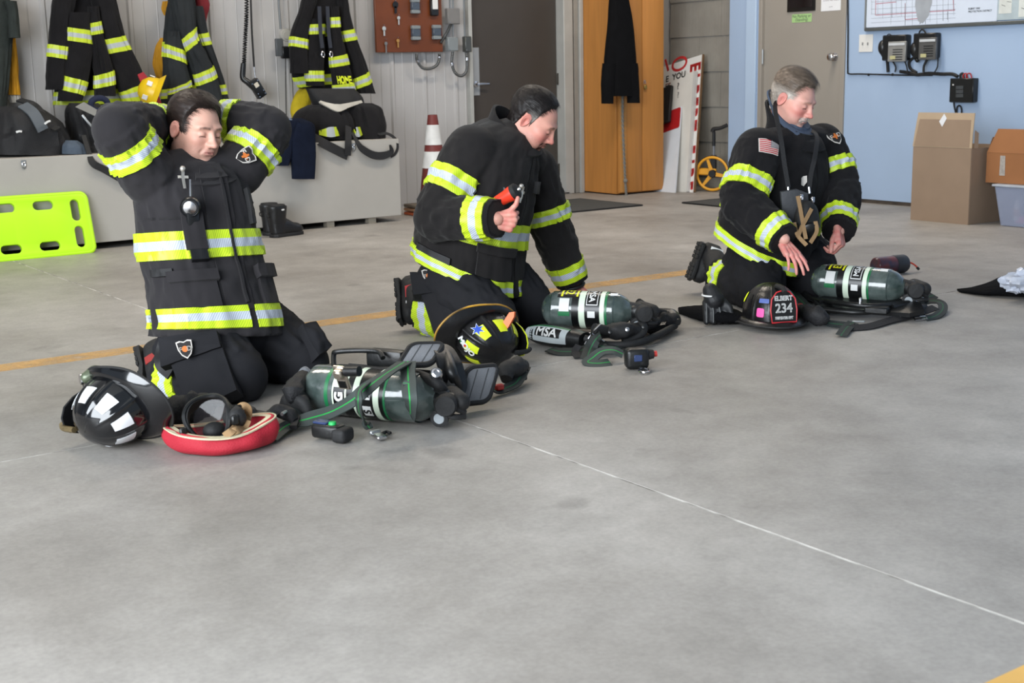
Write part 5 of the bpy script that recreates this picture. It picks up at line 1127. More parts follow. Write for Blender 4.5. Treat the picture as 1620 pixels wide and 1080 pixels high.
def ear(side):
    u = EAR_V[:, 1].copy(); v = EAR_V[:, 2].copy(); n = EAR_V[:, 0] * 0.010
    r = np.sqrt(u ** 2 + v ** 2)
    w = 0.0185 * (1 + 0.28 * v); h = 0.032
    y = u * w; z = v * h
    rim = 0.0035 * np.exp(-((r - 0.86) / 0.11) ** 2) - 0.0085 * np.exp(-(((u - 0.12) / 0.42) ** 2 + ((v + 0.12) / 0.42) ** 2)) + 0.002 * np.exp(-(((r - 0.55) / 0.1) ** 2)) * (v > -0.1)
    n = np.where(EAR_V[:, 0] > 0, n * 0.5 + rim, n)
    P = np.stack([n, y, z], 1)
    a = 0.42; ca, sa = math.cos(a), math.sin(a)                      # back edge stands out
    P = np.stack([P[:, 0] * ca - P[:, 1] * sa, P[:, 0] * sa + P[:, 1] * ca, P[:, 2]], 1)
    b = -0.16; P = np.stack([P[:, 0], P[:, 1] * math.cos(b) - P[:, 2] * math.sin(b), P[:, 1] * math.sin(b) + P[:, 2] * math.cos(b)], 1)
    P += V3(0.079, -0.012, -0.006); P[:, 0] *= side
    return P
def frame(fwd, up):
    f = unit(fwd); u = unit(np.asarray(up, float) - f * (np.asarray(up, float) @ f)); l = np.cross(u, f); return np.stack([l, f, u], 1)

def hand_geo(wrist, dirv, palm, side, curls, thumb, scale=1.0, spread=0.06, arm=None):
    """five fingers fused to a palm; side=+1: the thumb lies on +X = dir x palm"""
    Y = unit(dirv); Z = unit(np.asarray(palm, float) - Y * (np.asarray(palm, float) @ Y)); X = np.cross(Y, Z) * side; w = np.asarray(wrist, float); b = B(); s = scale
    L = ((0.043, 0.026, 0.021), (0.047, 0.030, 0.023), (0.043, 0.028, 0.022), (0.034, 0.022, 0.019)); tips = []
    for i in range(4):
        xo = (1.5 - i) * 0.0205; k = w + Y * (0.088 - 0.004 * abs(i - 1) - (0.006 if i == 3 else 0)) * s + X * xo * s
        b.capsule(w + X * xo * 0.55 * s, 0.0165 * s, k, 0.0135 * s, 12, 3); b.capsule(w + X * xo * 0.5 * s + Z * 0.004 * s, 0.015 * s, w + Y * 0.07 * s + X * xo * s + Z * 0.006 * s, 0.0125 * s, 10, 3)
        p = k; a = 0.0; r = (0.0100, 0.0088, 0.0078, 0.0066) if i < 3 else (0.0088, 0.0078, 0.0070, 0.0060); sp = (1.5 - i) * spread
        for j in range(3):
            a += math.radians(curls[i][j]); d = unit((Y * math.cos(a) + Z * math.sin(a)) + X * sp * (1 if a < 1.2 else 0.2)); q = p + d * L[i][j] * s
            b.capsule(p, r[j] * s, q, r[j + 1] * s, 10, 3); p = q
        tips.append(p)
    p = w + Y * 0.026 * s + X * 0.019 * s + Z * 0.006 * s; rr = (0.0150, 0.0125, 0.0105, 0.0085)
    for j, (d, l) in enumerate(zip(thumb, (0.046, 0.034, 0.028))):
        dd = unit(X * d[0] + Y * d[1] + Z * d[2]); q = p + dd * l * s; b.capsule(p, rr[j] * s, q, rr[j + 1] * s, 12, 3); p = q
    ar = Y if arm is None else unit(np.asarray(arm, float)); b.capsule(w - ar * 0.09 * s, 0.029 * s, w, 0.023 * s, 14, 3); b.capsule(w - ar * 0.05 * s + X * 0.006, 0.024 * s, w + X * 0.012 * s + Y * .01, 0.020 * s, 14, 3); b.capsule(w - ar * 0.05 * s - X * 0.006, 0.024 * s, w - X * 0.012 * s + Y * .01, 0.020 * s, 14, 3)
    return fuse(b, 0.0028, 3)
RELAX = ((18, 28, 16), (22, 32, 18), (26, 34, 18), (30, 36, 18))
FIST = ((78, 92, 55), (80, 95, 58), (82, 95, 58), (84, 92, 55))
SIDE_OUT = ((0.75, 0.65, 0.25), (0.45, 0.88, 0.2), (0.3, 0.93, 0.2))

def strands(P, N, flow, length, width, lift, rng, tone, b, cols, jitter=0.35, droop=0.0, nseg=3):
    """thin tapered hairs, each its own little strip"""
    for p, n, f, c in zip(P, N, flow, tone):
        f = f + jitter * rng.normal(size=3); f = unit(f - n * (f @ n)); side = np.cross(f, n); L = length * rng.uniform(0.6, 1.2); V = []
        for k in range(nseg + 1):
            u = k / nseg; q = p + f * L * u + n * (lift * math.sin(u * PI * 0.8) - droop * u * u - 0.35 * L * L * u * u / 0.09); w = width * (1 - 0.85 * u) / 2
            V += [q - side * w, q + side * w]
        b.add(V, [(2 * k, 2 * k + 1, 2 * k + 3, 2 * k + 2) for k in range(nseg)]); cols += [c] * (2 * nseg + 2)

def torso_loft(rings, a, kw_lean=0.25, **kw):
    """rings: (px, py, depth, half width, half depth[, turn]) from the hem up; a = degrees the chest turns from image right to the lens"""
    C = [dp(r[0], r[1], r[2]) for r in rings]; T = np.gradient(np.array(C), axis=0); A = []; D = []
    for i, r in enumerate(rings):
        q = math.radians(a + (r[5] if len(r) > 5 else 0)); fr = RT * math.cos(q) - FW * math.sin(q); sd = unit(np.cross(UPV, fr)); t = unit(T[i])
        d = unit(np.cross(sd, t)); d = d if d @ fr > 0 else -d; d = unit(fr + UPV * (r[6] if len(r) > 6 else d[2] * kw_lean)); s_ = unit(sd - t * (sd @ t) * 0.6)
        A.append(s_ * r[3]); D.append(d * r[4])
    return Loft(C, A, D, **kw)
def tix(lf, i): return float(np.interp(i, np.arange(lf.k), lf.cum))

def build_person(s):
    P = lambda p: dp(*p)
    root = thing('person', s['label'], 'person', gp(*s['base']), 'kneeling firefighters'); out = {'root': root}; tor = torso_loft(s['torso'], s['turn'], s.get('lean', 0.25), e=s.get('te', 2.5), amp=s.get('tamp', 0.019), fr=(5.5, 2.1), seed=s['seed'], fine=0.003, ridge=0.62, fn=s.get('tfn'))
    out['torso'] = tor
    jb = tor.body(nt=90, nth=110); lofts = {}
    for nm, A in s['arms'].items():
        sh, el, wr = P(A['sh']), P(A['el']), P(A['wr']); rs = A['r']
        u = limb([sh, sh * 0.5 + el * 0.5, el], [rs[0], rs[1], rs[2]], A.get('ref', -FW), amp=[0.006, 0.019, 0.022], ridge=0.7, fr=(13, 1.4), seed=s['seed'] + A['seed'], fine=0.002)
        f = limb([el, el * 0.5 + wr * 0.5, wr], [rs[2], rs[3], rs[4]], A.get('ref2', A.get('ref', -FW)), amp=[0.022, 0.018, 0.006], ridge=0.7, fr=(14, 1.4), seed=s['seed'] + A['seed'] + 2, fine=0.002)
        u.body(jb, nt=36, nth=48); f.body(jb, nt=36, nth=48); jb.ellipsoid(el, (rs[2] * 0.98,) * 3); jb.ellipsoid(sh, (rs[0] * 1.0,) * 3); jb.capsule(sh * 0.75 + tor.C[-3] * 0.25, rs[0] * 0.92, tor.C[-2] * 0.9 + sh * 0.1, 0.075)
        lofts[nm] = (u, f)
    for c, r in s.get('jacket_fill', ()): jb.ellipsoid(P(c), r)
    jk = fuse(jb, 0.0078, 2).build('jacket', s['cloth'], root, smooth=75); out['jacket'] = jk; out['arms'] = lofts
    tr = s.get('trim', TRIM)
    for (i0, i1, h0, h1) in s['torso_bands']:
        tor.patch(tix(tor, i0), tix(tor, i1), h0, h1, off=0.0075, th=0.007, nt=9, nth=int((h1 - h0) / 3.2)).build('reflective_stripe', tr, jk)
    for nm, which, t0, t1, *rest in s['arm_bands']:
        lf = lofts[nm][which]; kk = rest[0] if rest else 0.0; ph = rest[1] if len(rest) > 1 else 0.0
        lf.patch((lambda a, t=t0: t + kk * np.cos(a - ph)), (lambda a, t=t1: t + kk * np.cos(a - ph)), off=0.006, th=0.008, nt=8, nth=72).build('reflective_stripe', tr, jk)
    for nm in s['arms']:
        lofts[nm][1].patch(0.93, 1.0, off=0.004, th=0.012, nt=5, nth=60).build('cuff', s.get('cuff', black_cloth), jk)
        lofts[nm][1].patch(0.90, 0.915, off=0.004, th=0.004, nt=3, nth=60).build('seam', s['cloth'], jk)
    # trousers
    tb = B(); legs = {}
    for nm, Lg in s['legs'].items():
        hip, kn, kn2, an = P(Lg['hip']), P(Lg['kn']), P(Lg.get('kn2', Lg['kn'])), P(Lg['an']); r = Lg['r']
        th_ = limb([hip, hip * 0.5 + kn * 0.5, kn], r[:3], Lg.get('ref', -FW), amp=0.019, ridge=0.7, fr=(9, 1.8), seed=s['seed'] + Lg['seed'], fine=0.002)
        sh_ = limb([kn2, kn2 * 0.5 + an * 0.5, an], (r[2] * 0.96, r[3], r[4]), Lg.get('ref', -FW), amp=0.019, ridge=0.7, fr=(9, 1.8), seed=s['seed'] + Lg['seed'] + 3, fine=0.002)
        th_.body(tb, nt=40, nth=54); sh_.body(tb, nt=40, nth=54); tb.ellipsoid(kn * 0.5 + kn2 * 0.5, (r[2] * 1.0,) * 3); legs[nm] = (th_, sh_)
    for c, r in s['pelvis']: tb.ellipsoid(P(c), r)
    fb = fuse(tb, 0.0085, 2); fb.V = [(x, y, max(z, 0.004)) for x, y, z in fb.V]
    trs = fb.build('trousers', s.get('trouser_cloth', s['cloth']), root, smooth=75); out['trousers'] = trs; out['legs'] = legs
    for nm, which, t0, t1 in s.get('leg_bands', ()): legs[nm][which].patch(t0, t1, off=0.006, th=0.008, nt=8, nth=72).build('reflective_stripe', tr, trs)
    # boots: toes tucked under, soles facing back
    for nm, bt_ in s['boots'].items():
        an, heel, toe = P(bt_['an']), P(bt_['heel']), P(bt_['toe']); ax = unit(toe - heel); back = unit(bt_['back'] - ax * (bt_['back'] @ ax)); sd = np.cross(ax, back); L = np.linalg.norm(toe - heel); b = B()
        Loft([heel + ax * L * k - back * q for k, q in ((-0.10, 0.050), (0.02, 0.052), (0.2, 0.056), (0.45, 0.050), (0.7, 0.042), (0.9, 0.036), (1.02, 0.034))], [sd * q for q in (0.022, 0.040, 0.043, 0.047, 0.052, 0.047, 0.02)], [back * q for q in (0.03, 0.05, 0.056, 0.052, 0.042, 0.034, 0.016)], e=2.6).body(b, nt=30, nth=32)
        limb([heel + ax * 0.03 - back * 0.05, heel * 0.4 + an * 0.6 - back * 0.02, an], [0.05, 0.056, 0.062], -FW).body(b, nt=20, nth=30)
        fb = fuse(b, 0.007, 3); fb.V = [(x, y, max(z, 0.003)) for x, y, z in fb.V]
        bo = fb.build('boot', s.get('boot_m', black_rubber), root)
        b = B(); b.V, b.F = [], []
        ol = [(-0.040, -0.03), (-0.046, 0.05), (-0.038, 0.42), (-0.054, 0.72), (-0.046, 0.95), (0, 1.04), (0.046, 0.95), (0.054, 0.72), (0.038, 0.42), (0.046, 0.05), (0.040, -0.03), (0, -0.06)]
        pr = lambda k: [(x * k, y * L) for x, y in ol]
        so = B().prism(pr(1.0), 0.018, heel - back * 0.004, sd, ax, bev=0.003); Zs = np.cross(sd, ax)
        if Zs @ back < 0: so = B().prism(pr(1.0), 0.018, heel + back * 0.014, sd, ax, bev=0.003)
        so.V = [(x, y, max(z, 0.002)) for x, y, z in so.V]; sole = so.build('sole', black_rubber, bo, smooth=30)
        lug = B()
        for k in range(9):
            for q in (-1, 1):
                if 3 < k < 5: continue
                lug.box(heel + ax * L * (0.02 + k * 0.115) + sd * q * 0.026 + back * 0.015, (0.036, 0.018, 0.010), R=np.stack([sd, ax, back], 1), bev=0.002)
        lug.V = [(x, y, max(z, 0.001)) for x, y, z in lug.V]; lug.build('tread_lugs', black_rubber, bo, kind='stuff')
        for k, m in bt_.get('marks', ()):
            b = B(); q = heel + ax * L * k[0] - back * k[1]; d = bt_.get('vis', 1.0)
            b.ribbon([q + sd * d * 0.050 + back * 0.03, q + sd * d * 0.056, q + sd * d * 0.053 - back * 0.03], k[2], 0.004, sd * d, 8); b.build('boot_stripe', m, bo)
    # collar
    cr = [(dp(*c[:3]), c[3], c[4]) for c in s['collar']]; q = math.radians(s['turn'] + s.get('collar_turn', 0)); fr = RT * math.cos(q) - FW * math.sin(q); sd = np.cross(UPV, fr)
    tl = [unit(fr * 1.0 + UPV * c[5]) for c in s['collar']]
    cl = Loft([c[0] for c in cr], [sd * c[1] for c in cr], [t * c[2] for t, c in zip(tl, cr)], e=2.2, amp=0.004, fr=(10, 1.8), seed=s['seed'])
    co = cl.patch(0.0, 1.0, off=0.0, th=0.012, nt=20, nth=80).build('collar', s.get('collar_m', s['cloth']), root); out['collar'] = (cl, co)
    for c2, m2 in s.get('inner_collar', ()):
        l2 = Loft([dp(*c[:3]) for c in c2], [sd * c[3] for c in c2], [unit(fr + UPV * c[5]) * c[4] for c in c2], e=2.1, amp=0.004, fr=(12, 1.8), seed=s['seed'] + 4)
        l2.patch(0, 1, off=0, th=0.008, nt=16, nth=70).build('neck_gaiter', m2, root)
    # head, hands and the body inside the clothes: one mesh
    hs = s['head']; R = frame(hs['fwd'], hs['up']); hc = P(hs['c']); sc = hs.get('scale', 1.0)
    HP, col, hw = make_head(hs); body = B(); cols = []
    W = lambda p: hc + (p * sc) @ R.T
    body.add(W(HP), ICO_F); cols.append(col)
    for side in (1, -1):
        e = ear(side); body.add(W(e), EAR_F if side > 0 else [f[::-1] for f in EAR_F]); ec = np.tile(np.array(lin(hs['skin'])) * 0.55 + np.array(lin(hs['red'])) * 0.45, (len(e), 1)); cols.append(ec)
    core = B(); ck = tor.C; core.capsule(ck[1], 0.11, ck[-5], 0.11); core.capsule(ck[-5], 0.10, ck[-3], 0.06); nk = W(np.array([[0, hs.get('neck_y', -0.03) * 0.8 - 0.005, -0.13]]))[0]
    core.capsule(ck[-3], 0.055, nk, 0.046)
    for A in s['arms'].values(): core.capsule(ck[-5], 0.06, P(A['sh']), 0.045); core.capsule(P(A['sh']), 0.05, P(A['el']), 0.042); core.capsule(P(A['el']), 0.042, P(A['wr']), 0.030)
    for Lg in s['legs'].values(): core.capsule(ck[1], 0.10, P(Lg['hip']), 0.075); core.capsule(P(Lg['hip']), 0.075, P(Lg['kn']), 0.055); core.capsule(P(Lg['kn']), 0.055, P(Lg['an']), 0.04)
    fc = fuse(core, 0.016, 2); fc.V = [(x, y, max(z, 0.03)) for x, y, z in fc.V]; body.merge(fc, 0); cols.append(np.tile(lin(hs['skin']), (len(fc.V), 1)))
    for h in s['hands']:
        g = hand_geo(P(h['w']), h['dir'], h['palm'], h['side'], h['curl'], h['thumb'], h.get('scale', 1.0), h.get('spread', 0.06), (lambda A: P(A['wr']) - P(A['el']))(s['arms']['right' if h['side'] > 0 else 'left'])); body.merge(g, 0)
        V = np.array(g.V); c = np.tile(lin(s.get('hand_skin', hs['skin'])), (len(V), 1)); w = np.clip(0.35 + 0.5 * noise3(V * 55), 0, 0.6)[:, None]; cols.append(c * (1 - w) + np.array(lin(hs['red'])) * w)
    bo = body.build('body', SKIN, root, smooth=180); set_tone(bo, np.vstack(cols))
    # hair
    rng = np.random.RandomState(int(s['seed'] * 10) + 5); ctr = V3(0, -0.01, 0.0); dirs = HP - ctr; rr = np.linalg.norm(dirs, axis=1)[:, None]; dirs = dirs / rr
    th = hs['hair_th'](HP) * sstep(0.0, 0.018, hw) - 0.004 * (hw < 0) + 0.0; th = np.where(hw < 0, np.maximum(-0.006, hw * 0.7), th) + np.where(hw > 0, 0.0022 * noise3(HP * np.array(hs.get('comb', (90, 30, 90)))), 0)
    keep = hw > -0.012; idx = -np.ones(len(HP), int); idx[keep] = np.arange(keep.sum()); SP = HP[keep] + dirs[keep] * th[keep][:, None]
    hb = B(); hb.add(W(SP), [[idx[i] for i in f] for f in ICO_F if keep[f].all()]) if False else hb.add(W(SP), [[int(idx[i]) for i in f] for f in ICO_F if keep[f[0]] and keep[f[1]] and keep[f[2]]])
    hcol = hs['hair_col'](SP, rng); hc_l = list(map(tuple, hcol))
    pick = rng.choice(np.where((hw > 0.001) & ~((np.abs(HP[:, 0]) > 0.06) & (HP[:, 1] > -0.04) & (HP[:, 1] < 0.012) & (HP[:, 2] < 0.016)))[0], hs.get('nstr', 2600)); SPP = HP[pick] + dirs[pick] * np.maximum(th[pick], 0)[:, None]
    fl = hs['flow'](HP[pick]); tone = hs['hair_col'](SPP, rng) * rng.uniform(0.6, 1.35, (len(pick), 1)); sb_ = B(); sc_ = []
    strands(SPP - dirs[pick] * 0.0015, dirs[pick], fl, hs.get('len', 0.028), 0.0009, hs.get('lift', 0.003), rng, tone, sb_, sc_, hs.get('jit', 0.2))
    sb_.V = list(map(tuple, W(np.array(sb_.V)))); hb.merge(sb_, 0)
    ho = hb.build('hair', HAIRM, root, smooth=180); set_tone(ho, np.array(hc_l + [tuple(c) for c in sc_]))
    for nm, wfn, colr, n, L, flw in hs.get('beard', ()):
        w = wfn(HP); pk = np.where(rng.uniform(size=len(HP)) < w)[0]; pk = rng.choice(pk, min(n, len(pk) * 4)); q = HP[pk]; tone = np.array(lin(colr)) * rng.uniform(0.7, 1.3, (len(pk), 1)); b = B(); cc = []
        nrm = unit_rows(q - V3(0, 0.02, -0.02)); strands(q - nrm * 0.0006, nrm, np.tile(flw, (len(pk), 1)), L, 0.0016, 0.0022, rng, tone, b, cc, 0.4, 0.0, 2); b.V = list(map(tuple, W(np.array(b.V))))
        o = b.build(nm, HAIRM, root, smooth=0); set_tone(o, np.array(cc))
    out['W'] = W; return out
def unit_rows(v): return v / np.maximum(np.linalg.norm(v, axis=1), 1e-9)[:, None]
def face_dir(a, pitch): a, p = math.radians(a), math.radians(pitch); return (RT * math.cos(a) - FW * math.sin(a)) * math.cos(p) - UPV * math.sin(p)
def face_up(a, pitch, roll=0.0):
    f = face_dir(a, pitch); u = unit(UPV - f * f[2]); l = np.cross(u, f); r = math.radians(roll); return u * math.cos(r) + l * math.sin(r)

shield = [(-0.5, 0.45), (-0.25, 0.5), (0, 0.42), (0.25, 0.5), (0.5, 0.45), (0.46, 0.0), (0.3, -0.32), (0, -0.55), (-0.3, -0.32), (-0.46, 0.0)]
patch_w = mat('patch_border', (206, 200, 192), 0.7); patch_k = mat('patch_black', (34, 30, 30), 0.8); patch_o = mat('patch_orange', (206, 112, 44), 0.7)
def fine_poly(o, n=6):
    r = []; o = [np.array(p, float) for p in o]
    for i in range(len(o)):
        for k in range(n): r.append(o[i] * (1 - k / n) + o[(i + 1) % len(o)] * (k / n))
    return np.array(r)
def fan(o): c = o.mean(0); V = np.vstack([c, c * 0.5 + o * 0.5, o]); n = len(o); return V, [(0, 1 + i, 1 + (i + 1) % n) for i in range(n)] + [(1 + i, 1 + n + i, 1 + n + (i + 1) % n, 1 + (i + 1) % n) for i in range(n)]
def emblem(lf, t, h, w, parent, up=1.0, off=0.0075, rot=0.0, ht=1.15):
    """shield patch: pale border, dark field, orange device"""
    o = fine_poly(shield); V, F = fan(o * np.array([w, w * ht])); e = lf.shape(V, F, t, h, off, up, rot=rot, calm=.3, lift=.006).build('shield_patch', patch_w, parent)
    V, F = fan(o * 0.84 * np.array([w, w * ht])); lf.shape(V, F, t, h, off + 0.0015, up, rot=rot, calm=.3, lift=.006).build('patch_field', patch_k, parent)
    an = np.linspace(0, 2 * PI, 14, endpoint=False); k = np.stack([np.cos(an), np.sin(an)], 1) * (0.7 + 0.3 * np.cos(an * 4))[:, None] * w * 0.26
    V, F = fan(k); lf.shape(V, F, t, h, off + 0.003, up, rot=rot, calm=.3, lift=.006).build('patch_device', patch_o, parent)
    for s_ in (-1, 1): 
        V, F = text_geo('F' if s_ < 0 else 'D', w * 0.42, 0.0005, 0.01); V = V + np.array([s_ * w * 0.26, 0.02 * w]); lf.shape(V, F, t, h, off + 0.0035, up, rot=rot, calm=.3, lift=.006).build('patch_letter', patch_w, parent)
CLOTH1 = mat('charcoal_turnout_cloth', (49, 47, 49), 0.92, var=0.22, scale=5, bump=0.22, bscale=800, spec=0.12, sheen=0.08)
TRO1 = mat('dark_trouser_cloth', (39, 39, 42), 0.85, var=0.2, scale=5, bump=0.22, bscale=800, spec=0.15)
HV = V3
def grey2(p): return np.exp(-((p[:, 1] - 0.012) / 0.022) ** 2 - ((p[:, 2] - 0.018) / 0.022) ** 2) * 0.8
def grey3(p): return np.clip(sstep(0.055, 0.02, p[:, 2]), 0, 1) * 0.85
man1 = build_person(dict(
    label='dark-haired man kneeling at the left with both hands behind his head, charcoal turnout gear', base=(350, 620), seed=1.0, turn=50, cloth=CLOTH1, trouser_cloth=TRO1,
    torso=[(343, 531, 4.555, 0.216, 0.172), (340, 497, 4.58, 0.211, 0.167), (328, 440, 4.62, 0.207, 0.158), (315, 382, 4.65, 0.205, 0.155), (307, 325, 4.67, 0.202, 0.150), (302, 282, 4.69, 0.191, 0.130), (302, 264, 4.70, 0.150, 0.115), (303, 254, 4.70, 0.090, 0.090)],
    torso_bands=[(0.42, 1.25, -170, 76), (0.42, 1.25, 83, 178), (2.55, 3.28, 0, 360)],
    arms={'right': dict(sh=(238, 282, 4.56), el=(186, 205, 4.44), wr=(262, 196, 4.84), r=(.098, .092, .088, .080, .062), seed=3.0, ref=-FW, ref2=UPV), 'left': dict(sh=(376, 270, 4.80), el=(425, 205, 4.86), wr=(338, 186, 4.90), r=(.096, .090, .088, .078, .062), seed=7.0, ref=-FW, ref2=UPV)},
    arm_bands=[('right', 0, 0.42, 0.78), ('right', 1, 0.62, 0.88), ('left', 0, 0.30, 0.66), ('left', 1, 0.60, 0.86)],
    legs={'right': dict(hip=(298, 535, 4.55), kn=(378, 596, 4.40), an=(262, 598, 4.58), r=(.138, .124, .098, .095, .085), seed=1.0), 'left': dict(hip=(400, 525, 4.74), kn=(478, 575, 4.66), an=(352, 590, 4.92), r=(.138, .124, .098, .095, .085), seed=5.0)},
    pelvis=[((345, 528, 4.63), (.21, .19, .14))], leg_bands=[('right', 1, 0.62, 0.90)],
    boots={'right': dict(an=(262, 592, 4.58), heel=(228, 556, 4.66), toe=(240, 622, 4.56), back=-RT * .8 + FW * .3, vis=-1.0, marks=[((0.45, 0.05, 0.03), mat('dull_red_rubber', (140, 40, 36), 0.6))]), 'left': dict(an=(352, 585, 4.92), heel=(318, 548, 5.0), toe=(330, 606, 4.92), back=-RT * .8 + FW * .3)},
    collar=[(308, 276, 4.67, .150, .140, -0.2), (305, 250, 4.68, .118, .116, -0.45), (301, 224, 4.70, .104, .104, -0.65)],
    head=dict(c=(309, 205, 4.68), fwd=face_dir(40, 13), up=face_up(40, 13, 6), skin=(222, 172, 152), red=(206, 120, 108), flush=0.35, brow=(44, 30, 26), jaw=0.95, scale=1.0, stubble=((120, 92, 84), 0.28),
        line=([-0.12, -0.07, -0.045, -0.036, -0.026, 0.004, 0.010, 0.020, 0.028, 0.045, 0.065, 0.10], [-0.085, -0.078, -0.055, -0.01, 0.022, 0.018, -0.020, -0.004, 0.040, 0.078, 0.094, 0.095]), recess=0.022,
        hair_th=lambda p: 0.010 + 0.010 * sstep(0.02, 0.09, p[:, 2]) , hair_col=lambda p, r: np.array(lin((44, 32, 27))) * (0.8 + 0.5 * noise3(p * np.array([120, 30, 120])))[:, None], flow=lambda p: np.tile(HV(0.7, 0.75, -0.2), (len(p), 1)), comb=(120, 40, 90), len=0.034, nstr=9000),
    hands=[dict(w=(272, 197, 4.86), dir=RT + FW * 0.3, palm=-FW + UPV * .2, side=1, curl=RELAX, thumb=SIDE_OUT), dict(w=(328, 188, 4.92), dir=-RT + FW * 0.1, palm=-FW + UPV * .2, side=-1, curl=RELAX, thumb=SIDE_OUT)]))

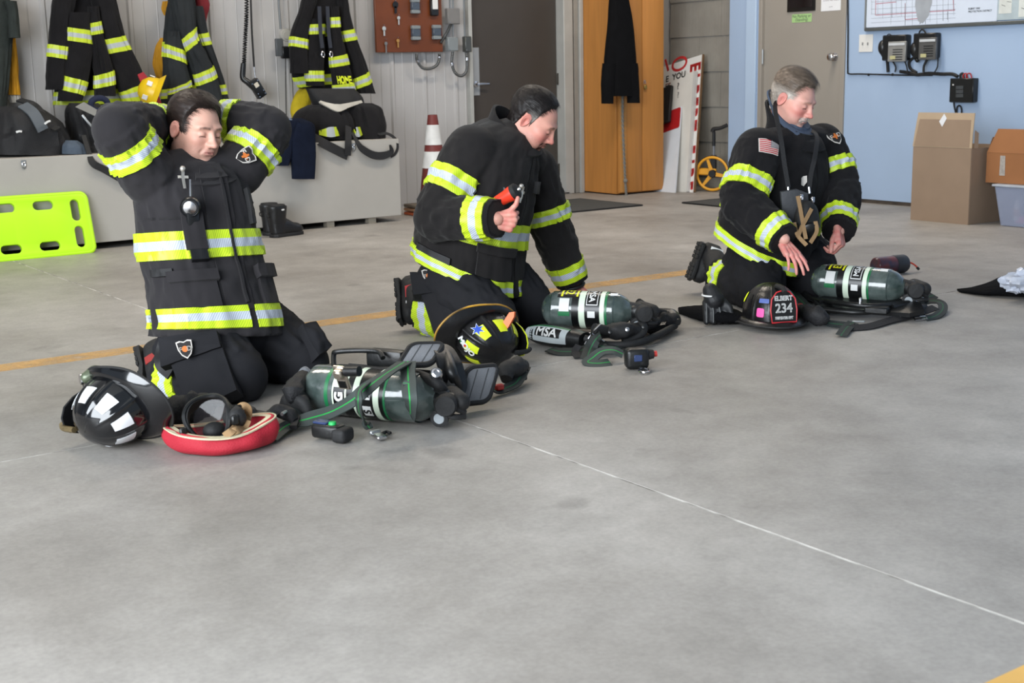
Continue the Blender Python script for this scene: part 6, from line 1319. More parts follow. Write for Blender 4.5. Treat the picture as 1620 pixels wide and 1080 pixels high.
CLOTH2 = mat('brown_black_turnout_cloth', (39, 37, 37), 0.92, var=0.25, scale=5, bump=0.22, bscale=800, spec=0.12, sheen=0.08)
man2 = build_person(dict(
    lean=1.0, label='man with a goatee kneeling in the middle with one thumb raised beside his red torch', base=(740, 535), seed=2.0, turn=22, cloth=CLOTH2, trouser_cloth=TRO1,
    torso=[(742, 437, 5.50, .245, .225, 0, -.42), (742, 410, 5.50, .245, .225, 0, -.42), (747, 362, 5.48, .235, .215, 0, -.28), (762, 312, 5.47, .232, .200), (780, 262, 5.46, .225, .175), (795, 230, 5.46, .190, .145), (808, 212, 5.46, .13, .11), (814, 204, 5.46, .085, .085)],
    torso_bands=[(0.15, 1.02, 98, 330), (0.15, 1.02, -28, 86), (1.82, 2.55, 0, 360)],
    arms={'right': dict(sh=(746, 240, 5.30), el=(688, 345, 5.26), wr=(787, 346, 5.10), r=(.110, .102, .090, .086, .070), seed=3.0, ref=-FW), 'left': dict(sh=(846, 268, 5.68), el=(868, 350, 5.74), wr=(905, 445, 5.84), r=(.100, .094, .088, .084, .068), seed=7.0, ref=-FW)},
    arm_bands=[('right', 0, 0.36, 0.66), ('right', 1, 0.62, 0.92), ('left', 0, 0.72, 1.0), ('left', 1, 0.68, 0.94)],
    legs={'right': dict(hip=(698, 440, 5.46), kn=(782, 508, 5.24), an=(672, 492, 5.50), r=(.140, .126, .100, .096, .088), seed=1.0), 'left': dict(hip=(782, 438, 5.68), kn=(842, 486, 5.56), an=(748, 480, 5.84), r=(.140, .126, .100, .096, .088), seed=5.0)},
    pelvis=[((735, 442, 5.55), (.21, .20, .14))], leg_bands=[('right', 1, 0.66, 0.94)],
    boots={'right': dict(an=(668, 486, 5.50), heel=(634, 446, 5.58), toe=(638, 512, 5.52), back=-RT * .95 + FW * .2, vis=-1.0, marks=[((0.35, 0.06, 0.05), mat('boot_red_rubber', (176, 46, 48), 0.55)), ((0.6, 0.06, 0.012), white_paint)]), 'left': dict(an=(748, 476, 5.84), heel=(716, 440, 5.92), toe=(722, 494, 5.86), back=-RT * .95 + FW * .2)},
    collar=[(807, 228, 5.46, .150, .135, -0.35), (813, 209, 5.46, .122, .120, -0.65), (814, 195, 5.46, .114, .112, -0.95)],
    head=dict(c=(844, 190, 5.43), fwd=face_dir(15, 36), up=face_up(15, 36, 0), skin=(218, 160, 142), red=(204, 96, 92), flush=0.9, brow=(46, 34, 30), neck_y=0.004, jaw=1.05, fat=0.005, nose=0.85, paint=[(lambda p: ((np.abs(p[:, 0]) < 0.034) & (p[:, 1] > 0.055) & (p[:, 2] < -0.072)) * 1.0, (88, 52, 42), 0.85), (lambda p: ((np.abs(p[:, 0]) < 0.032) & (p[:, 1] > 0.07) & (np.abs(p[:, 2] + 0.047 + 0.25 * np.abs(p[:, 0])) < 0.006)) * 1.0, (84, 50, 42), 0.8), (lambda p: ((np.abs(p[:, 0]) > 0.022) & (np.abs(p[:, 0]) < 0.036) & (p[:, 1] > 0.06) & (p[:, 2] < -0.05) & (p[:, 2] > -0.085)) * 1.0, (88, 52, 42), 0.7)], scale=1.0, stubble=((120, 84, 76), 0.35), lip=(150, 84, 78),
        line=([-0.12, -0.07, -0.045, -0.036, -0.026, 0.004, 0.010, 0.020, 0.028, 0.045, 0.065, 0.10], [-0.095, -0.088, -0.06, -0.01, 0.022, 0.016, -0.028, 0.016, 0.052, 0.084, 0.099, 0.101]), recess=0.016,
        hair_th=lambda p: 0.007 + 0.008 * sstep(0.02, 0.09, p[:, 2]), hair_col=lambda p, r: (np.array(lin((36, 31, 30))) * (0.8 + 0.5 * noise3(p * np.array([120, 30, 120])))[:, None]) * (1 - grey2(p))[:, None] + np.array(lin((150, 144, 138))) * grey2(p)[:, None], flow=lambda p: np.tile(HV(0.1, -0.9, 0.1), (len(p), 1)) * np.where(p[:, 2:] > 0.04, -1.0, 1.0) * HV(1, 1, 1), comb=(120, 40, 90), len=0.02, nstr=9000,
        beard=[('goatee', lambda p: 0.9 * ((np.abs(p[:, 0]) < 0.032) & (p[:, 1] > 0.06) & (p[:, 2] < -0.073) & (p[:, 2] > -0.118)), (60, 34, 28), 5000, 0.009, HV(0, 0.5, -0.8)), ('moustache', lambda p: 0.9 * ((np.abs(p[:, 0]) < 0.030) & (p[:, 1] > 0.07) & (np.abs(p[:, 2] + 0.047 + 0.25 * np.abs(p[:, 0])) < 0.006)), (66, 38, 32), 2600, 0.008, HV(0, 0.4, -0.9)), ('side_beard', lambda p: 0.8 * ((p[:, 0] > 0.022) & (p[:, 0] < 0.036) & (p[:, 1] > 0.06) & (p[:, 2] < -0.05) & (p[:, 2] > -0.085)), (66, 38, 32), 2000, 0.008, HV(0, 0.3, -0.9)), ('side_beard', lambda p: 0.8 * ((p[:, 0] < -0.022) & (p[:, 0] > -0.036) & (p[:, 1] > 0.06) & (p[:, 2] < -0.05) & (p[:, 2] > -0.085)), (66, 38, 32), 2000, 0.008, HV(0, 0.3, -0.9))]),
    hands=[dict(w=(779, 347, 5.11), dir=RT * .96 - UPV * .15 - FW * .05, palm=FW + UPV * .1 + RT * .15, side=1, curl=FIST, thumb=((0.5, 0.85, 0.0), (0.72, 0.5, 0.1), (0.80, 0.1, 0.05)), scale=0.98, spread=0.02), dict(w=(908, 452, 5.84), dir=RT * .5 - UPV * .75 - FW * .3, palm=-RT * .2 - UPV * .4 + FW * .8, side=-1, curl=RELAX, thumb=SIDE_OUT)]))
CLOTH3 = mat('black_turnout_cloth', (27, 26, 28), 0.9, var=0.2, scale=5, bump=0.22, bscale=800, spec=0.15, sheen=0.05)
man3 = build_person(dict(
    lean=1.0, label='grey-haired man with a moustache kneeling at the right in black turnout gear', base=(1190, 490), seed=3.0, turn=42, cloth=CLOTH3, trouser_cloth=mat('black_trouser_cloth', (28, 28, 31), 0.85, var=0.2, scale=5, bump=0.22, bscale=800, spec=0.15),
    torso=[(1212, 402, 6.08, .255, .215, 0, -.5), (1214, 377, 6.08, .255, .212, 0, -.5), (1222, 336, 6.06, .245, .200, 0, -.3), (1234, 300, 6.03, .24, .190), (1246, 256, 6.01, .232, .165), (1252, 234, 6.0, .190, .135), (1257, 220, 5.99, .135, .115), (1259, 212, 5.99, .09, .09)],
    torso_bands=[(0.1, 0.95, 100, 330), (0.1, 0.95, -28, 80), (1.75, 2.5, 0, 360)],
    arms={'right': dict(sh=(1199, 240, 5.84), el=(1172, 322, 5.74), wr=(1240, 378, 5.58), r=(.108, .100, .092, .084, .066), seed=3.0, ref=-FW), 'left': dict(sh=(1300, 230, 6.14), el=(1330, 296, 6.08), wr=(1327, 366, 5.86), r=(.104, .096, .088, .082, .066), seed=7.0, ref=-FW)},
    arm_bands=[('right', 0, 0.52, 0.82), ('right', 1, 0.70, 0.96), ('left', 0, 0.46, 0.76), ('left', 1, 0.66, 0.90)],
    legs={'right': dict(hip=(1192, 412, 6.08), kn=(1204, 462, 5.84), an=(1140, 440, 6.20), r=(.140, .126, .100, .096, .088), seed=1.0), 'left': dict(hip=(1268, 408, 6.24), kn=(1290, 446, 6.02), an=(1218, 430, 6.40), r=(.140, .126, .100, .096, .088), seed=5.0)},
    pelvis=[((1215, 415, 6.15), (.21, .20, .14))], leg_bands=[('right', 1, 0.62, 0.88)],
    boots={'right': dict(an=(1138, 436, 6.22), heel=(1112, 386, 6.30), toe=(1092, 442, 6.32), back=-RT * .9 - FW * .1, vis=-1.0, marks=[((0.3, 0.05, 0.05), mat('boot_red_rubber', (176, 46, 48), 0.55)), ((0.02, 0.06, 0.014), white_paint), ((0.55, 0.06, 0.014), white_paint)]), 'left': dict(an=(1216, 426, 6.40), heel=(1190, 392, 6.5), toe=(1176, 438, 6.48), back=-RT * .8 + FW * .3)},
    collar=[(1255, 228, 5.98, .150, .140, -0.2), (1256, 206, 5.98, .126, .126, -0.4), (1246, 184, 6.0, .118, .122, -0.85)],
    head=dict(c=(1255, 158, 5.93), fwd=face_dir(43, 24), up=face_up(43, 24, 5), skin=(222, 168, 152), red=(212, 104, 100), flush=0.95, brow=(150, 118, 104), brow_w=0.6, neck_y=0.006, paint=[(lambda p: ((np.abs(p[:, 0]) < 0.033) & (p[:, 1] > 0.07) & (np.abs(p[:, 2] + 0.049 + 0.32 * np.abs(p[:, 0])) < 0.0105)) * 1.0, (200, 190, 182), 0.8)], jaw=1.0, fat=0.003, nose=0.88, scale=1.0, lip=(184, 104, 104), stubble=((190, 160, 150), 0.2),
        line=([-0.12, -0.07, -0.045, -0.036, -0.026, 0.004, 0.010, 0.020, 0.028, 0.045, 0.065, 0.10], [-0.095, -0.088, -0.06, -0.01, 0.022, 0.018, -0.006, 0.010, 0.044, 0.072, 0.086, 0.088]), recess=0.020,
        hair_th=lambda p: 0.006 + 0.018 * sstep(0.03, 0.10, p[:, 2] + 0.3 * np.maximum(p[:, 1], 0)), hair_col=lambda p, r: (np.array(lin((128, 112, 98))) * (0.8 + 0.6 * noise3(p * np.array([110, 35, 110])))[:, None]) * (1 - grey3(p))[:, None] + np.array(lin((206, 196, 186))) * grey3(p)[:, None], flow=lambda p: np.tile(HV(0.35, 0.9, 0.1), (len(p), 1)), comb=(110, 45, 90), len=0.034, lift=0.006, nstr=9000,
        beard=[('moustache', lambda p: 0.95 * ((np.abs(p[:, 0]) < 0.033) & (p[:, 1] > 0.07) & (np.abs(p[:, 2] + 0.049 + 0.32 * np.abs(p[:, 0])) < 0.0105)), (214, 208, 200), 7000, 0.012, HV(0, 0.4, -0.9)), ('whiskers', lambda p: 0.5 * ((p[:, 0] > 0.018) & (p[:, 0] < 0.034) & (p[:, 1] > 0.06) & (p[:, 2] < -0.055) & (p[:, 2] > -0.1)), (204, 196, 186), 1500, 0.008, HV(0, 0.3, -0.9)), ('whiskers', lambda p: 0.5 * ((p[:, 0] < -0.018) & (p[:, 0] > -0.034) & (p[:, 1] > 0.06) & (p[:, 2] < -0.055) & (p[:, 2] > -0.1)), (204, 196, 186), 1500, 0.008, HV(0, 0.3, -0.9))]),
    hand_skin=(216, 160, 146), inner_collar=[([(1256, 212, 5.98, .110, .115, -0.4), (1252, 190, 5.975, .098, .108, -0.6), (1241, 170, 5.99, .094, .110, -1.1)], mat('slate_fleece', (72, 84, 104), 0.9, bump=0.3))],
    hands=[dict(w=(1239, 383, 5.60), dir=RT * .42 - UPV * .62 - FW * .66, palm=FW * .75 - RT * .35 - UPV * .55, side=1, curl=((10, 16, 10), (12, 18, 10), (14, 20, 12), (18, 22, 12)), thumb=((0.6, 0.75, 0.2), (0.35, 0.9, 0.25), (0.2, 0.95, 0.2)), scale=0.92, spread=0.12), dict(w=(1326, 360, 5.86), dir=-UPV * .9 + RT * .08 - FW * .42, palm=-RT * .75 + FW * .5, side=-1, curl=((48, 60, 35), (52, 64, 35), (56, 68, 36), (60, 68, 36)), thumb=((0.5, 0.8, 0.4), (0.2, 0.95, 0.25), (0.1, 0.97, 0.2)), scale=0.95)]))

# ------------------------------------------------------------------ details sewn on or hanging from the clothes
def sewn(lf, name, i0, i1, h0, h1, off, th, m, parent, nt=14): return lf.patch(tix(lf, i0), tix(lf, i1), h0, h1, off=off, th=th, nt=nt, calm=1.0 if off < 0.01 else 0.4, nth=max(8, int((h1 - h0) / 2.5))).build(name, m, parent)
def pin(lf, i, h, parent, m=None, k=1.0, off=0.012):
    """bright cross-shaped clip"""
    m = m or mat('polished_pewter', (222, 216, 206), 0.3, 0.7); t = tix(lf, i); b = B()
    for o in ([(-.005, -.03), (.005, -.03), (.006, .03), (-.006, .03)], [(-.02, .002), (.02, .002), (.02, .012), (-.02, .012)]):
        V, F = fan(fine_poly(o, 3) * k); lf.shape(V, F, t, h, off, b=b)
    c = lf.pts(np.array([t]), np.array([math.radians(h)]))[0] + lf.nrm(np.array([t]), np.array([math.radians(h)]))[0] * off
    b.ellipsoid(c + UPV * 0.03 * k, (.009 * k,) * 3, n=10, m=8); return b.build('cross_pin', m, parent)
blk = mat('black_nylon', (24, 24, 26), 0.6, var=0.2, bump=0.2, bscale=400)
T1, J1 = man1['torso'], man1['jacket']; seam_m = mat('dark_seam_thread', (30, 28, 30), 0.9)  # dark thread for the yoke seam and the zip line
sewn(T1, 'storm_flap', 1.15, 5.6, 76, 96, 0.003, 0.005, CLOTH1, J1, 40)
sewn(T1, 'hem_pocket', 1.25, 2.0, 100, 146, 0.014, 0.02, CLOTH1, J1); sewn(T1, 'pocket_flap', 1.9, 2.2, 98, 148, 0.026, 0.012, CLOTH1, J1, 6)
sewn(T1, 'hem_pocket', 1.25, 2.0, 30, 62, 0.014, 0.02, CLOTH1, J1); sewn(T1, 'pocket_flap', 1.9, 2.25, 28, 64, 0.03, 0.014, CLOTH1, J1, 6)
sewn(T1, 'belt_tab', 2.12, 2.32, 142, 176, 0.010, 0.008, blk, J1, 4); sewn(T1, 'radio_pocket', 2.75, 3.75, 101, 121, 0.022, 0.026, CLOTH1, J1)
sewn(T1, 'microphone', 2.45, 2.72, 103, 118, 0.03, 0.03, black_plastic, J1, 8)
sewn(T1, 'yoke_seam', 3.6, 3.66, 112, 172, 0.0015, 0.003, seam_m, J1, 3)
sewn(T1, 'buckle_strap', 3.4, 4.5, 44, 53, 0.018, 0.01, blk, J1)
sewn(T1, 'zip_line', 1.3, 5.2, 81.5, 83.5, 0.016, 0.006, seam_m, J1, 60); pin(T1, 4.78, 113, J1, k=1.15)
tl_ = B(); c = T1.pts(np.array([tix(T1, 4.0)]), np.array([math.radians(108)]))[0]; ax = unit(-FW * .95 + RT * .1 - UPV * .12); c = c + ax * 0.012
tl_.lathe([(.030, 0), (.034, .012), (.034, .04), (.030, .045), (.026, .04)], c, ax, 24); tq = tl_.build('angle_torch', black_plastic, J1)
B().lathe([(.024, .038), (.022, .043), (.012, .046), (.001, .047)], c, ax, 20).build('torch_lens', chrome, J1)
B().box(c - UPV * 0.05 + ax * 0.018, (0.045, 0.04, 0.07), bev=0.008, seg=2).build('torch_body', black_plastic, J1)
B().tube([c + UPV * 0.03 + ax * .01, c + UPV * 0.06 + ax * .0, c + UPV * 0.085 - ax * .01], 0.004, 6).build('lanyard_clip', chrome, J1)
cl, co = man1['collar']; cl.patch(0.15, 0.7, 66, 112, off=0.014, th=0.012, nt=8).build('throat_tab', CLOTH1, co)
u_, f_ = man1['arms']['left']; emblem(u_, 0.14, 92, 0.062, J1, up=1.0, rot=-0.5)
th_, sh_ = man1['legs']['right']; tr1 = man1['trousers']

def panel(parent, name, quad, th, m, bulge=0.012, n=14):
    """sewn panel: corners (px, py, depth) top-left, top-right, bottom-right, bottom-left; gently bulged cloth with a folded edge"""
    a, b_, c_, d_ = (dp(*q) for q in quad); u, v = np.meshgrid(np.linspace(0, 1, n), np.linspace(0, 1, n)); u_, v_ = u[..., None], v[..., None]
    Gd = (a * (1 - u_) + b_ * u_) * (1 - v_) + (d_ * (1 - u_) + c_ * u_) * v_; nn = unit(np.cross(b_ - a, d_ - a)); nn = nn if nn @ (EYE - a) > 0 else -nn
    ed = np.minimum.reduce([u, 1 - u, v, 1 - v]); Gd = Gd + nn * (bulge * sstep(0, .3, ed) + .007 * noise3(Gd * 14) + .004 * noise3(Gd * 34))[..., None]
    return B().grid(Gd, th=th, Nn=np.tile(nn, Gd.shape[:2] + (1,))).build(name, m, parent)
panel(tr1, 'cargo_pocket', [(266, 566, 4.345), (350, 544, 4.335), (374, 616, 4.235), (298, 648, 4.265)], .07, TRO1)
pf = panel(tr1, 'pocket_flap', [(250, 534, 4.350), (342, 522, 4.345), (349, 548, 4.315), (254, 580, 4.320)], .05, TRO1, .008)
def shield_at(c, X, Y, w, parent):
    o = fine_poly(shield, 2); Z = np.cross(unit(X), unit(Y))
    for k, (s_, m, nm) in enumerate(((1, patch_w, 'shield_patch'), (.84, patch_k, 'patch_field'))): V, F = fan(o * s_ * np.array([w, w * 1.15])); B().add(c + Z * .0015 * k + V[:, :1] * unit(X) + V[:, 1:] * unit(Y), F).build(nm, m, parent)
    V, F = fan(ringv * w * .2); B().add(c + Z * .003 + V[:, :1] * unit(X) + V[:, 1:] * unit(Y), F).build('patch_device', patch_o, parent)
    for k in (-1, 1): V, F = text_geo('F' if k < 0 else 'D', w * .42, .0004); B().add(c + Z * .0035 + unit(X) * k * w * .27 + V[:, :1] * unit(X) + V[:, 1:] * unit(Y), F).build('patch_letter', patch_w, parent)
an_ = np.linspace(0, 2 * PI, 14, endpoint=False); ringv = np.stack([np.cos(an_), np.sin(an_)], 1)
c = dp(293, 552, 4.306); shield_at(c, dp(313, 548, 4.306) - c, dp(288, 532, 4.314) - c, .053, tr1)
B().ribbon([dp(268, 520, 4.44), dp(258, 548, 4.40), dp(254, 575, 4.42), dp(270, 592, 4.40)], 0.04, 0.008, -FW, 16).build('strap_loop', blk, tr1)
t2_, s2_ = man1['legs']['left']; panel(tr1, 'cargo_pocket', [(478, 512, 4.60), (500, 508, 4.66), (526, 546, 4.62), (504, 562, 4.55)], .05, TRO1)
# man in the middle
T2, J2 = man2['torso'], man2['jacket']
sewn(T2, 'storm_flap', 0.2, 5.4, 70, 92, 0.003, 0.005, CLOTH2, J2, 36); sewn(T2, 'hem_pocket', 1.05, 1.8, 104, 150, 0.016, 0.024, CLOTH2, J2); sewn(T2, 'pocket_flap', 1.68, 1.9, 102, 152, 0.03, 0.012, CLOTH2, J2, 6)
sewn(T2, 'microphone_tab', 3.55, 3.95, 72, 84, 0.022, 0.02, blk, J2, 8); pin(T2, 3.45, 112, J2, k=1.1, off=0.02)
sewn(T2, 'side_strap', 1.0, 1.25, 176, 214, 0.014, 0.01, blk, J2, 4)
th_, sh_ = man2['legs']['right']; tr2 = man2['trousers']
panel(tr2, 'cargo_pocket', [(662, 452, 5.335), (736, 450, 5.32), (750, 522, 5.19), (690, 538, 5.23)], .07, TRO1); panel(tr2, 'pocket_flap', [(648, 430, 5.35), (728, 426, 5.34), (738, 456, 5.30), (654, 466, 5.31)], .05, TRO1, .008)
an = np.linspace(0, 2 * PI, 12, endpoint=False); ring = np.stack([np.cos(an), np.sin(an)], 1); 
q = B().lathe([(.010, 0), (.010, .003), (.006, .004)], dp(712, 476, 5.265), unit(-FW + UPV * .2), 14).build('pocket_snap', chrome, tr2); B().lathe([(.006, .003), (.005, .005)], dp(712, 476, 5.265), unit(-FW + UPV * .2), 12).build('snap_centre', black_plastic, tr2)
c = dp(678, 436, 5.325); shield_at(c, dp(690, 434, 5.325) - c, dp(676, 426, 5.33) - c, .05, tr2)
w = P_ = dp(905, 448, 5.84); B().tube([w + V3(0.05 * math.cos(a), 0.05 * math.sin(a), -0.01 + 0.012 * math.cos(a)) for a in np.linspace(0, 2 * PI, 20, endpoint=False)], 0.009, 8, closed=True).build('wrist_strap', blk, man2['root'])
# man on the right
T3, J3 = man3['torso'], man3['jacket']
sewn(T3, 'storm_flap', 0.3, 5.2, 70, 92, 0.003, 0.005, CLOTH3, J3, 36)
u_, f_ = man3['arms']['right']
def flag(lf, t, h, w, hh, parent, rot=0.0, up=-1.0, off=0.009):
    rect = lambda x0, y0, x1, y1: fine_poly([(x0, y0), (x1, y0), (x1, y1), (x0, y1)], 6); V, F = fan(rect(-w * .55, -hh * .57, w * .55, hh * .57))
    fp_ = lf.shape(V, F, t, h, off, up, rot=rot, calm=.3, lift=.005).build('flag_patch', patch_w, parent); b = B(); c0 = off + 0.0015
    for k in range(7): y1 = hh * (0.5 - k * 2 / 13); V, F = fan(rect(-w / 2, y1 - hh / 13, w / 2, y1)); lf.shape(V, F, t, h, c0, up, rot=rot, calm=.3, lift=.005).build('flag_stripe', mat('flag_red', (186, 44, 54), 0.7), parent)
    V, F = fan(rect(0.05 * w, -hh * 0.04, w * 0.5, hh * 0.5)); lf.shape(V, F, t, h, c0 + 0.0012, up, rot=rot, calm=.3, lift=.005).build('flag_canton', mat('flag_blue', (48, 52, 82), 0.7), parent)
    b = B()
    for r in range(5):
        for q in range(6):
            x, y = w * (0.09 + q * 0.075), hh * (0.03 + r * 0.10); o = np.array([(0, .0028), (.0028, 0), (0, -.0028), (-.0028, 0)]) + (x, y); lf.shape(o, [(0, 1, 2, 3)], t, h, c0 + 0.0024, up, b=b, rot=rot, calm=.3, lift=.005)
    b.build('flag_stars', patch_w, parent, kind='stuff')
flag(u_, 0.10, 84, 0.085, 0.058, J3, rot=0.3)
ul, fl_ = man3['arms']['left']; emblem(ul, 0.08, 66, 0.066, J3, up=-1.0, rot=0.2)
V, F = fan(fine_poly([(-.012, -.018), (.004, -.022), (.016, -.004), (.012, .02), (-.004, .014), (-.014, .006)], 4)); T3.shape(V, F, tix(T3, 3.55), 116, 0.01).build('white_badge', patch_w, J3)
sewn(T3, 'radio_pocket', 2.75, 3.35, 28, 62, 0.02, 0.024, CLOTH3, J3); V, F = text_geo('TERRY', 0.026, 0.0008, 0.012); T3.shape(V, F, tix(T3, 3.12), 46, 0.026).build('name_lettering', patch_w, J3)
th_, sh_ = man3['legs']['right']
# ------------------------------------------------------------------ gear on the floor
G = gp
tank_m = mat('green_grey_composite', (92, 102, 99), 0.2, var=0.5, scale=11, rgb2=(40, 54, 51), coat=0.8, bump=0.12, bscale=30)
cream_m = mat('glow_cream_band', (214, 228, 206), 0.4, var=0.04); label_k = mat('black_label', (14, 15, 16), 0.3); yellow_l = mat('yellow_label_letters', (236, 236, 40), 0.45); green_l = mat('green_label', (28, 112, 66), 0.4)
frame_m = mat('black_frame_plastic', (20, 21, 22), 0.4, var=0.25, scale=20, bump=0.1, bscale=60); pad_m = mat('grey_harness_pad', (118, 120, 124), 0.85, var=0.15, bump=0.3, bscale=300)
class Cyl:
    """breathing-air cylinder: c = middle of the axis, a = towards the valve"""
    def __init__(s, root, c, a, R=0.07, L=0.46, top=UPV):
        s.root, s.c, s.a, s.R, s.L = root, np.asarray(c, float), unit(a), R, L; s.u = unit(np.asarray(top, float) - s.a * (np.asarray(top, float) @ s.a)); s.s = np.cross(s.a, s.u)
        h = L / 2; pr = [(0.012, -h), (R * .45, -h + .006), (R * .75, -h + .022), (R * .93, -h + .045), (R, -h + .075), (R, h - .095), (R * .95, h - .066), (R * .8, h - .038), (R * .55, h - .016), (.026, h), (.026, h + .02)]
        z = np.linspace(0, len(pr) - 1, 60); pr = crom_at(np.array(pr), z); s.o = B().lathe([tuple(p) for p in pr], s.c, s.a, 48).build('air_cylinder', tank_m, root, smooth=60)
    def at(s, x, ph, off=0.0): ph = math.radians(ph) if np.isscalar(ph) else ph; ph = np.asarray(ph); return s.c + np.multiply.outer(np.asarray(x, float), s.a) + (s.R + off) * (np.multiply.outer(np.cos(ph), s.u) + np.multiply.outer(np.sin(ph), s.s))
    def ring(s, x0, x1, m, name, off=0.001, h0=0, h1=360):
        n = max(8, int((h1 - h0) / 7)); ph = np.radians(np.linspace(h0, h1, n, endpoint=h1 - h0 < 360)); Gd = np.array([s.at(np.full(n, x), ph, off) for x in (x0, (x0 + x1) / 2, x1)]); N = np.array([s.at(np.full(n, x), ph, off + 1) - s.at(np.full(n, x), ph, off) for x in (x0, 0, x1)])
        return B().grid(Gd, closed_u=h1 - h0 >= 360, th=off + 0.0008, Nn=N, ).build(name, m, s.o)
    def text(s, body, size, x, h, m, off=0.003, rot=0.0, bold=0.002, sx=1.0, name='lettering'):
        """rot 0: reads along the cylinder; 90: reads around it"""
        V, F = text_geo(body, size, bold, 0.008, sx); r = math.radians(rot); c, q = math.cos(r), math.sin(r); V = np.stack([V[:, 0] * c - V[:, 1] * q, V[:, 0] * q + V[:, 1] * c], 1)
        return B().add(s.at(x + V[:, 0], math.radians(h) + V[:, 1] / s.R * s.sg, off), F).build(name, m, s.o)
    sg = 1.0
    def rect(s, x0, x1, h0, h1, m, name, off=0.002): return s.ring(x0, x1, m, name, off, h0, h1)
def valve(cy, gauge_h=150, knob=True):
    e = cy.c + cy.a * (cy.L / 2); b = B(); b.lathe([(.028, -.005), (.034, .004), (.034, .03), (.026, .036), (.026, .06), (.018, .064)], e, cy.a, 24); o = b.build('valve_body', frame_m, cy.root)
    B().capsule(e + cy.a * .02 - cy.s * .05, .034, e + cy.a * .075 - cy.s * .0, .030).build('rubber_bumper', black_rubber, cy.root)
    w = B().lathe([(.020, .0), (.034, .006), (.036, .022), (.030, .034), (.012, .036)], e + cy.a * .045 + cy.s * .035, unit(cy.s + cy.a * .4), 16).build('hand_wheel', black_rubber, cy.root)
    g = e + cy.a * .02 + cy.s * .03 - cy.u * .045; ax = unit(cy.s * .9 - cy.u * .1 + cy.a * .2)
    q = B().lathe([(.024, -.02), (.028, .0), (.028, .014), (.020, .016)], g, ax, 20).build('gauge', black_rubber, cy.root); B().lathe([(.017, .0155), (.016, .0175), (.004, .018)], g, ax, 20).build('gauge_dial', mat('gauge_face', (150, 156, 160), 0.3), q)
    for k in range(3): B().tube([e - cy.a * .02 + cy.u * (.03 - k * .03), e + cy.a * .06 + cy.u * (.02 - k * .03) + cy.s * .03, e + cy.a * .09 - cy.u * (.02 + k * .012) + cy.s * .0], .009, 8, smooth=12).build('hose', black_rubber, cy.root)
def strap(root, pts, w, m=None, th=0.004, nrm=None, name='strap', n=40):
    """webbing through (px, py, height[, normal]) points"""
    P = [G(*p[:3]) for p in pts]; N = [np.asarray(p[3], float) if len(p) > 3 else (UPV - FW * .45 if nrm is None else nrm) for p in pts]
    return B().ribbon(P, w, th, np.array(N), n).build(name, m or WEB, root)
def clump(root, pts, r, m, name, seed=0.0, amp=0.35):
    """soft bundle: a fat tube with an uneven surface"""
    P = crom([G(*p[:3]) for p in pts], 26); rr = np.interp(np.linspace(0, 1, 26), np.linspace(0, 1, len(r)), r); b = B().tube(P, rr, 18); V = np.array(b.V); cen = np.repeat(P, 18, 0); d = V - cen; V = cen + d * (1 + amp * noise3(V * 28 + seed))[:, None]; V[:, 2] = np.maximum(V[:, 2], 0.003); b.V = list(map(tuple, V)); return b.build(name, m, root)
def pad(root, c, X, Y, w, h, name='shoulder_pad', t=0.016):
    o = rrect(-w / 2, -h / 2, w / 2, h / 2, min(w, h) * .22); p = B().prism(o, t, c, X, Y, bev=0.004).build(name, pad_m, root); Z = np.cross(unit(X), unit(Y))
    B().tube([np.asarray(c) + unit(X) * x + unit(Y) * y + Z * t * .5 for x, y in o], t * .62, 8, closed=True).build('piping', black_rubber, p)
    for k in (-.18, .18): B().ribbon([np.asarray(c) + Z * t + unit(X) * w * k + unit(Y) * h * q for q in (-.42, 0, .42)], .003, .002, Z).build('stitch_line', mat('grey_stitch', (70, 72, 74), 0.9), p)
    return p

# --- apparatus of the man at the left
t1 = thing('breathing_apparatus', 'breathing apparatus with grey pads lying before the man with raised arms', 'breathing apparatus', G(590, 650), 'breathing apparatus on the floor')
cL, cR = G(486, 612, .083), G(694, 632, .083); ax = unit(cR - cL); L1 = np.linalg.norm(cR - cL)
A1 = Cyl(t1, (cL + cR) / 2, ax, .078, L1); A1.sg = -1.0; hF = 62 if (np.cross(A1.a, A1.u) @ FW) < 0 else -62; sF = 1 if hF > 0 else -1
A1.text  # label bands
A1.ring(-.062, .085, label_k, 'label_band'); A1.ring(-.02, .0, cream_m, 'cream_ring', .0022); A1.ring(.052, .072, cream_m, 'cream_ring', .0022); A1.ring(.0865, .094, green_l, 'green_ring', .0012); A1.ring(-.125, -.112, green_l, 'green_ring', .0012)
A1.rect(-.095, -.043, min(sF * 36, sF * 118), max(sF * 36, sF * 118), cream_m, 'white_label', .0026); A1.rect(-.089, -.049, min(sF * 68, sF * 110), max(sF * 68, sF * 110), label_k, 'label_frame', .0038); A1.text('G', .040, -.069, sF * 89, white_paint, .005, 90)
for h in (62, 106): A1.rect(.012, .042, min(sF * h, sF * (h + 28)), max(sF * h, sF * (h + 28)), white_paint, 'letter_box', .0024)
A1.text('A', .036, .027, sF * 76, label_k, .0036, 90, .001); A1.text('S', .036, .027, sF * 120, label_k, .0036, 90, .001)
valve(A1)
Sd = A1.s * sF                                  # towards the lens
B().prism([(-.22, -.06), (.20, -.075), (.24, 0), (.20, .09), (-.18, .09), (-.24, .03)], .018, A1.c - Sd * .10 - UPV * .03 + ax * .02, ax, unit(-Sd * .5 + UPV * .85)).build('back_plate', frame_m, t1)
hb = A1.c - Sd * .12
B().tube([G(529, 590, .14), G(528, 562, .185), G(534, 556, .20), G(570, 554, .205), G(598, 556, .205), G(606, 566, .19)], .0085, 10, smooth=40).build('carry_handle', frame_m, t1)
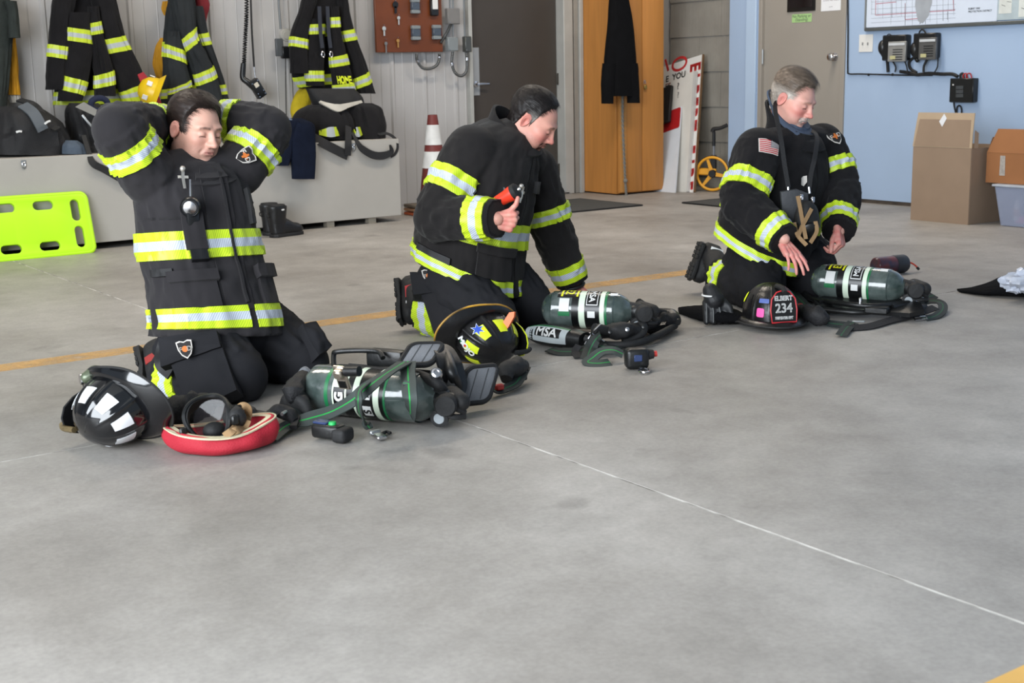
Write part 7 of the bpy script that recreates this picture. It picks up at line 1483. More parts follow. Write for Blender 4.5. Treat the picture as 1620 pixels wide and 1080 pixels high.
B().box(G(612, 567, .175), (.13, .05, .06), R=np.stack([ax, np.cross(UPV, ax), UPV], 1), bev=.012, seg=2).build('bracket', frame_m, t1)
B().box(G(632, 571, .165), (.035, .05, .05), R=np.stack([ax, np.cross(UPV, ax), UPV], 1), bev=.006).build('bracket_clip', mat('blue_black_plastic', (40, 48, 66), 0.3), t1)
for pts, r in (([(500, 590, .10), (540, 584, .14), (600, 588, .15), (650, 590, .15), (690, 606, .14), (704, 622, .10)], .017), ([(580, 592, .13), (630, 594, .14), (668, 606, .13), (700, 612, .12)], .012), ([(480, 612, .07), (505, 588, .11), (530, 580, .12)], .014)): B().tube([G(*p) for p in pts], r, 10, smooth=40).build('hose', black_rubber, t1)
B().tube([G(690, 545, .20), G(706, 560, .18), G(715, 590, .14), G(724, 615, .08), G(716, 634, .05)], [.012, .018, .018, .014], 10, smooth=30).build('harness_frame', frame_m, t1)
B().ribbon([G(688, 548, .20), G(702, 556, .19), G(712, 578, .155), G(722, 606, .10), G(722, 628, .06)], [.05, .08, .09, .08, .04], .012, unit(RT * .5 - FW * .6 + UPV * .5), 30).build('yoke', frame_m, t1)
pad(t1, G(666, 563, .185), unit(RT * .93 + FW * .25 - UPV * .05), unit(UPV * .45 + FW * .8 + RT * .35), .105, .105)
pad(t1, G(754, 609, .075), unit(RT * .8 - UPV * .05 + FW * .5), unit(UPV * .75 + FW * .55 + RT * .25), .115, .13)
kb_ = G(690, 592, .165); B().lathe([(.006, -.02), (.014, -.017), (.0195, -.006), (.020, .006), (.015, .016), (.009, .018), (.008, .012)], kb_, unit(-FW * .8 + UPV * .5 + RT * .1), 20).build('chrome_coupling', chrome, t1)
# steel clasp over the cylinder
cx, cyv = unit(ax + UPV * .0), unit(UPV * .8 + Sd * .35); cz = np.cross(cx, cyv); o = G(541, 597, .168)
b = B(); b.box(o, (.042, .085, .012), R=np.stack([cx, cyv, cz], 1), bev=.004); cs = b.build('steel_clasp', mat('warm_steel', (196, 184, 168), 0.3, 0.85, var=0.1), t1)
B().box(o + cyv * .02 + cz * .012, (.03, .03, .02), R=np.stack([cx, cyv, cz], 1), bev=.005).build('clasp_latch', MATS['warm_steel'], cs); B().box(o - cyv * .02 + cz * .006, (.024, .025, .006), R=np.stack([cx, cyv, cz], 1)).build('clasp_slot', label_k, cs)
B().tube([o + cyv * .025 + cx * .02, o + cyv * .03 + cx * .07], .016, 12).build('clasp_pin', frame_m, t1)
# webbing
nS = unit(Sd * .8 + UPV * .6)
strap(t1, [(640, 573, .19, UPV), (610, 592, .185, nS), (583, 612, .165, nS), (556, 634, .125, nS), (523, 652, .07, nS), (490, 662, .035, nS), (455, 673, .022, UPV - FW * .4), (427, 695, .012, UPV - FW * .4)], .048, n=70, name='shoulder_strap')
strap(t1, [(583, 604, .172, nS), (570, 616, .168, nS), (567, 634, .15, Sd), (570, 655, .075, Sd), (578, 668, .03, nS), (585, 678, .012, UPV)], .026, n=50, name='pull_strap')
strap(t1, [(645, 572, .19, UPV), (646, 590, .172, nS), (647, 610, .165, nS), (649, 634, .13, Sd), (650, 650, .07, Sd), (649, 656, .04, Sd)], .05, n=50, name='cylinder_strap')
strap(t1, [(638, 606, .168, nS), (656, 607, .168, nS)], .012, MATS['grey_green_webbing'], name='keeper', n=4)
strap(t1, [(470, 659, .036, UPV - FW * .4), (464, 676, .022, UPV - FW * .4)], .022, MATS['black_webbing'], name='keeper', n=6, th=.014)
strap(t1, [(424, 660, .05), (437, 650, .06), (458, 650, .05), (470, 662, .03), (462, 674, .02)], .04, WEB_DARK, name='waist_strap', n=40)
clump(t1, [(424, 655, .05), (440, 649, .06), (456, 655, .05), (466, 666, .03)], [.012, .02, .024, .016], MATS['black_webbing'], 'buckle_bundle', 2.0)
clump(t1, [(478, 634, .06), (466, 622, .09), (474, 606, .11), (486, 594, .10)], [.03, .038, .03, .02], MATS['black_bag_nylon'], 'strap_bundle', 5.0)
clump(t1, [(448, 646, .03), (462, 634, .06), (478, 640, .06), (490, 655, .03)], [.018, .03, .03, .02], black_rubber, 'strap_bundle', 8.0)
B().prism(rrect(-.05, -.045, .05, .045, .015), .012, G(486, 606, .08), unit(RT * .5 + UPV * .6 - FW * .3), unit(UPV * .5 - RT * .6 + FW * .2)).build('grey_pad', pad_m, t1)
bk = G(599, 689, .012); X = unit(RT * .45 - FW * .85); B().box(bk, (.062, .030, .012), R=np.stack([X, np.cross(UPV, X), UPV], 1), bev=.003).build('steel_buckle', chrome, t1)
B().box(bk - X * .028 + UPV * .004, (.014, .034, .014), R=np.stack([X, np.cross(UPV, X), UPV], 1), bev=.003).build('buckle_bar', steel, t1); clump(t1, [(604, 688, .008), (611, 683, .008), (618, 685, .006)], [.006, .005, .007], black_rubber, 'loose_end', 3.0)
B().tube([G(446, 655, .06), G(452, 651, .062), G(460, 653, .05)], .006, 6).build('small_buckle', steel, t1)
# strap with a buckle bundle at the right
strap(t1, [(772, 612, .04), (784, 618, .02), (800, 614, .02), (818, 604, .03), (831, 580, .05)], .04, WEB_DARK, name='waist_strap', n=40)
clump(t1, [(800, 600, .04), (803, 588, .06), (816, 580, .07), (828, 578, .06)], [.022, .034, .034, .022], black_rubber, 'buckle_bundle', 11.0); B().box(G(790, 612, .03), (.03, .02, .02), bev=.004).build('red_button', mat('red_plastic', (180, 52, 46), 0.4), t1)
B().box(G(826, 584, .05), (.012, .05, .07), bev=.004).build('buckle_plate', mat('grey_black_plastic', (50, 52, 56), 0.4), t1)
# hand-held monitor tethered to it
m1 = thing('gas_monitor', 'black alarm unit with a green button lying beside the long green-lined strap', 'alarm unit', G(523, 690))
X = unit(RT * .88 - FW * .48); Yq = np.cross(UPV, X); R_ = np.stack([X, Yq, UPV], 1); c = G(520, 681, .03)
mb = B().box(c, (.10, .05, .044), R=R_, bev=.012, seg=3).build('case', frame_m, m1); B().box(c - X * .022 + UPV * .024 - Yq * .0, (.05, .034, .008), R=R_, bev=.003).build('display', mat('blue_display', (52, 66, 104), 0.2), mb)
B().lathe([(.012, 0), (.011, .008), (.004, .009)], c + X * .018 + UPV * .022 - Yq * .004, UPV, 16).build('green_button', mat('green_rubber', (40, 190, 96), 0.45), mb); B().box(c + X * .05 - UPV * .006, (.05, .062, .044), R=R_, bev=.014, seg=3).build('rubber_end', black_rubber, m1)

# --- apparatus of the man in the middle
t2 = thing('breathing_apparatus', 'breathing apparatus in the middle, cylinder lying beside the yellow-patched helmet', 'breathing apparatus', G(940, 530), 'breathing apparatus on the floor')
cL, cR = G(858, 488, .125), G(1002, 492, .125); ax = unit(cR - cL); A2 = Cyl(t2, (cL + cR) / 2, ax, .073, np.linalg.norm(cR - cL)); A2.sg = -1.0; sF = 1 if A2.s @ FW < 0 else -1; Sd = A2.s * sF
def msa(cy, flip, x0=.0):
    r = lambda a, b: (min(sF * a, sF * b), max(sF * a, sF * b))
    cy.ring(x0 - .045, x0 + .052, label_k, 'label_band'); cy.ring(x0 - .046, x0 - .022, cream_m, 'cream_ring', .0022); cy.ring(x0 + .038, x0 + .056, cream_m, 'cream_ring', .0022); cy.ring(x0 + .0575, x0 + .066, green_l, 'green_ring', .0012)
    cy.rect(x0 - .016, x0 + .030, *r(-2, 66), white_paint, 'letter_box', .0024); cy.rect(x0 - .013, x0 + .027, *r(1, 63), label_k, 'letter_field', .0034); cy.text('MSA', .034, x0 + .007, sF * 32, white_paint, .0046, 90 if not flip else -90, .0008, .98); cy.rect(x0 - .01, x0 + .02, *r(84, 104), white_paint, 'letter_box', .0024)
    cy.rect(x0 - .135, x0 - .047, *r(-38, 40), label_k, 'label_band', .0016); cy.text('E2', .050, x0 - .087, sF * 12, yellow_l, .0028, 90 if not flip else -90, .001, .9)
    for q in (-.118, -.056): cy.rect(x0 + q - .004, x0 + q + .004, *r(-22, 36), yellow_l, 'yellow_bar', .0026)
    cy.rect(x0 - .125, x0 - .085, *r(44, 86), white_paint, 'white_label', .002); cy.rect(x0 - .128, x0 - .082, *r(86, 100), green_l, 'green_label', .002); cy.ring(x0 - .075, x0 - .048, label_k, 'label_band', .0013)
msa(A2, True, .025); valve(A2)
B().box(A2.at(.115, sF * 22, .0015), (.03, .012, .004), R=np.stack([A2.a, *(lambda u: (np.cross(u, A2.a), u))(unit(A2.at(0, sF * 22) - A2.at(0, sF * 22, -.05)))], 1)).build('white_tag', white_paint, t2)
# lower back pad with the upside-down mark
c0, c1 = G(836, 524, .045), G(925, 538, .04); axp = unit(c1 - c0); up_ = unit(UPV - axp * axp[2]); sp_ = np.cross(axp, up_); sp_ = sp_ if sp_ @ FW < 0 else -sp_
hp = Loft([c0, c0 * .8 + c1 * .2, c0 * .45 + c1 * .55, c1], [sp_ * q for q in (.02, .052, .056, .04)], [up_ * q for q in (.012, .036, .040, .03)], e=2.6).body(nt=24, nth=32).build('back_pad', frame_m, t2)
pl_ = Loft([c0 * .95 + c1 * .05, c0 * .75 + c1 * .25, c0 * .45 + c1 * .55, c0 * .2 + c1 * .8], [sp_ * q for q in (.034, .053, .057, .05)], [up_ * q for q in (.022, .037, .041, .036)], e=2.6)
hd = 0 if True else 0
a0 = 60
pl_.patch(0.0, 1.0, -20, 66, off=.002, th=.002, nt=12).build('silver_panel', mat('silver_panel', (182, 190, 192), 0.35, var=0.08), hp); pl_.patch(0.0, 1.0, 64, 78, off=.0022, th=.002, nt=12).build('green_edge', green_l, hp); pl_.patch(0.30, 0.86, 4, 52, off=.004, th=.002, nt=10).build('label_field', label_k, hp)
V, F = text_geo('MSA', .040, .001, .008, 1.25); V = np.stack([V[:, 1], -V[:, 0]], 1); pl_.shape(V, F, .58, 28, .0065, up=-1.0).build('lettering', white_paint, hp)
B().prism([(-.18, -.05), (.16, -.07), (.24, -.03), (.26, .05), (.18, .10), (-.16, .09)], .02, G(960, 512, .04), unit(ax - UPV * ax[2]), unit(FW * .9 + RT * .1 + UPV * .25)).build('back_plate', frame_m, t2)
for pts, r in (([(940, 520, .09), (970, 524, .07), (1000, 520, .07), (1030, 512, .06), (1060, 500, .04)], .022), ([(1000, 500, .10), (1018, 515, .08), (1012, 530, .05), (985, 540, .03)], .016), ([(925, 535, .05), (960, 545, .03), (1005, 543, .03), (1040, 530, .03), (1068, 515, .03)], .014), ([(1010, 478, .14), (1030, 490, .10), (1052, 496, .08)], .017)): B().tube([G(*p) for p in pts], r, 10, smooth=40).build('hose', black_rubber, t2)
B().tube([G(1015, 506, .045), G(1040, 500, .05), G(1062, 502, .05), G(1072, 510, .045)], [.02, .034, .036, .014], 14, smooth=24).build('regulator', frame_m, t2)
clump(t2, [(1030, 520, .03), (1050, 508, .05), (1072, 505, .05)], [.03, .04, .02], MATS['black_bag_nylon'], 'strap_bundle', 4.0); clump(t2, [(950, 528, .05), (980, 522, .08), (1010, 524, .06)], [.02, .034, .024], black_rubber, 'strap_bundle', 6.0)
for px, py, z, m_ in ((992, 522, .10, chrome), (1018, 518, .09, frame_m), (965, 526, .09, frame_m)): B().lathe([(.005, 0), (.009, .004), (.008, .014), (.003, .016)], G(px, py, z), unit(-FW + UPV * .5), 14).build('steel_fitting', m_, t2)
B().tube([G(950, 512, .12), G(938, 524, .09), G(930, 536, .05), G(925, 545, .03)], .004, 6, smooth=14).build('steel_wire', chrome, t2); B().tube([G(932, 526, .08), G(944, 532, .07), G(956, 540, .05)], .003, 6, smooth=10).build('steel_wire', chrome, t2)
strap(t2, [(870, 552, .012), (885, 556, .012), (910, 556, .012), (930, 552, .02), (960, 548, .03)], .05, WEB_DARK, name='waist_strap', n=30)
strap(t2, [(928, 568, .012), (934, 552, .03), (942, 538, .06), (950, 530, .08)], .05, WEB_DARK, name='shoulder_strap', n=30)
strap(t2, [(985, 560, .03), (970, 554, .045), (952, 556, .04), (938, 566, .02), (930, 573, .01), (945, 575, .008), (965, 573, .008)], .045, WEB, name='shoulder_strap', n=50)
strap(t2, [(990, 545, .02), (965, 550, .03), (940, 545, .04)], .04, WEB_DARK, name='strap_end', n=20); strap(t2, [(915, 566, .006), (910, 556, .02), (916, 546, .04)], .03, MATS['black_webbing'], name='strap_end', n=16)
m2 = thing('gas_monitor', 'black alarm unit with a red button at the end of a green-lined strap', 'alarm unit', G(1012, 575))
c = G(1007, 566, .04); X = unit(RT * .95 + FW * .1); R_ = np.stack([X, np.cross(UPV, X), UPV], 1); mb = B().box(c, (.085, .06, .075), R=R_, bev=.016, seg=3).build('case', frame_m, m2); B().box(c - np.cross(UPV, X) * .03 + UPV * .005, (.03, .006, .024), R=R_, bev=.002).build('display', mat('blue_display', (52, 66, 104), 0.2), mb)
B().tube([c + X * .03 + UPV * .01, c + X * .062 + UPV * .012], [.022, .016], 14).build('sounder', black_rubber, m2); B().tube([c + X * .06 + UPV * .012, c + X * .074 + UPV * .013], .011, 12).build('red_button', MATS['red_plastic'], m2)
an = np.linspace(0, 2 * PI, 16, endpoint=False); q = G(1019, 586, .008); B().tube([q + RT * .018 * math.cos(a) + FW * .03 * math.sin(a) for a in an], .004, 6, closed=True).build('steel_ring', chrome, m2); B().tube([c - UPV * .03, q + FW * .02], .006, 6).build('tether', black_rubber, m2)

# --- apparatus of the man at the right
t3 = thing('breathing_apparatus', 'breathing apparatus at the right, its cylinder resting on a black frame', 'breathing apparatus', G(1370, 500), 'breathing apparatus on the floor')
cL, cR = G(1284, 443, .125), G(1434, 455, .118); ax = unit(cR - cL); A3 = Cyl(t3, (cL + cR) / 2, ax, .075, np.linalg.norm(cR - cL)); A3.sg = -1.0; sF = 1 if A3.s @ FW < 0 else -1; Sd = A3.s * sF
msa(A3, False, .0); valve(A3); B().box(A3.at(.118, sF * 18, .0015), (.032, .016, .004), R=np.stack([A3.a, *(lambda u: (np.cross(u, A3.a), u))(unit(A3.at(0, sF * 18) - A3.at(0, sF * 18, -.05)))], 1)).build('white_tag', white_paint, t3)
Xf = unit(ax - UPV * ax[2]); Yf = unit(FW * .9 + UPV * .2 + RT * .1); B().prism([(-.19, -.07), (.20, -.075), (.27, -.02), (.27, .06), (.18, .09), (-.15, .06), (-.2, .0)], .022, G(1360, 486, .035), Xf, Yf).build('back_plate', frame_m, t3)
for pts, r in (([(1275, 470, .04), (1320, 478, .06), (1380, 484, .06), (1440, 478, .06)], .012), ([(1300, 490, .03), (1360, 494, .03), (1420, 488, .035), (1448, 480, .04)], .012), ([(1420, 450, .11), (1440, 460, .09), (1440, 478, .06), (1410, 486, .05)], .018), ([(1265, 455, .05), (1280, 470, .05), (1300, 478, .05)], .012)): B().tube([G(*p) for p in pts], r, 10, smooth=36).build('frame_tube', frame_m, t3)
B().box(G(1388, 490, .045), (.10, .05, .03), R=np.stack([Xf, np.cross(UPV, Xf), UPV], 1), bev=.006).build('side_clip', frame_m, t3); B().box(G(1361, 476, .09), (.012, .012, .03), R=np.stack([Xf, np.cross(UPV, Xf), UPV], 1), bev=.003).build('steel_clip', chrome, t3)
clump(t3, [(1262, 490, .03), (1275, 494, .05), (1296, 500, .05), (1304, 506, .03)], [.02, .034, .036, .024], MATS['black_bag_nylon'], 'buckle_bundle', 7.0); clump(t3, [(1420, 500, .02), (1446, 492, .03), (1462, 486, .03)], [.016, .024, .018], black_rubber, 'strap_bundle', 9.0)
strap(t3, [(1250, 458, .05), (1262, 470, .05), (1278, 486, .05), (1296, 498, .045)], .05, WEB_DARK, name='shoulder_strap', n=30); strap(t3, [(1290, 505, .035), (1310, 511, .02), (1335, 514, .015), (1348, 516, .014)], .045, WEB_DARK, name='shoulder_strap', n=30)
strap(t3, [(1350, 510, .02), (1340, 518, .016), (1331, 530, .01)], .045, WEB_DARK, name='strap_end', n=16); strap(t3, [(1340, 519, .012), (1375, 516, .012), (1410, 506, .014), (1450, 496, .02), (1480, 486, .03)], .04, MATS['black_webbing'], name='waist_strap', n=40)
strap(t3, [(1440, 488, .02), (1460, 478, .03), (1478, 476, .035), (1490, 480, .03), (1491, 490, .02), (1480, 500, .01), (1462, 504, .008)], .04, WEB_DARK, name='waist_strap', n=50); strap(t3, [(1440, 486, .03), (1458, 474, .04), (1478, 467, .05)], .045, WEB_DARK, name='strap_end', n=20)
for px, py, z in ((1455, 472, .05), (1455, 501, .015)):
    c = G(px, py, z); X = unit(RT * .9 + FW * .35); B().tube([c + X * x + FW * y + UPV * (y * .4) for x, y in ((-.03, -.02), (.03, -.02), (.03, .02), (-.03, .02))], .004, 6, closed=True).build('steel_buckle', chrome, t3); B().tube([c - X * .03, c + X * .03], .004, 6).build('buckle_bar', chrome, t3)
B().box(G(1358, 508, .022), (.05, .02, .006), R=np.stack([unit(RT - FW * .3), unit(FW + RT * .3), UPV], 1), bev=.002).build('buckle_slide', steel, t3); B().box(G(1265, 484, .06), (.03, .02, .02), bev=.004).build('red_clip', MATS['red_plastic'], t3)
t = thing('spray_can', 'dark printed can with a thin red tube lying beyond the right cylinder', 'can', G(1412, 430))
c0, c1 = G(1384, 421, .047), G(1424, 417, .047); a = unit(c1 - c0); prn = mat('printed_can', (44, 40, 62), 0.3, scale=16, rgb2=(112, 44, 40), detail=3)
B().lathe([(.01, -.002), (.038, 0), (.044, .006), (.045, .012), (.045, .115), (.044, .12)], c0, a, 32).build('can_body', prn, t); L_ = np.linalg.norm(c1 - c0)
B().lathe([(.0455, .118), (.047, .122), (.047, L_ + .02), (.043, L_ + .03), (.012, L_ + .032)], c0, a, 32).build('can_cap', mat('dark_grey_cap', (46, 48, 54), 0.5), t)
p = c0 + a * (L_ + .03); q = B().tube([p, p + RT * .03 + UPV * .002, p + RT * .055 - UPV * .012, p + RT * .07 - UPV * .028], .0045, 8, smooth=14).build('red_tube', mat('red_tube', (206, 64, 44), 0.4), t); B().tube([p + RT * .064 - UPV * .022, p + RT * .076 - UPV * .034], .007, 8).build('tube_tip', black_rubber, t)

# ------------------------------------------------------------------ helmets
def helmet(label, c, fwd, up, patch_m, shell_m, rim_m, badge=None, group='fire helmets on the floor', scale=1.0, settle=False):
    R = frame(fwd, up) * scale; c = np.asarray(c, float)
    if settle:
        th_ = np.linspace(0, 2 * PI, 72); ex = 0.036 + 0.052 * np.clip(-np.sin(th_), 0, 1) ** 2.2; Q = np.vstack([np.stack([(0.104 + ex) * np.cos(th_), (0.13 + ex) * np.sin(th_), -0.015 + 0 * th_], -1), *[np.stack([.108 * np.cos(th_) * math.cos(q), .134 * np.sin(th_) * math.cos(q), .145 * math.sin(q) + 0 * th_], -1) for q in (0.2, .5, .8, 1.1, 1.4)]]); c = c + UPV * (0.006 - (c + Q @ R.T)[:, 2].min())
    root = thing('fire_helmet', label, 'helmet', c * V3(1, 1, 0), group); W = lambda p: c + np.asarray(p, float) @ R.T
    def dome(th, ph, off=0.0):                       # th round (0 = left, 90 = front), ph 0 rim .. 90 crown
        th = np.asarray(th, float); ph = np.asarray(ph, float); a, b_ = 0.108, 0.134; ridge = 0.006 * np.exp(-((np.degrees(th) % 45 - 22.5) / 3.4) ** 2) * np.cos(ph) ** .5
        r = np.cos(ph) ** .82; return np.stack([(a + ridge + off) * np.cos(th) * r, (b_ + ridge + off) * np.sin(th) * r, (0.145 + off) * np.sin(ph) ** .92 + 0.0 * th], -1)
    T, Pq = np.meshgrid(np.linspace(0, 2 * PI, 145)[:-1], np.concatenate([np.linspace(0, 1.45, 24), [1.569]])); Gd = dome(T, Pq); b = B().grid(W(Gd), closed_u=True)
    sh = b.build('shell', shell_m, root, smooth=60)
    b = B(); th = np.linspace(0, 2 * PI, 97)[:-1]; front = np.sin(th); ext = 0.036 + 0.018 * np.clip(front, 0, 1) ** 4 + 0.052 * np.clip(-front, 0, 1) ** 2.2; rows = []
    for k in np.linspace(0, 1, 7): rows.append(np.stack([(0.104 + ext * k * (1 - .25 * np.abs(np.sin(th)) ** 8)) * np.cos(th), (0.130 + ext * k) * np.sin(th), 0.004 - 0.030 * k ** 1.5 * (0.4 + np.clip(-front, 0, 1)) + 0.006 * np.sin(k * PI)], -1))
    Gb = np.array(rows); N = np.zeros_like(Gb); N[..., 2] = 1; b.grid(W(Gb), closed_u=True, th=0.004 * scale, Nn=N @ frame(fwd, up).T); br = b.build('brim', shell_m, root, smooth=40)
    B().tube(W(Gb[-1] - V3(0, 0, .002)), 0.0042 * scale, 8, closed=True).build('brim_edge', rim_m, br)
    T, Pq = np.meshgrid(np.linspace(0, 2 * PI, 49)[:-1], np.linspace(0, 1.55, 12)); inner = dome(T, Pq) * .93; B().grid(W(inner), closed_u=True).build('liner', black_rubber, root)
    for tb, cp in ((45 * k + 22.5 + 22.5, 1) for k in range(8)):
        if tb % 360 == 90: continue
        q0, q1 = math.radians(tb - 12), math.radians(tb + 12); tt, pp = np.meshgrid(np.linspace(-1, 1, 6), np.linspace(0, 1, 6)); wdt = (q1 - q0) / 2 * (1.0 - .18 * pp); Gp = dome((q0 + q1) / 2 + tt * wdt, 0.30 + 0.46 * pp, 0.0025); nn = unit_rows(Gp.reshape(-1, 3) * V3(1, 1, 1.0)).reshape(Gp.shape); B().grid(W(Gp), th=0.002 * scale, Nn=nn @ frame(fwd, up).T).build('reflective_patch', patch_m, sh)
    # front shield on its holder
    sy = 0.146; o = [(-.052, .0), (.052, .0), (.056, .05), (.050, .095), (.028, .122), (0, .13), (-.028, .122), (-.050, .095), (-.056, .05)]; fwd_, up_ = R[:, 1], R[:, 2]; sc = scale; X = R[:, 0]; Y = unit(R[:, 2] * .96 - R[:, 1] * .16)
    sb_ = B().prism([(x * sc, y * sc) for x, y in o], .004 * sc, W([0, sy, .006]), X, Y).build('front_shield', MATS['shield_leather'], root)
    B().tube(W([0, sy, .006]) + np.array([[x, y] for x, y in o]) @ np.stack([unit(X), Y]) * sc + np.cross(unit(X), Y) * .003, .003 * sc, 6, closed=True).build('shield_border', badge['border'] if badge else black_rubber, sb_)
    B().tube([W([0, .06, .142]), W([0, .12, .142]), W([0, .15, .128])], .010 * sc, 8, smooth=12).build('eagle_holder', badge['holder'] if badge else black_rubber, root)
    if badge and badge.get('lines'):
        bb = B(); Z = np.cross(unit(X), Y)
        for s_, size, y, sx in badge['lines']:
            V, F = text_geo(s_, size * sc, .0012, 0, sx); bb = B().add(W([0, sy, .006]) + Y * y * sc + Z * .0052 + V[:, :1] * unit(X) + V[:, 1:] * Y, F); bb.build('lettering', white_paint, sb_)
    return root, W, R, dome, sh
mat('shield_leather', (16, 16, 17), 0.45); gloss = mat('glossy_black_shell', (14, 15, 18), 0.12, var=0.1, coat=0.6); satin = mat('scuffed_black_shell', (22, 21, 22), 0.3, var=0.35, scale=14, bump=0.15, bscale=40)
brass = mat('aged_brass', (146, 128, 92), 0.4, 0.6, var=0.4, scale=30); redb = mat('red_shield_edge', (200, 40, 48), 0.5); yedge = mat('worn_yellow_edge', (214, 160, 50), 0.5, var=0.5, scale=9, rgb2=(40, 36, 30)); lime_p = mat('lime_patch', (226, 240, 40), 0.4); whitep = mat('white_patch', (232, 234, 236), 0.35)
h1 = helmet('glossy black helmet with white patches tipped on its side at the far left', G(188, 640, .12), unit(FW * .64 - RT * .76 - UPV * .06), unit(-RT * .58 - FW * .66 - UPV * .40), whitep, gloss, black_rubber, dict(border=black_rubber, holder=brass), settle=True, scale=.93)
r_, W, R, dome, sh = h1
B().capsule(G(137, 597, .20), .018, G(150, 590, .21), .024).build('helmet_light', mat('grey_green_light', (96, 104, 84), 0.3, 0.3), r_); B().lathe([(.012, 0), (.017, .004), (.016, .012)], G(133, 599, .195), unit(-RT - FW * .6), 14).build('light_lens', chrome, r_); B().tube([G(150, 590, .21), G(160, 592, .20)], .014, 10).build('light_clamp', black_rubber, r_)
B().tube([G(224, 628, .13), G(228, 624, .135), G(233, 630, .13), G(231, 637, .125)], .005, 6, smooth=12).build('brim_ring', chrome, r_)
V, F = text_geo('L', .05, .003, .01, .8)
h2 = helmet('black helmet with lime patches and a blue star, tipped before the middle man', G(765, 526, .125), unit(FW * .64 + RT * .76 - UPV * .06), unit(RT * .56 - FW * .68 - UPV * .40), lime_p, satin, yedge, dict(border=lime_p, holder=black_rubber), settle=True, scale=.9)
r_, W, R, dome, sh = h2
def on_dome(V2, F, th0, ph0, m, name, rot, off=.004, dome=dome, W=W, parent=sh):
    r = math.radians(rot); c, q = math.cos(r), math.sin(r); V2 = np.asarray(V2); V2 = np.stack([V2[:, 0] * c - V2[:, 1] * q, V2[:, 0] * q + V2[:, 1] * c], 1); return B().add(W(dome(math.radians(th0) - V2[:, 0] / .12, math.radians(ph0) + V2[:, 1] / .14, off)), F).build(name, m, parent)
star = np.array([(math.cos(a) * (.030 if k % 2 == 0 else .013), math.sin(a) * (.030 if k % 2 == 0 else .013)) for k, a in enumerate(np.linspace(0, 2 * PI, 13)[:-1])]); V, F = fan(fine_poly(star, 2))
def visible_th(dome, W, ph, pick):               # the angle round the dome nearest to a point of the photograph
    best = min(((np.hypot(*(np.array(PR(W(dome(math.radians(a), math.radians(p)))[None][0])) - pick)), a, p) for a in range(0, 360, 6) for p in ph)); return best[1], best[2]
def PR(p): q = np.asarray(p) - EYE; z = q @ _w; return 810 + F_PX * (q @ _r) / z, 540 - F_PX * (q @ _u) / z
a_, p_ = visible_th(dome, W, range(8, 80, 6), np.array((757, 524))); on_dome(V, F, a_, p_, mat('star_white', (220, 226, 238), 0.5), 'star_backing', 0, .0042); on_dome(V * .82, F, a_, p_, mat('star_blue', (44, 84, 190), 0.5), 'blue_star', 0, .0056)
V, F = text_geo('MOJO', .036, .0015, .008); a_, p_ = visible_th(dome, W, range(8, 80, 6), np.array((739, 549))); on_dome(V, F, a_, p_, white_paint, 'lettering', 60)
a_, p_ = visible_th(dome, W, range(8, 80, 6), np.array((734, 543)))
for k, m in enumerate((mat('flag_green', (30, 120, 70), 0.5), white_paint, redb)): on_dome(np.array([(-.005, -.011), (.005, -.011), (.005, .011), (-.005, .011)]) + (k * .0102 - .0102, 0.0), [(0, 1, 2, 3)], a_, p_, m, 'flag_sticker', 60)
B().prism([(-.012, -.04), (.014, -.036), (.016, .02), (.008, .04), (-.010, .036), (-.014, 0)], .02, dp(805, 508, (W([0, 0, .05]) - EYE) @ _w - .03), unit(RT * .9 - FW * .3), unit(UPV * .85 + RT * .45)).build('orange_wedge', mat('orange_plastic', (246, 110, 44), 0.45), r_)
h3 = helmet('black helmet with the red-edged number shield, upright before the right-hand man', G(1219, 502, .036), unit(-FW * .97 + RT * .18), UPV, satin, satin, black_rubber, dict(border=redb, holder=black_rubber, lines=(('ELBERT', .026, .098, .9), ('234', .052, .058, .95), ('FIREFIGHTER / EMT', .0145, .018, .62))))
r_, W, R, dome, sh = h3
for px, py, w, h, m in ((1202, 494, .034, .034, mat('pink_square', (246, 92, 170), 0.5)), (1254, 474, .030, .055, mat('coral_square', (248, 86, 84), 0.5)), (1186, 482, .045, .026, lime_p), (1177, 468, .022, .05, lime_p), (1208, 476, .05, .02, mat('blue_reflector', (84, 104, 170), 0.4))):
    a_, p_ = visible_th(dome, W, range(2, 80, 4), np.array((px, py))); o = np.array(rrect(-w / 2, -h / 2, w / 2, h / 2, min(w, h) * .2, 3)); V, F = fan(o); on_dome(V, F, a_, p_, m, 'sticker', 0, .004, dome, W, sh)
B().tube([G(1183, 507, .02), G(1184, 513, .012)], .003, 6).build('brim_clip', chrome, r_)

# ------------------------------------------------------------------ red mask bag, hood, gloves, face mask, torch
t = thing('red_mask_bag', 'open red cloth bag lying in front of the kneeling man with raised arms', 'bag', G(345, 700))
cB = G(345, 708, .0); Xr = unit(RT * .97 - FW * .12); Yr = np.cross(UPV, Xr); redc = mat('red_bag_cloth', (176, 30, 48), 0.75, var=0.15, scale=8, bump=0.25, bscale=220)
def bowl(z, s, off=0.0): return [cB + Xr * ((.165 * s + .012 * math.sin(3 * a)) * math.cos(a) + off) + Yr * (.105 * s * math.sin(a) + .01 * math.cos(2 * a)) + UPV * (z + .012 * math.sin(2 * a + .5) * (z > .03) + .012 * math.cos(a) * (z > .03)) for a in np.linspace(0, 2 * PI, 72, endpoint=False)]
rows = np.array([bowl(.003, .55), bowl(.004, .8), bowl(.018, 1.0), bowl(.04, 1.06), bowl(.064, .98), bowl(.066, .90), bowl(.04, .86), bowl(.02, .7), bowl(.012, .4)]); rows = crom(rows.reshape(9, -1), 40).reshape(40, 72, 3); nz_ = noise3(rows * 16) * .008; rows = rows + (unit_rows((rows - cB).reshape(-1, 3)).reshape(rows.shape)) * nz_[..., None]; rows[..., 2] = np.maximum(rows[..., 2], .003)
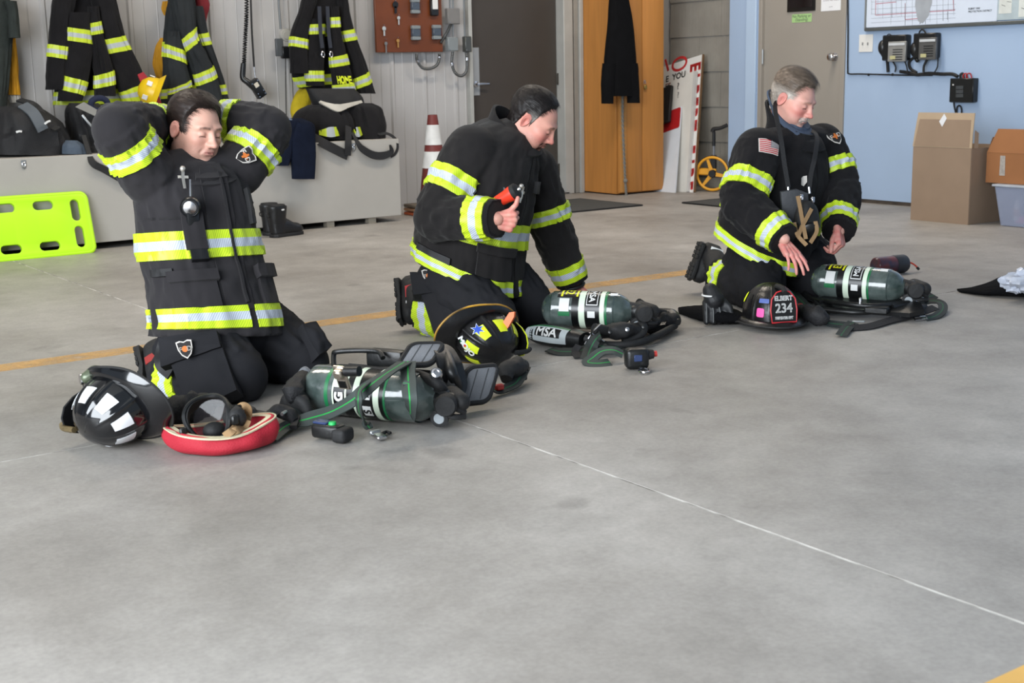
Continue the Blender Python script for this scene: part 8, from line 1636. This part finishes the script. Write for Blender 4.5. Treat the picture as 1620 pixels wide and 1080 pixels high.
B().grid(rows, closed_u=True).build('bag_cloth', redc, t, smooth=60)
B().ribbon([p + UPV * .004 for p in np.array(bowl(.061, .92))[::3]], .03, .004, UPV, 60, closed=True).build('cream_binding', mat('cream_binding', (206, 196, 164), 0.8, bump=0.2), t)
fm_ = thing('face_mask', 'black breathing face mask resting inside the red bag', 'mask', G(340, 690, .03))
cM = G(336, 662, .088); Xm = unit(RT * .95 - FW * .2); Ym = unit(UPV * .8 + FW * .55)
ringp = [cM + Xm * .070 * math.cos(a) * (1 - .12 * math.sin(a)) + Ym * .070 * math.sin(a) + np.cross(Xm, Ym) * .02 * math.cos(2 * a) for a in np.linspace(0, 2 * PI, 40, endpoint=False)]
B().ribbon(np.array(ringp), .045, .008, np.array([p - cM for p in ringp]), 80, closed=True).build('face_seal', black_rubber, fm_); B().tube([p + np.cross(Xm, Ym) * .022 for p in ringp], .007, 8, closed=True).build('lens_frame', frame_m, fm_)
lens = B(); o = np.array([(math.cos(a) * .064, math.sin(a) * .064) for a in np.linspace(0, 2 * PI, 36, endpoint=False)]); V, F = fan(o); Pz = cM + V[:, :1] * Xm + V[:, 1:] * Ym - np.cross(Xm, Ym) * (.03 - 4.5 * (V ** 2).sum(1)[:, None]); lens.add(Pz, F).build('lens', mat('smoked_lens', (40, 34, 36), 0.08, alpha=0.55), fm_)
B().ellipsoid(cM - Ym * .03 - np.cross(Xm, Ym) * .02, (.034, .03, .026)).build('nose_cup', black_rubber, fm_)
tan = mat('tan_strap', (150, 120, 84), 0.8, bump=0.3, bscale=300)
for pts in ([(372, 652, .11), (383, 642, .13), (392, 646, .12), (392, 660, .09), (384, 676, .07)], [(366, 684, .07), (376, 680, .075), (386, 676, .07), (392, 664, .09)], [(355, 690, .06), (366, 682, .075), (374, 674, .08)]): strap(fm_, pts, .022, tan, .004, unit(-FW + UPV * .3), 'tan_strap', 30)
for px, py, z in ((377, 648, .12), (372, 664, .10), (290, 684, .07)): B().box(G(px, py, z), (.022, .012, .03), bev=.004).build('strap_buckle', frame_m, fm_)
clump(fm_, [(360, 662, .09), (375, 655, .11), (380, 668, .08)], [.018, .024, .018], black_rubber, 'exhale_valve', 1.0)
t = thing('black_hood', 'black cloth hood crumpled behind the red bag by the knee', 'hood', G(290, 660))
clump(t, [(258, 660, .03), (280, 650, .05), (306, 646, .06), (330, 640, .06)], [.025, .045, .05, .03], MATS['black_bag_nylon'], 'hood_cloth', 13.0, .4)
t = thing('work_glove', 'grey-black glove lying behind the red bag', 'glove', G(398, 660))
pal = [G(372, 660, .035), G(392, 656, .035)]; b = B(); b.capsule(pal[0], .03, pal[1], .032)
for k in range(4): b.capsule(pal[1] + Yr * (.03 - k * .02), .013, pal[1] + Xr * (.075 - .006 * abs(k - 1)) + Yr * (.034 - k * .023) - UPV * .012, .011)
b.capsule(pal[1] - Yr * .02, .013, pal[1] + Xr * .04 - Yr * .055 - UPV * .012, .011); fuse(b, .005, 2).build('glove_body', mat('grey_black_leather', (46, 48, 50), 0.6, var=0.3, bump=0.2), t)
# black hood and gloves beside the right-hand helmet
t = thing('black_hood', 'flat black cloth hood under the gloves beside the number-shield helmet', 'hood', G(1125, 498))
P = [G(1074, 491, .014), G(1100, 494, .028), G(1130, 497, .036), (G(1165, 500, .028)), G(1185, 506, .014)]; Loft(P, [FW * q for q in (.03, .07, .09, .08, .04)], [UPV * q for q in (.012, .026, .034, .026, .012)], amp=.008, fr=(14, 2)).body(nt=40, nth=36).build('hood_cloth', jm, t)
t = thing('work_glove', 'black glove with pale piping, standing palm down on the black hood', 'glove', G(1130, 492))
gm = mat('black_glove_leather', (24, 25, 28), 0.55, var=0.3, scale=20, bump=0.2); w0, w1 = G(1124, 460, .14), G(1130, 474, .105); b = B(); b.capsule(w0, .034, w1, .044)
fd = unit(-UPV * .75 - FW * .5 + RT * .1); tips = []
for k in range(4): p0 = w1 + RT * (-.036 + k * .024) - UPV * .012; p1 = p0 + fd * .045 + RT * (-.006 + k * .004); p2 = p1 + unit(-UPV * .9 - FW * .1) * .04; b.capsule(p0, .0155, p1, .0145); b.capsule(p1, .0145, p2, .0125); tips.append((p0, p1, p2))
b.capsule(w1 + RT * .03, .016, w1 + RT * .062 - UPV * .03 - FW * .02, .014); b.capsule(w1 + RT * .062 - UPV * .03 - FW * .02, .014, w1 + RT * .07 - UPV * .062 - FW * .03, .012); fuse(b, .0048, 2).build('glove_body', gm, t)
for p0, p1, p2 in tips[:3]: B().tube([p0 - FW * .017 + UPV * .004, p1 - FW * .0145 + UPV * .006, p2 - FW * .013], .0022, 5).build('finger_piping', mat('grey_piping', (110, 112, 112), 0.6), t)
B().tube([w0 * .55 + w1 * .45 + (RT * math.cos(a) * .0415 - FW * math.sin(a) * .0415) for a in np.linspace(0, 2 * PI, 20, endpoint=False)], .004, 6, closed=True).build('cuff_piping', white_paint, t)
t = thing('face_mask', 'breathing mask with tan straps hanging on the right-hand man’s chest'.replace('’', "'"), 'mask', dp(1268, 385, 5.66))
for a, b_ in (((1226, 168, 5.86), (1247, 296, 5.74)), ((1292, 215, 5.86), (1280, 296, 5.74))):
    P = [dp(a[0] + (12 if a[0] < 1250 else -14), a[1] - 10, 6.02), dp(*a), dp(a[0] * .6 + b_[0] * .4 + (1 if a[0] < 1250 else 2), a[1] * .6 + b_[1] * .4, 5.74), dp(a[0] * .3 + b_[0] * .7, a[1] * .3 + b_[1] * .7, 5.735), dp(*b_)]; B().ribbon(P, .02, .004, -FW, 24).build('neck_strap', MATS['black_webbing'], t); B().tube([dp(*b_), dp(b_[0] + 1, b_[1] + 10, 5.74)], .006, 8).build('snap_hook', chrome, t)
b = B(); b.prism([(-.07, .05), (.0, .06), (.05, .04), (.055, -.02), (.02, -.06), (-.055, -.12)], .03, dp(1258, 320, 5.71), RT, UPV, bev=.008); b.build('rubber_skirt', mat('grey_rubber', (52, 54, 58), 0.6, bump=.1), t)
c = dp(1276, 348, 5.68); B().ellipsoid(c, (.06, .05, .085)).build('mask_body', black_rubber, t); B().lathe([(.02, 0), (.034, .01), (.036, .03), (.028, .036)], c - FW * .04 - UPV * .03, unit(-FW - UPV * .4), 20).build('speech_port', frame_m, t)
for pts in ([(1262, 310), (1266, 330), (1270, 352), (1275, 378)], [(1284, 330), (1276, 345), (1268, 360), (1262, 376)], [(1290, 350), (1292, 366), (1282, 384)], [(1256, 352), (1262, 372), (1276, 388)]): B().ribbon([dp(x, y, 5.63 - .0004 * (y - 300)) for x, y in pts], .017, .003, -FW + RT * .2, 20).build('tan_strap', tan, t)
for px, py in ((1268, 312), (1286, 316), (1258, 356)): B().box(dp(px, py, 5.625), (.016, .012, .026), bev=.003).build('strap_buckle', chrome, t)
t = thing('hand_torch', 'red angle torch clipped to the middle man above his raised thumb', 'torch', dp(803, 325, 5.12))
c = dp(801, 311, 5.13); a = unit(RT * .75 + UPV * .45 - FW * .3); rt_ = mat('red_orange_plastic', (232, 62, 36), 0.4); B().lathe([(.016, -.05), (.024, -.044), (.026, .0), (.030, .02), (.030, .034)], c, a, 24).build('torch_body', rt_, t); B().lathe([(.031, .032), (.032, .05), (.026, .056), (.010, .058)], c, a, 24).build('torch_head', black_rubber, t); B().lathe([(.008, .058), (.006, .066)], c, a, 12).build('switch', chrome, t)
B().tube([dp(797, 297, 5.16), dp(797, 304, 5.15), c - a * .02 + UPV * .02], .004, 6).build('lanyard', chrome, t)
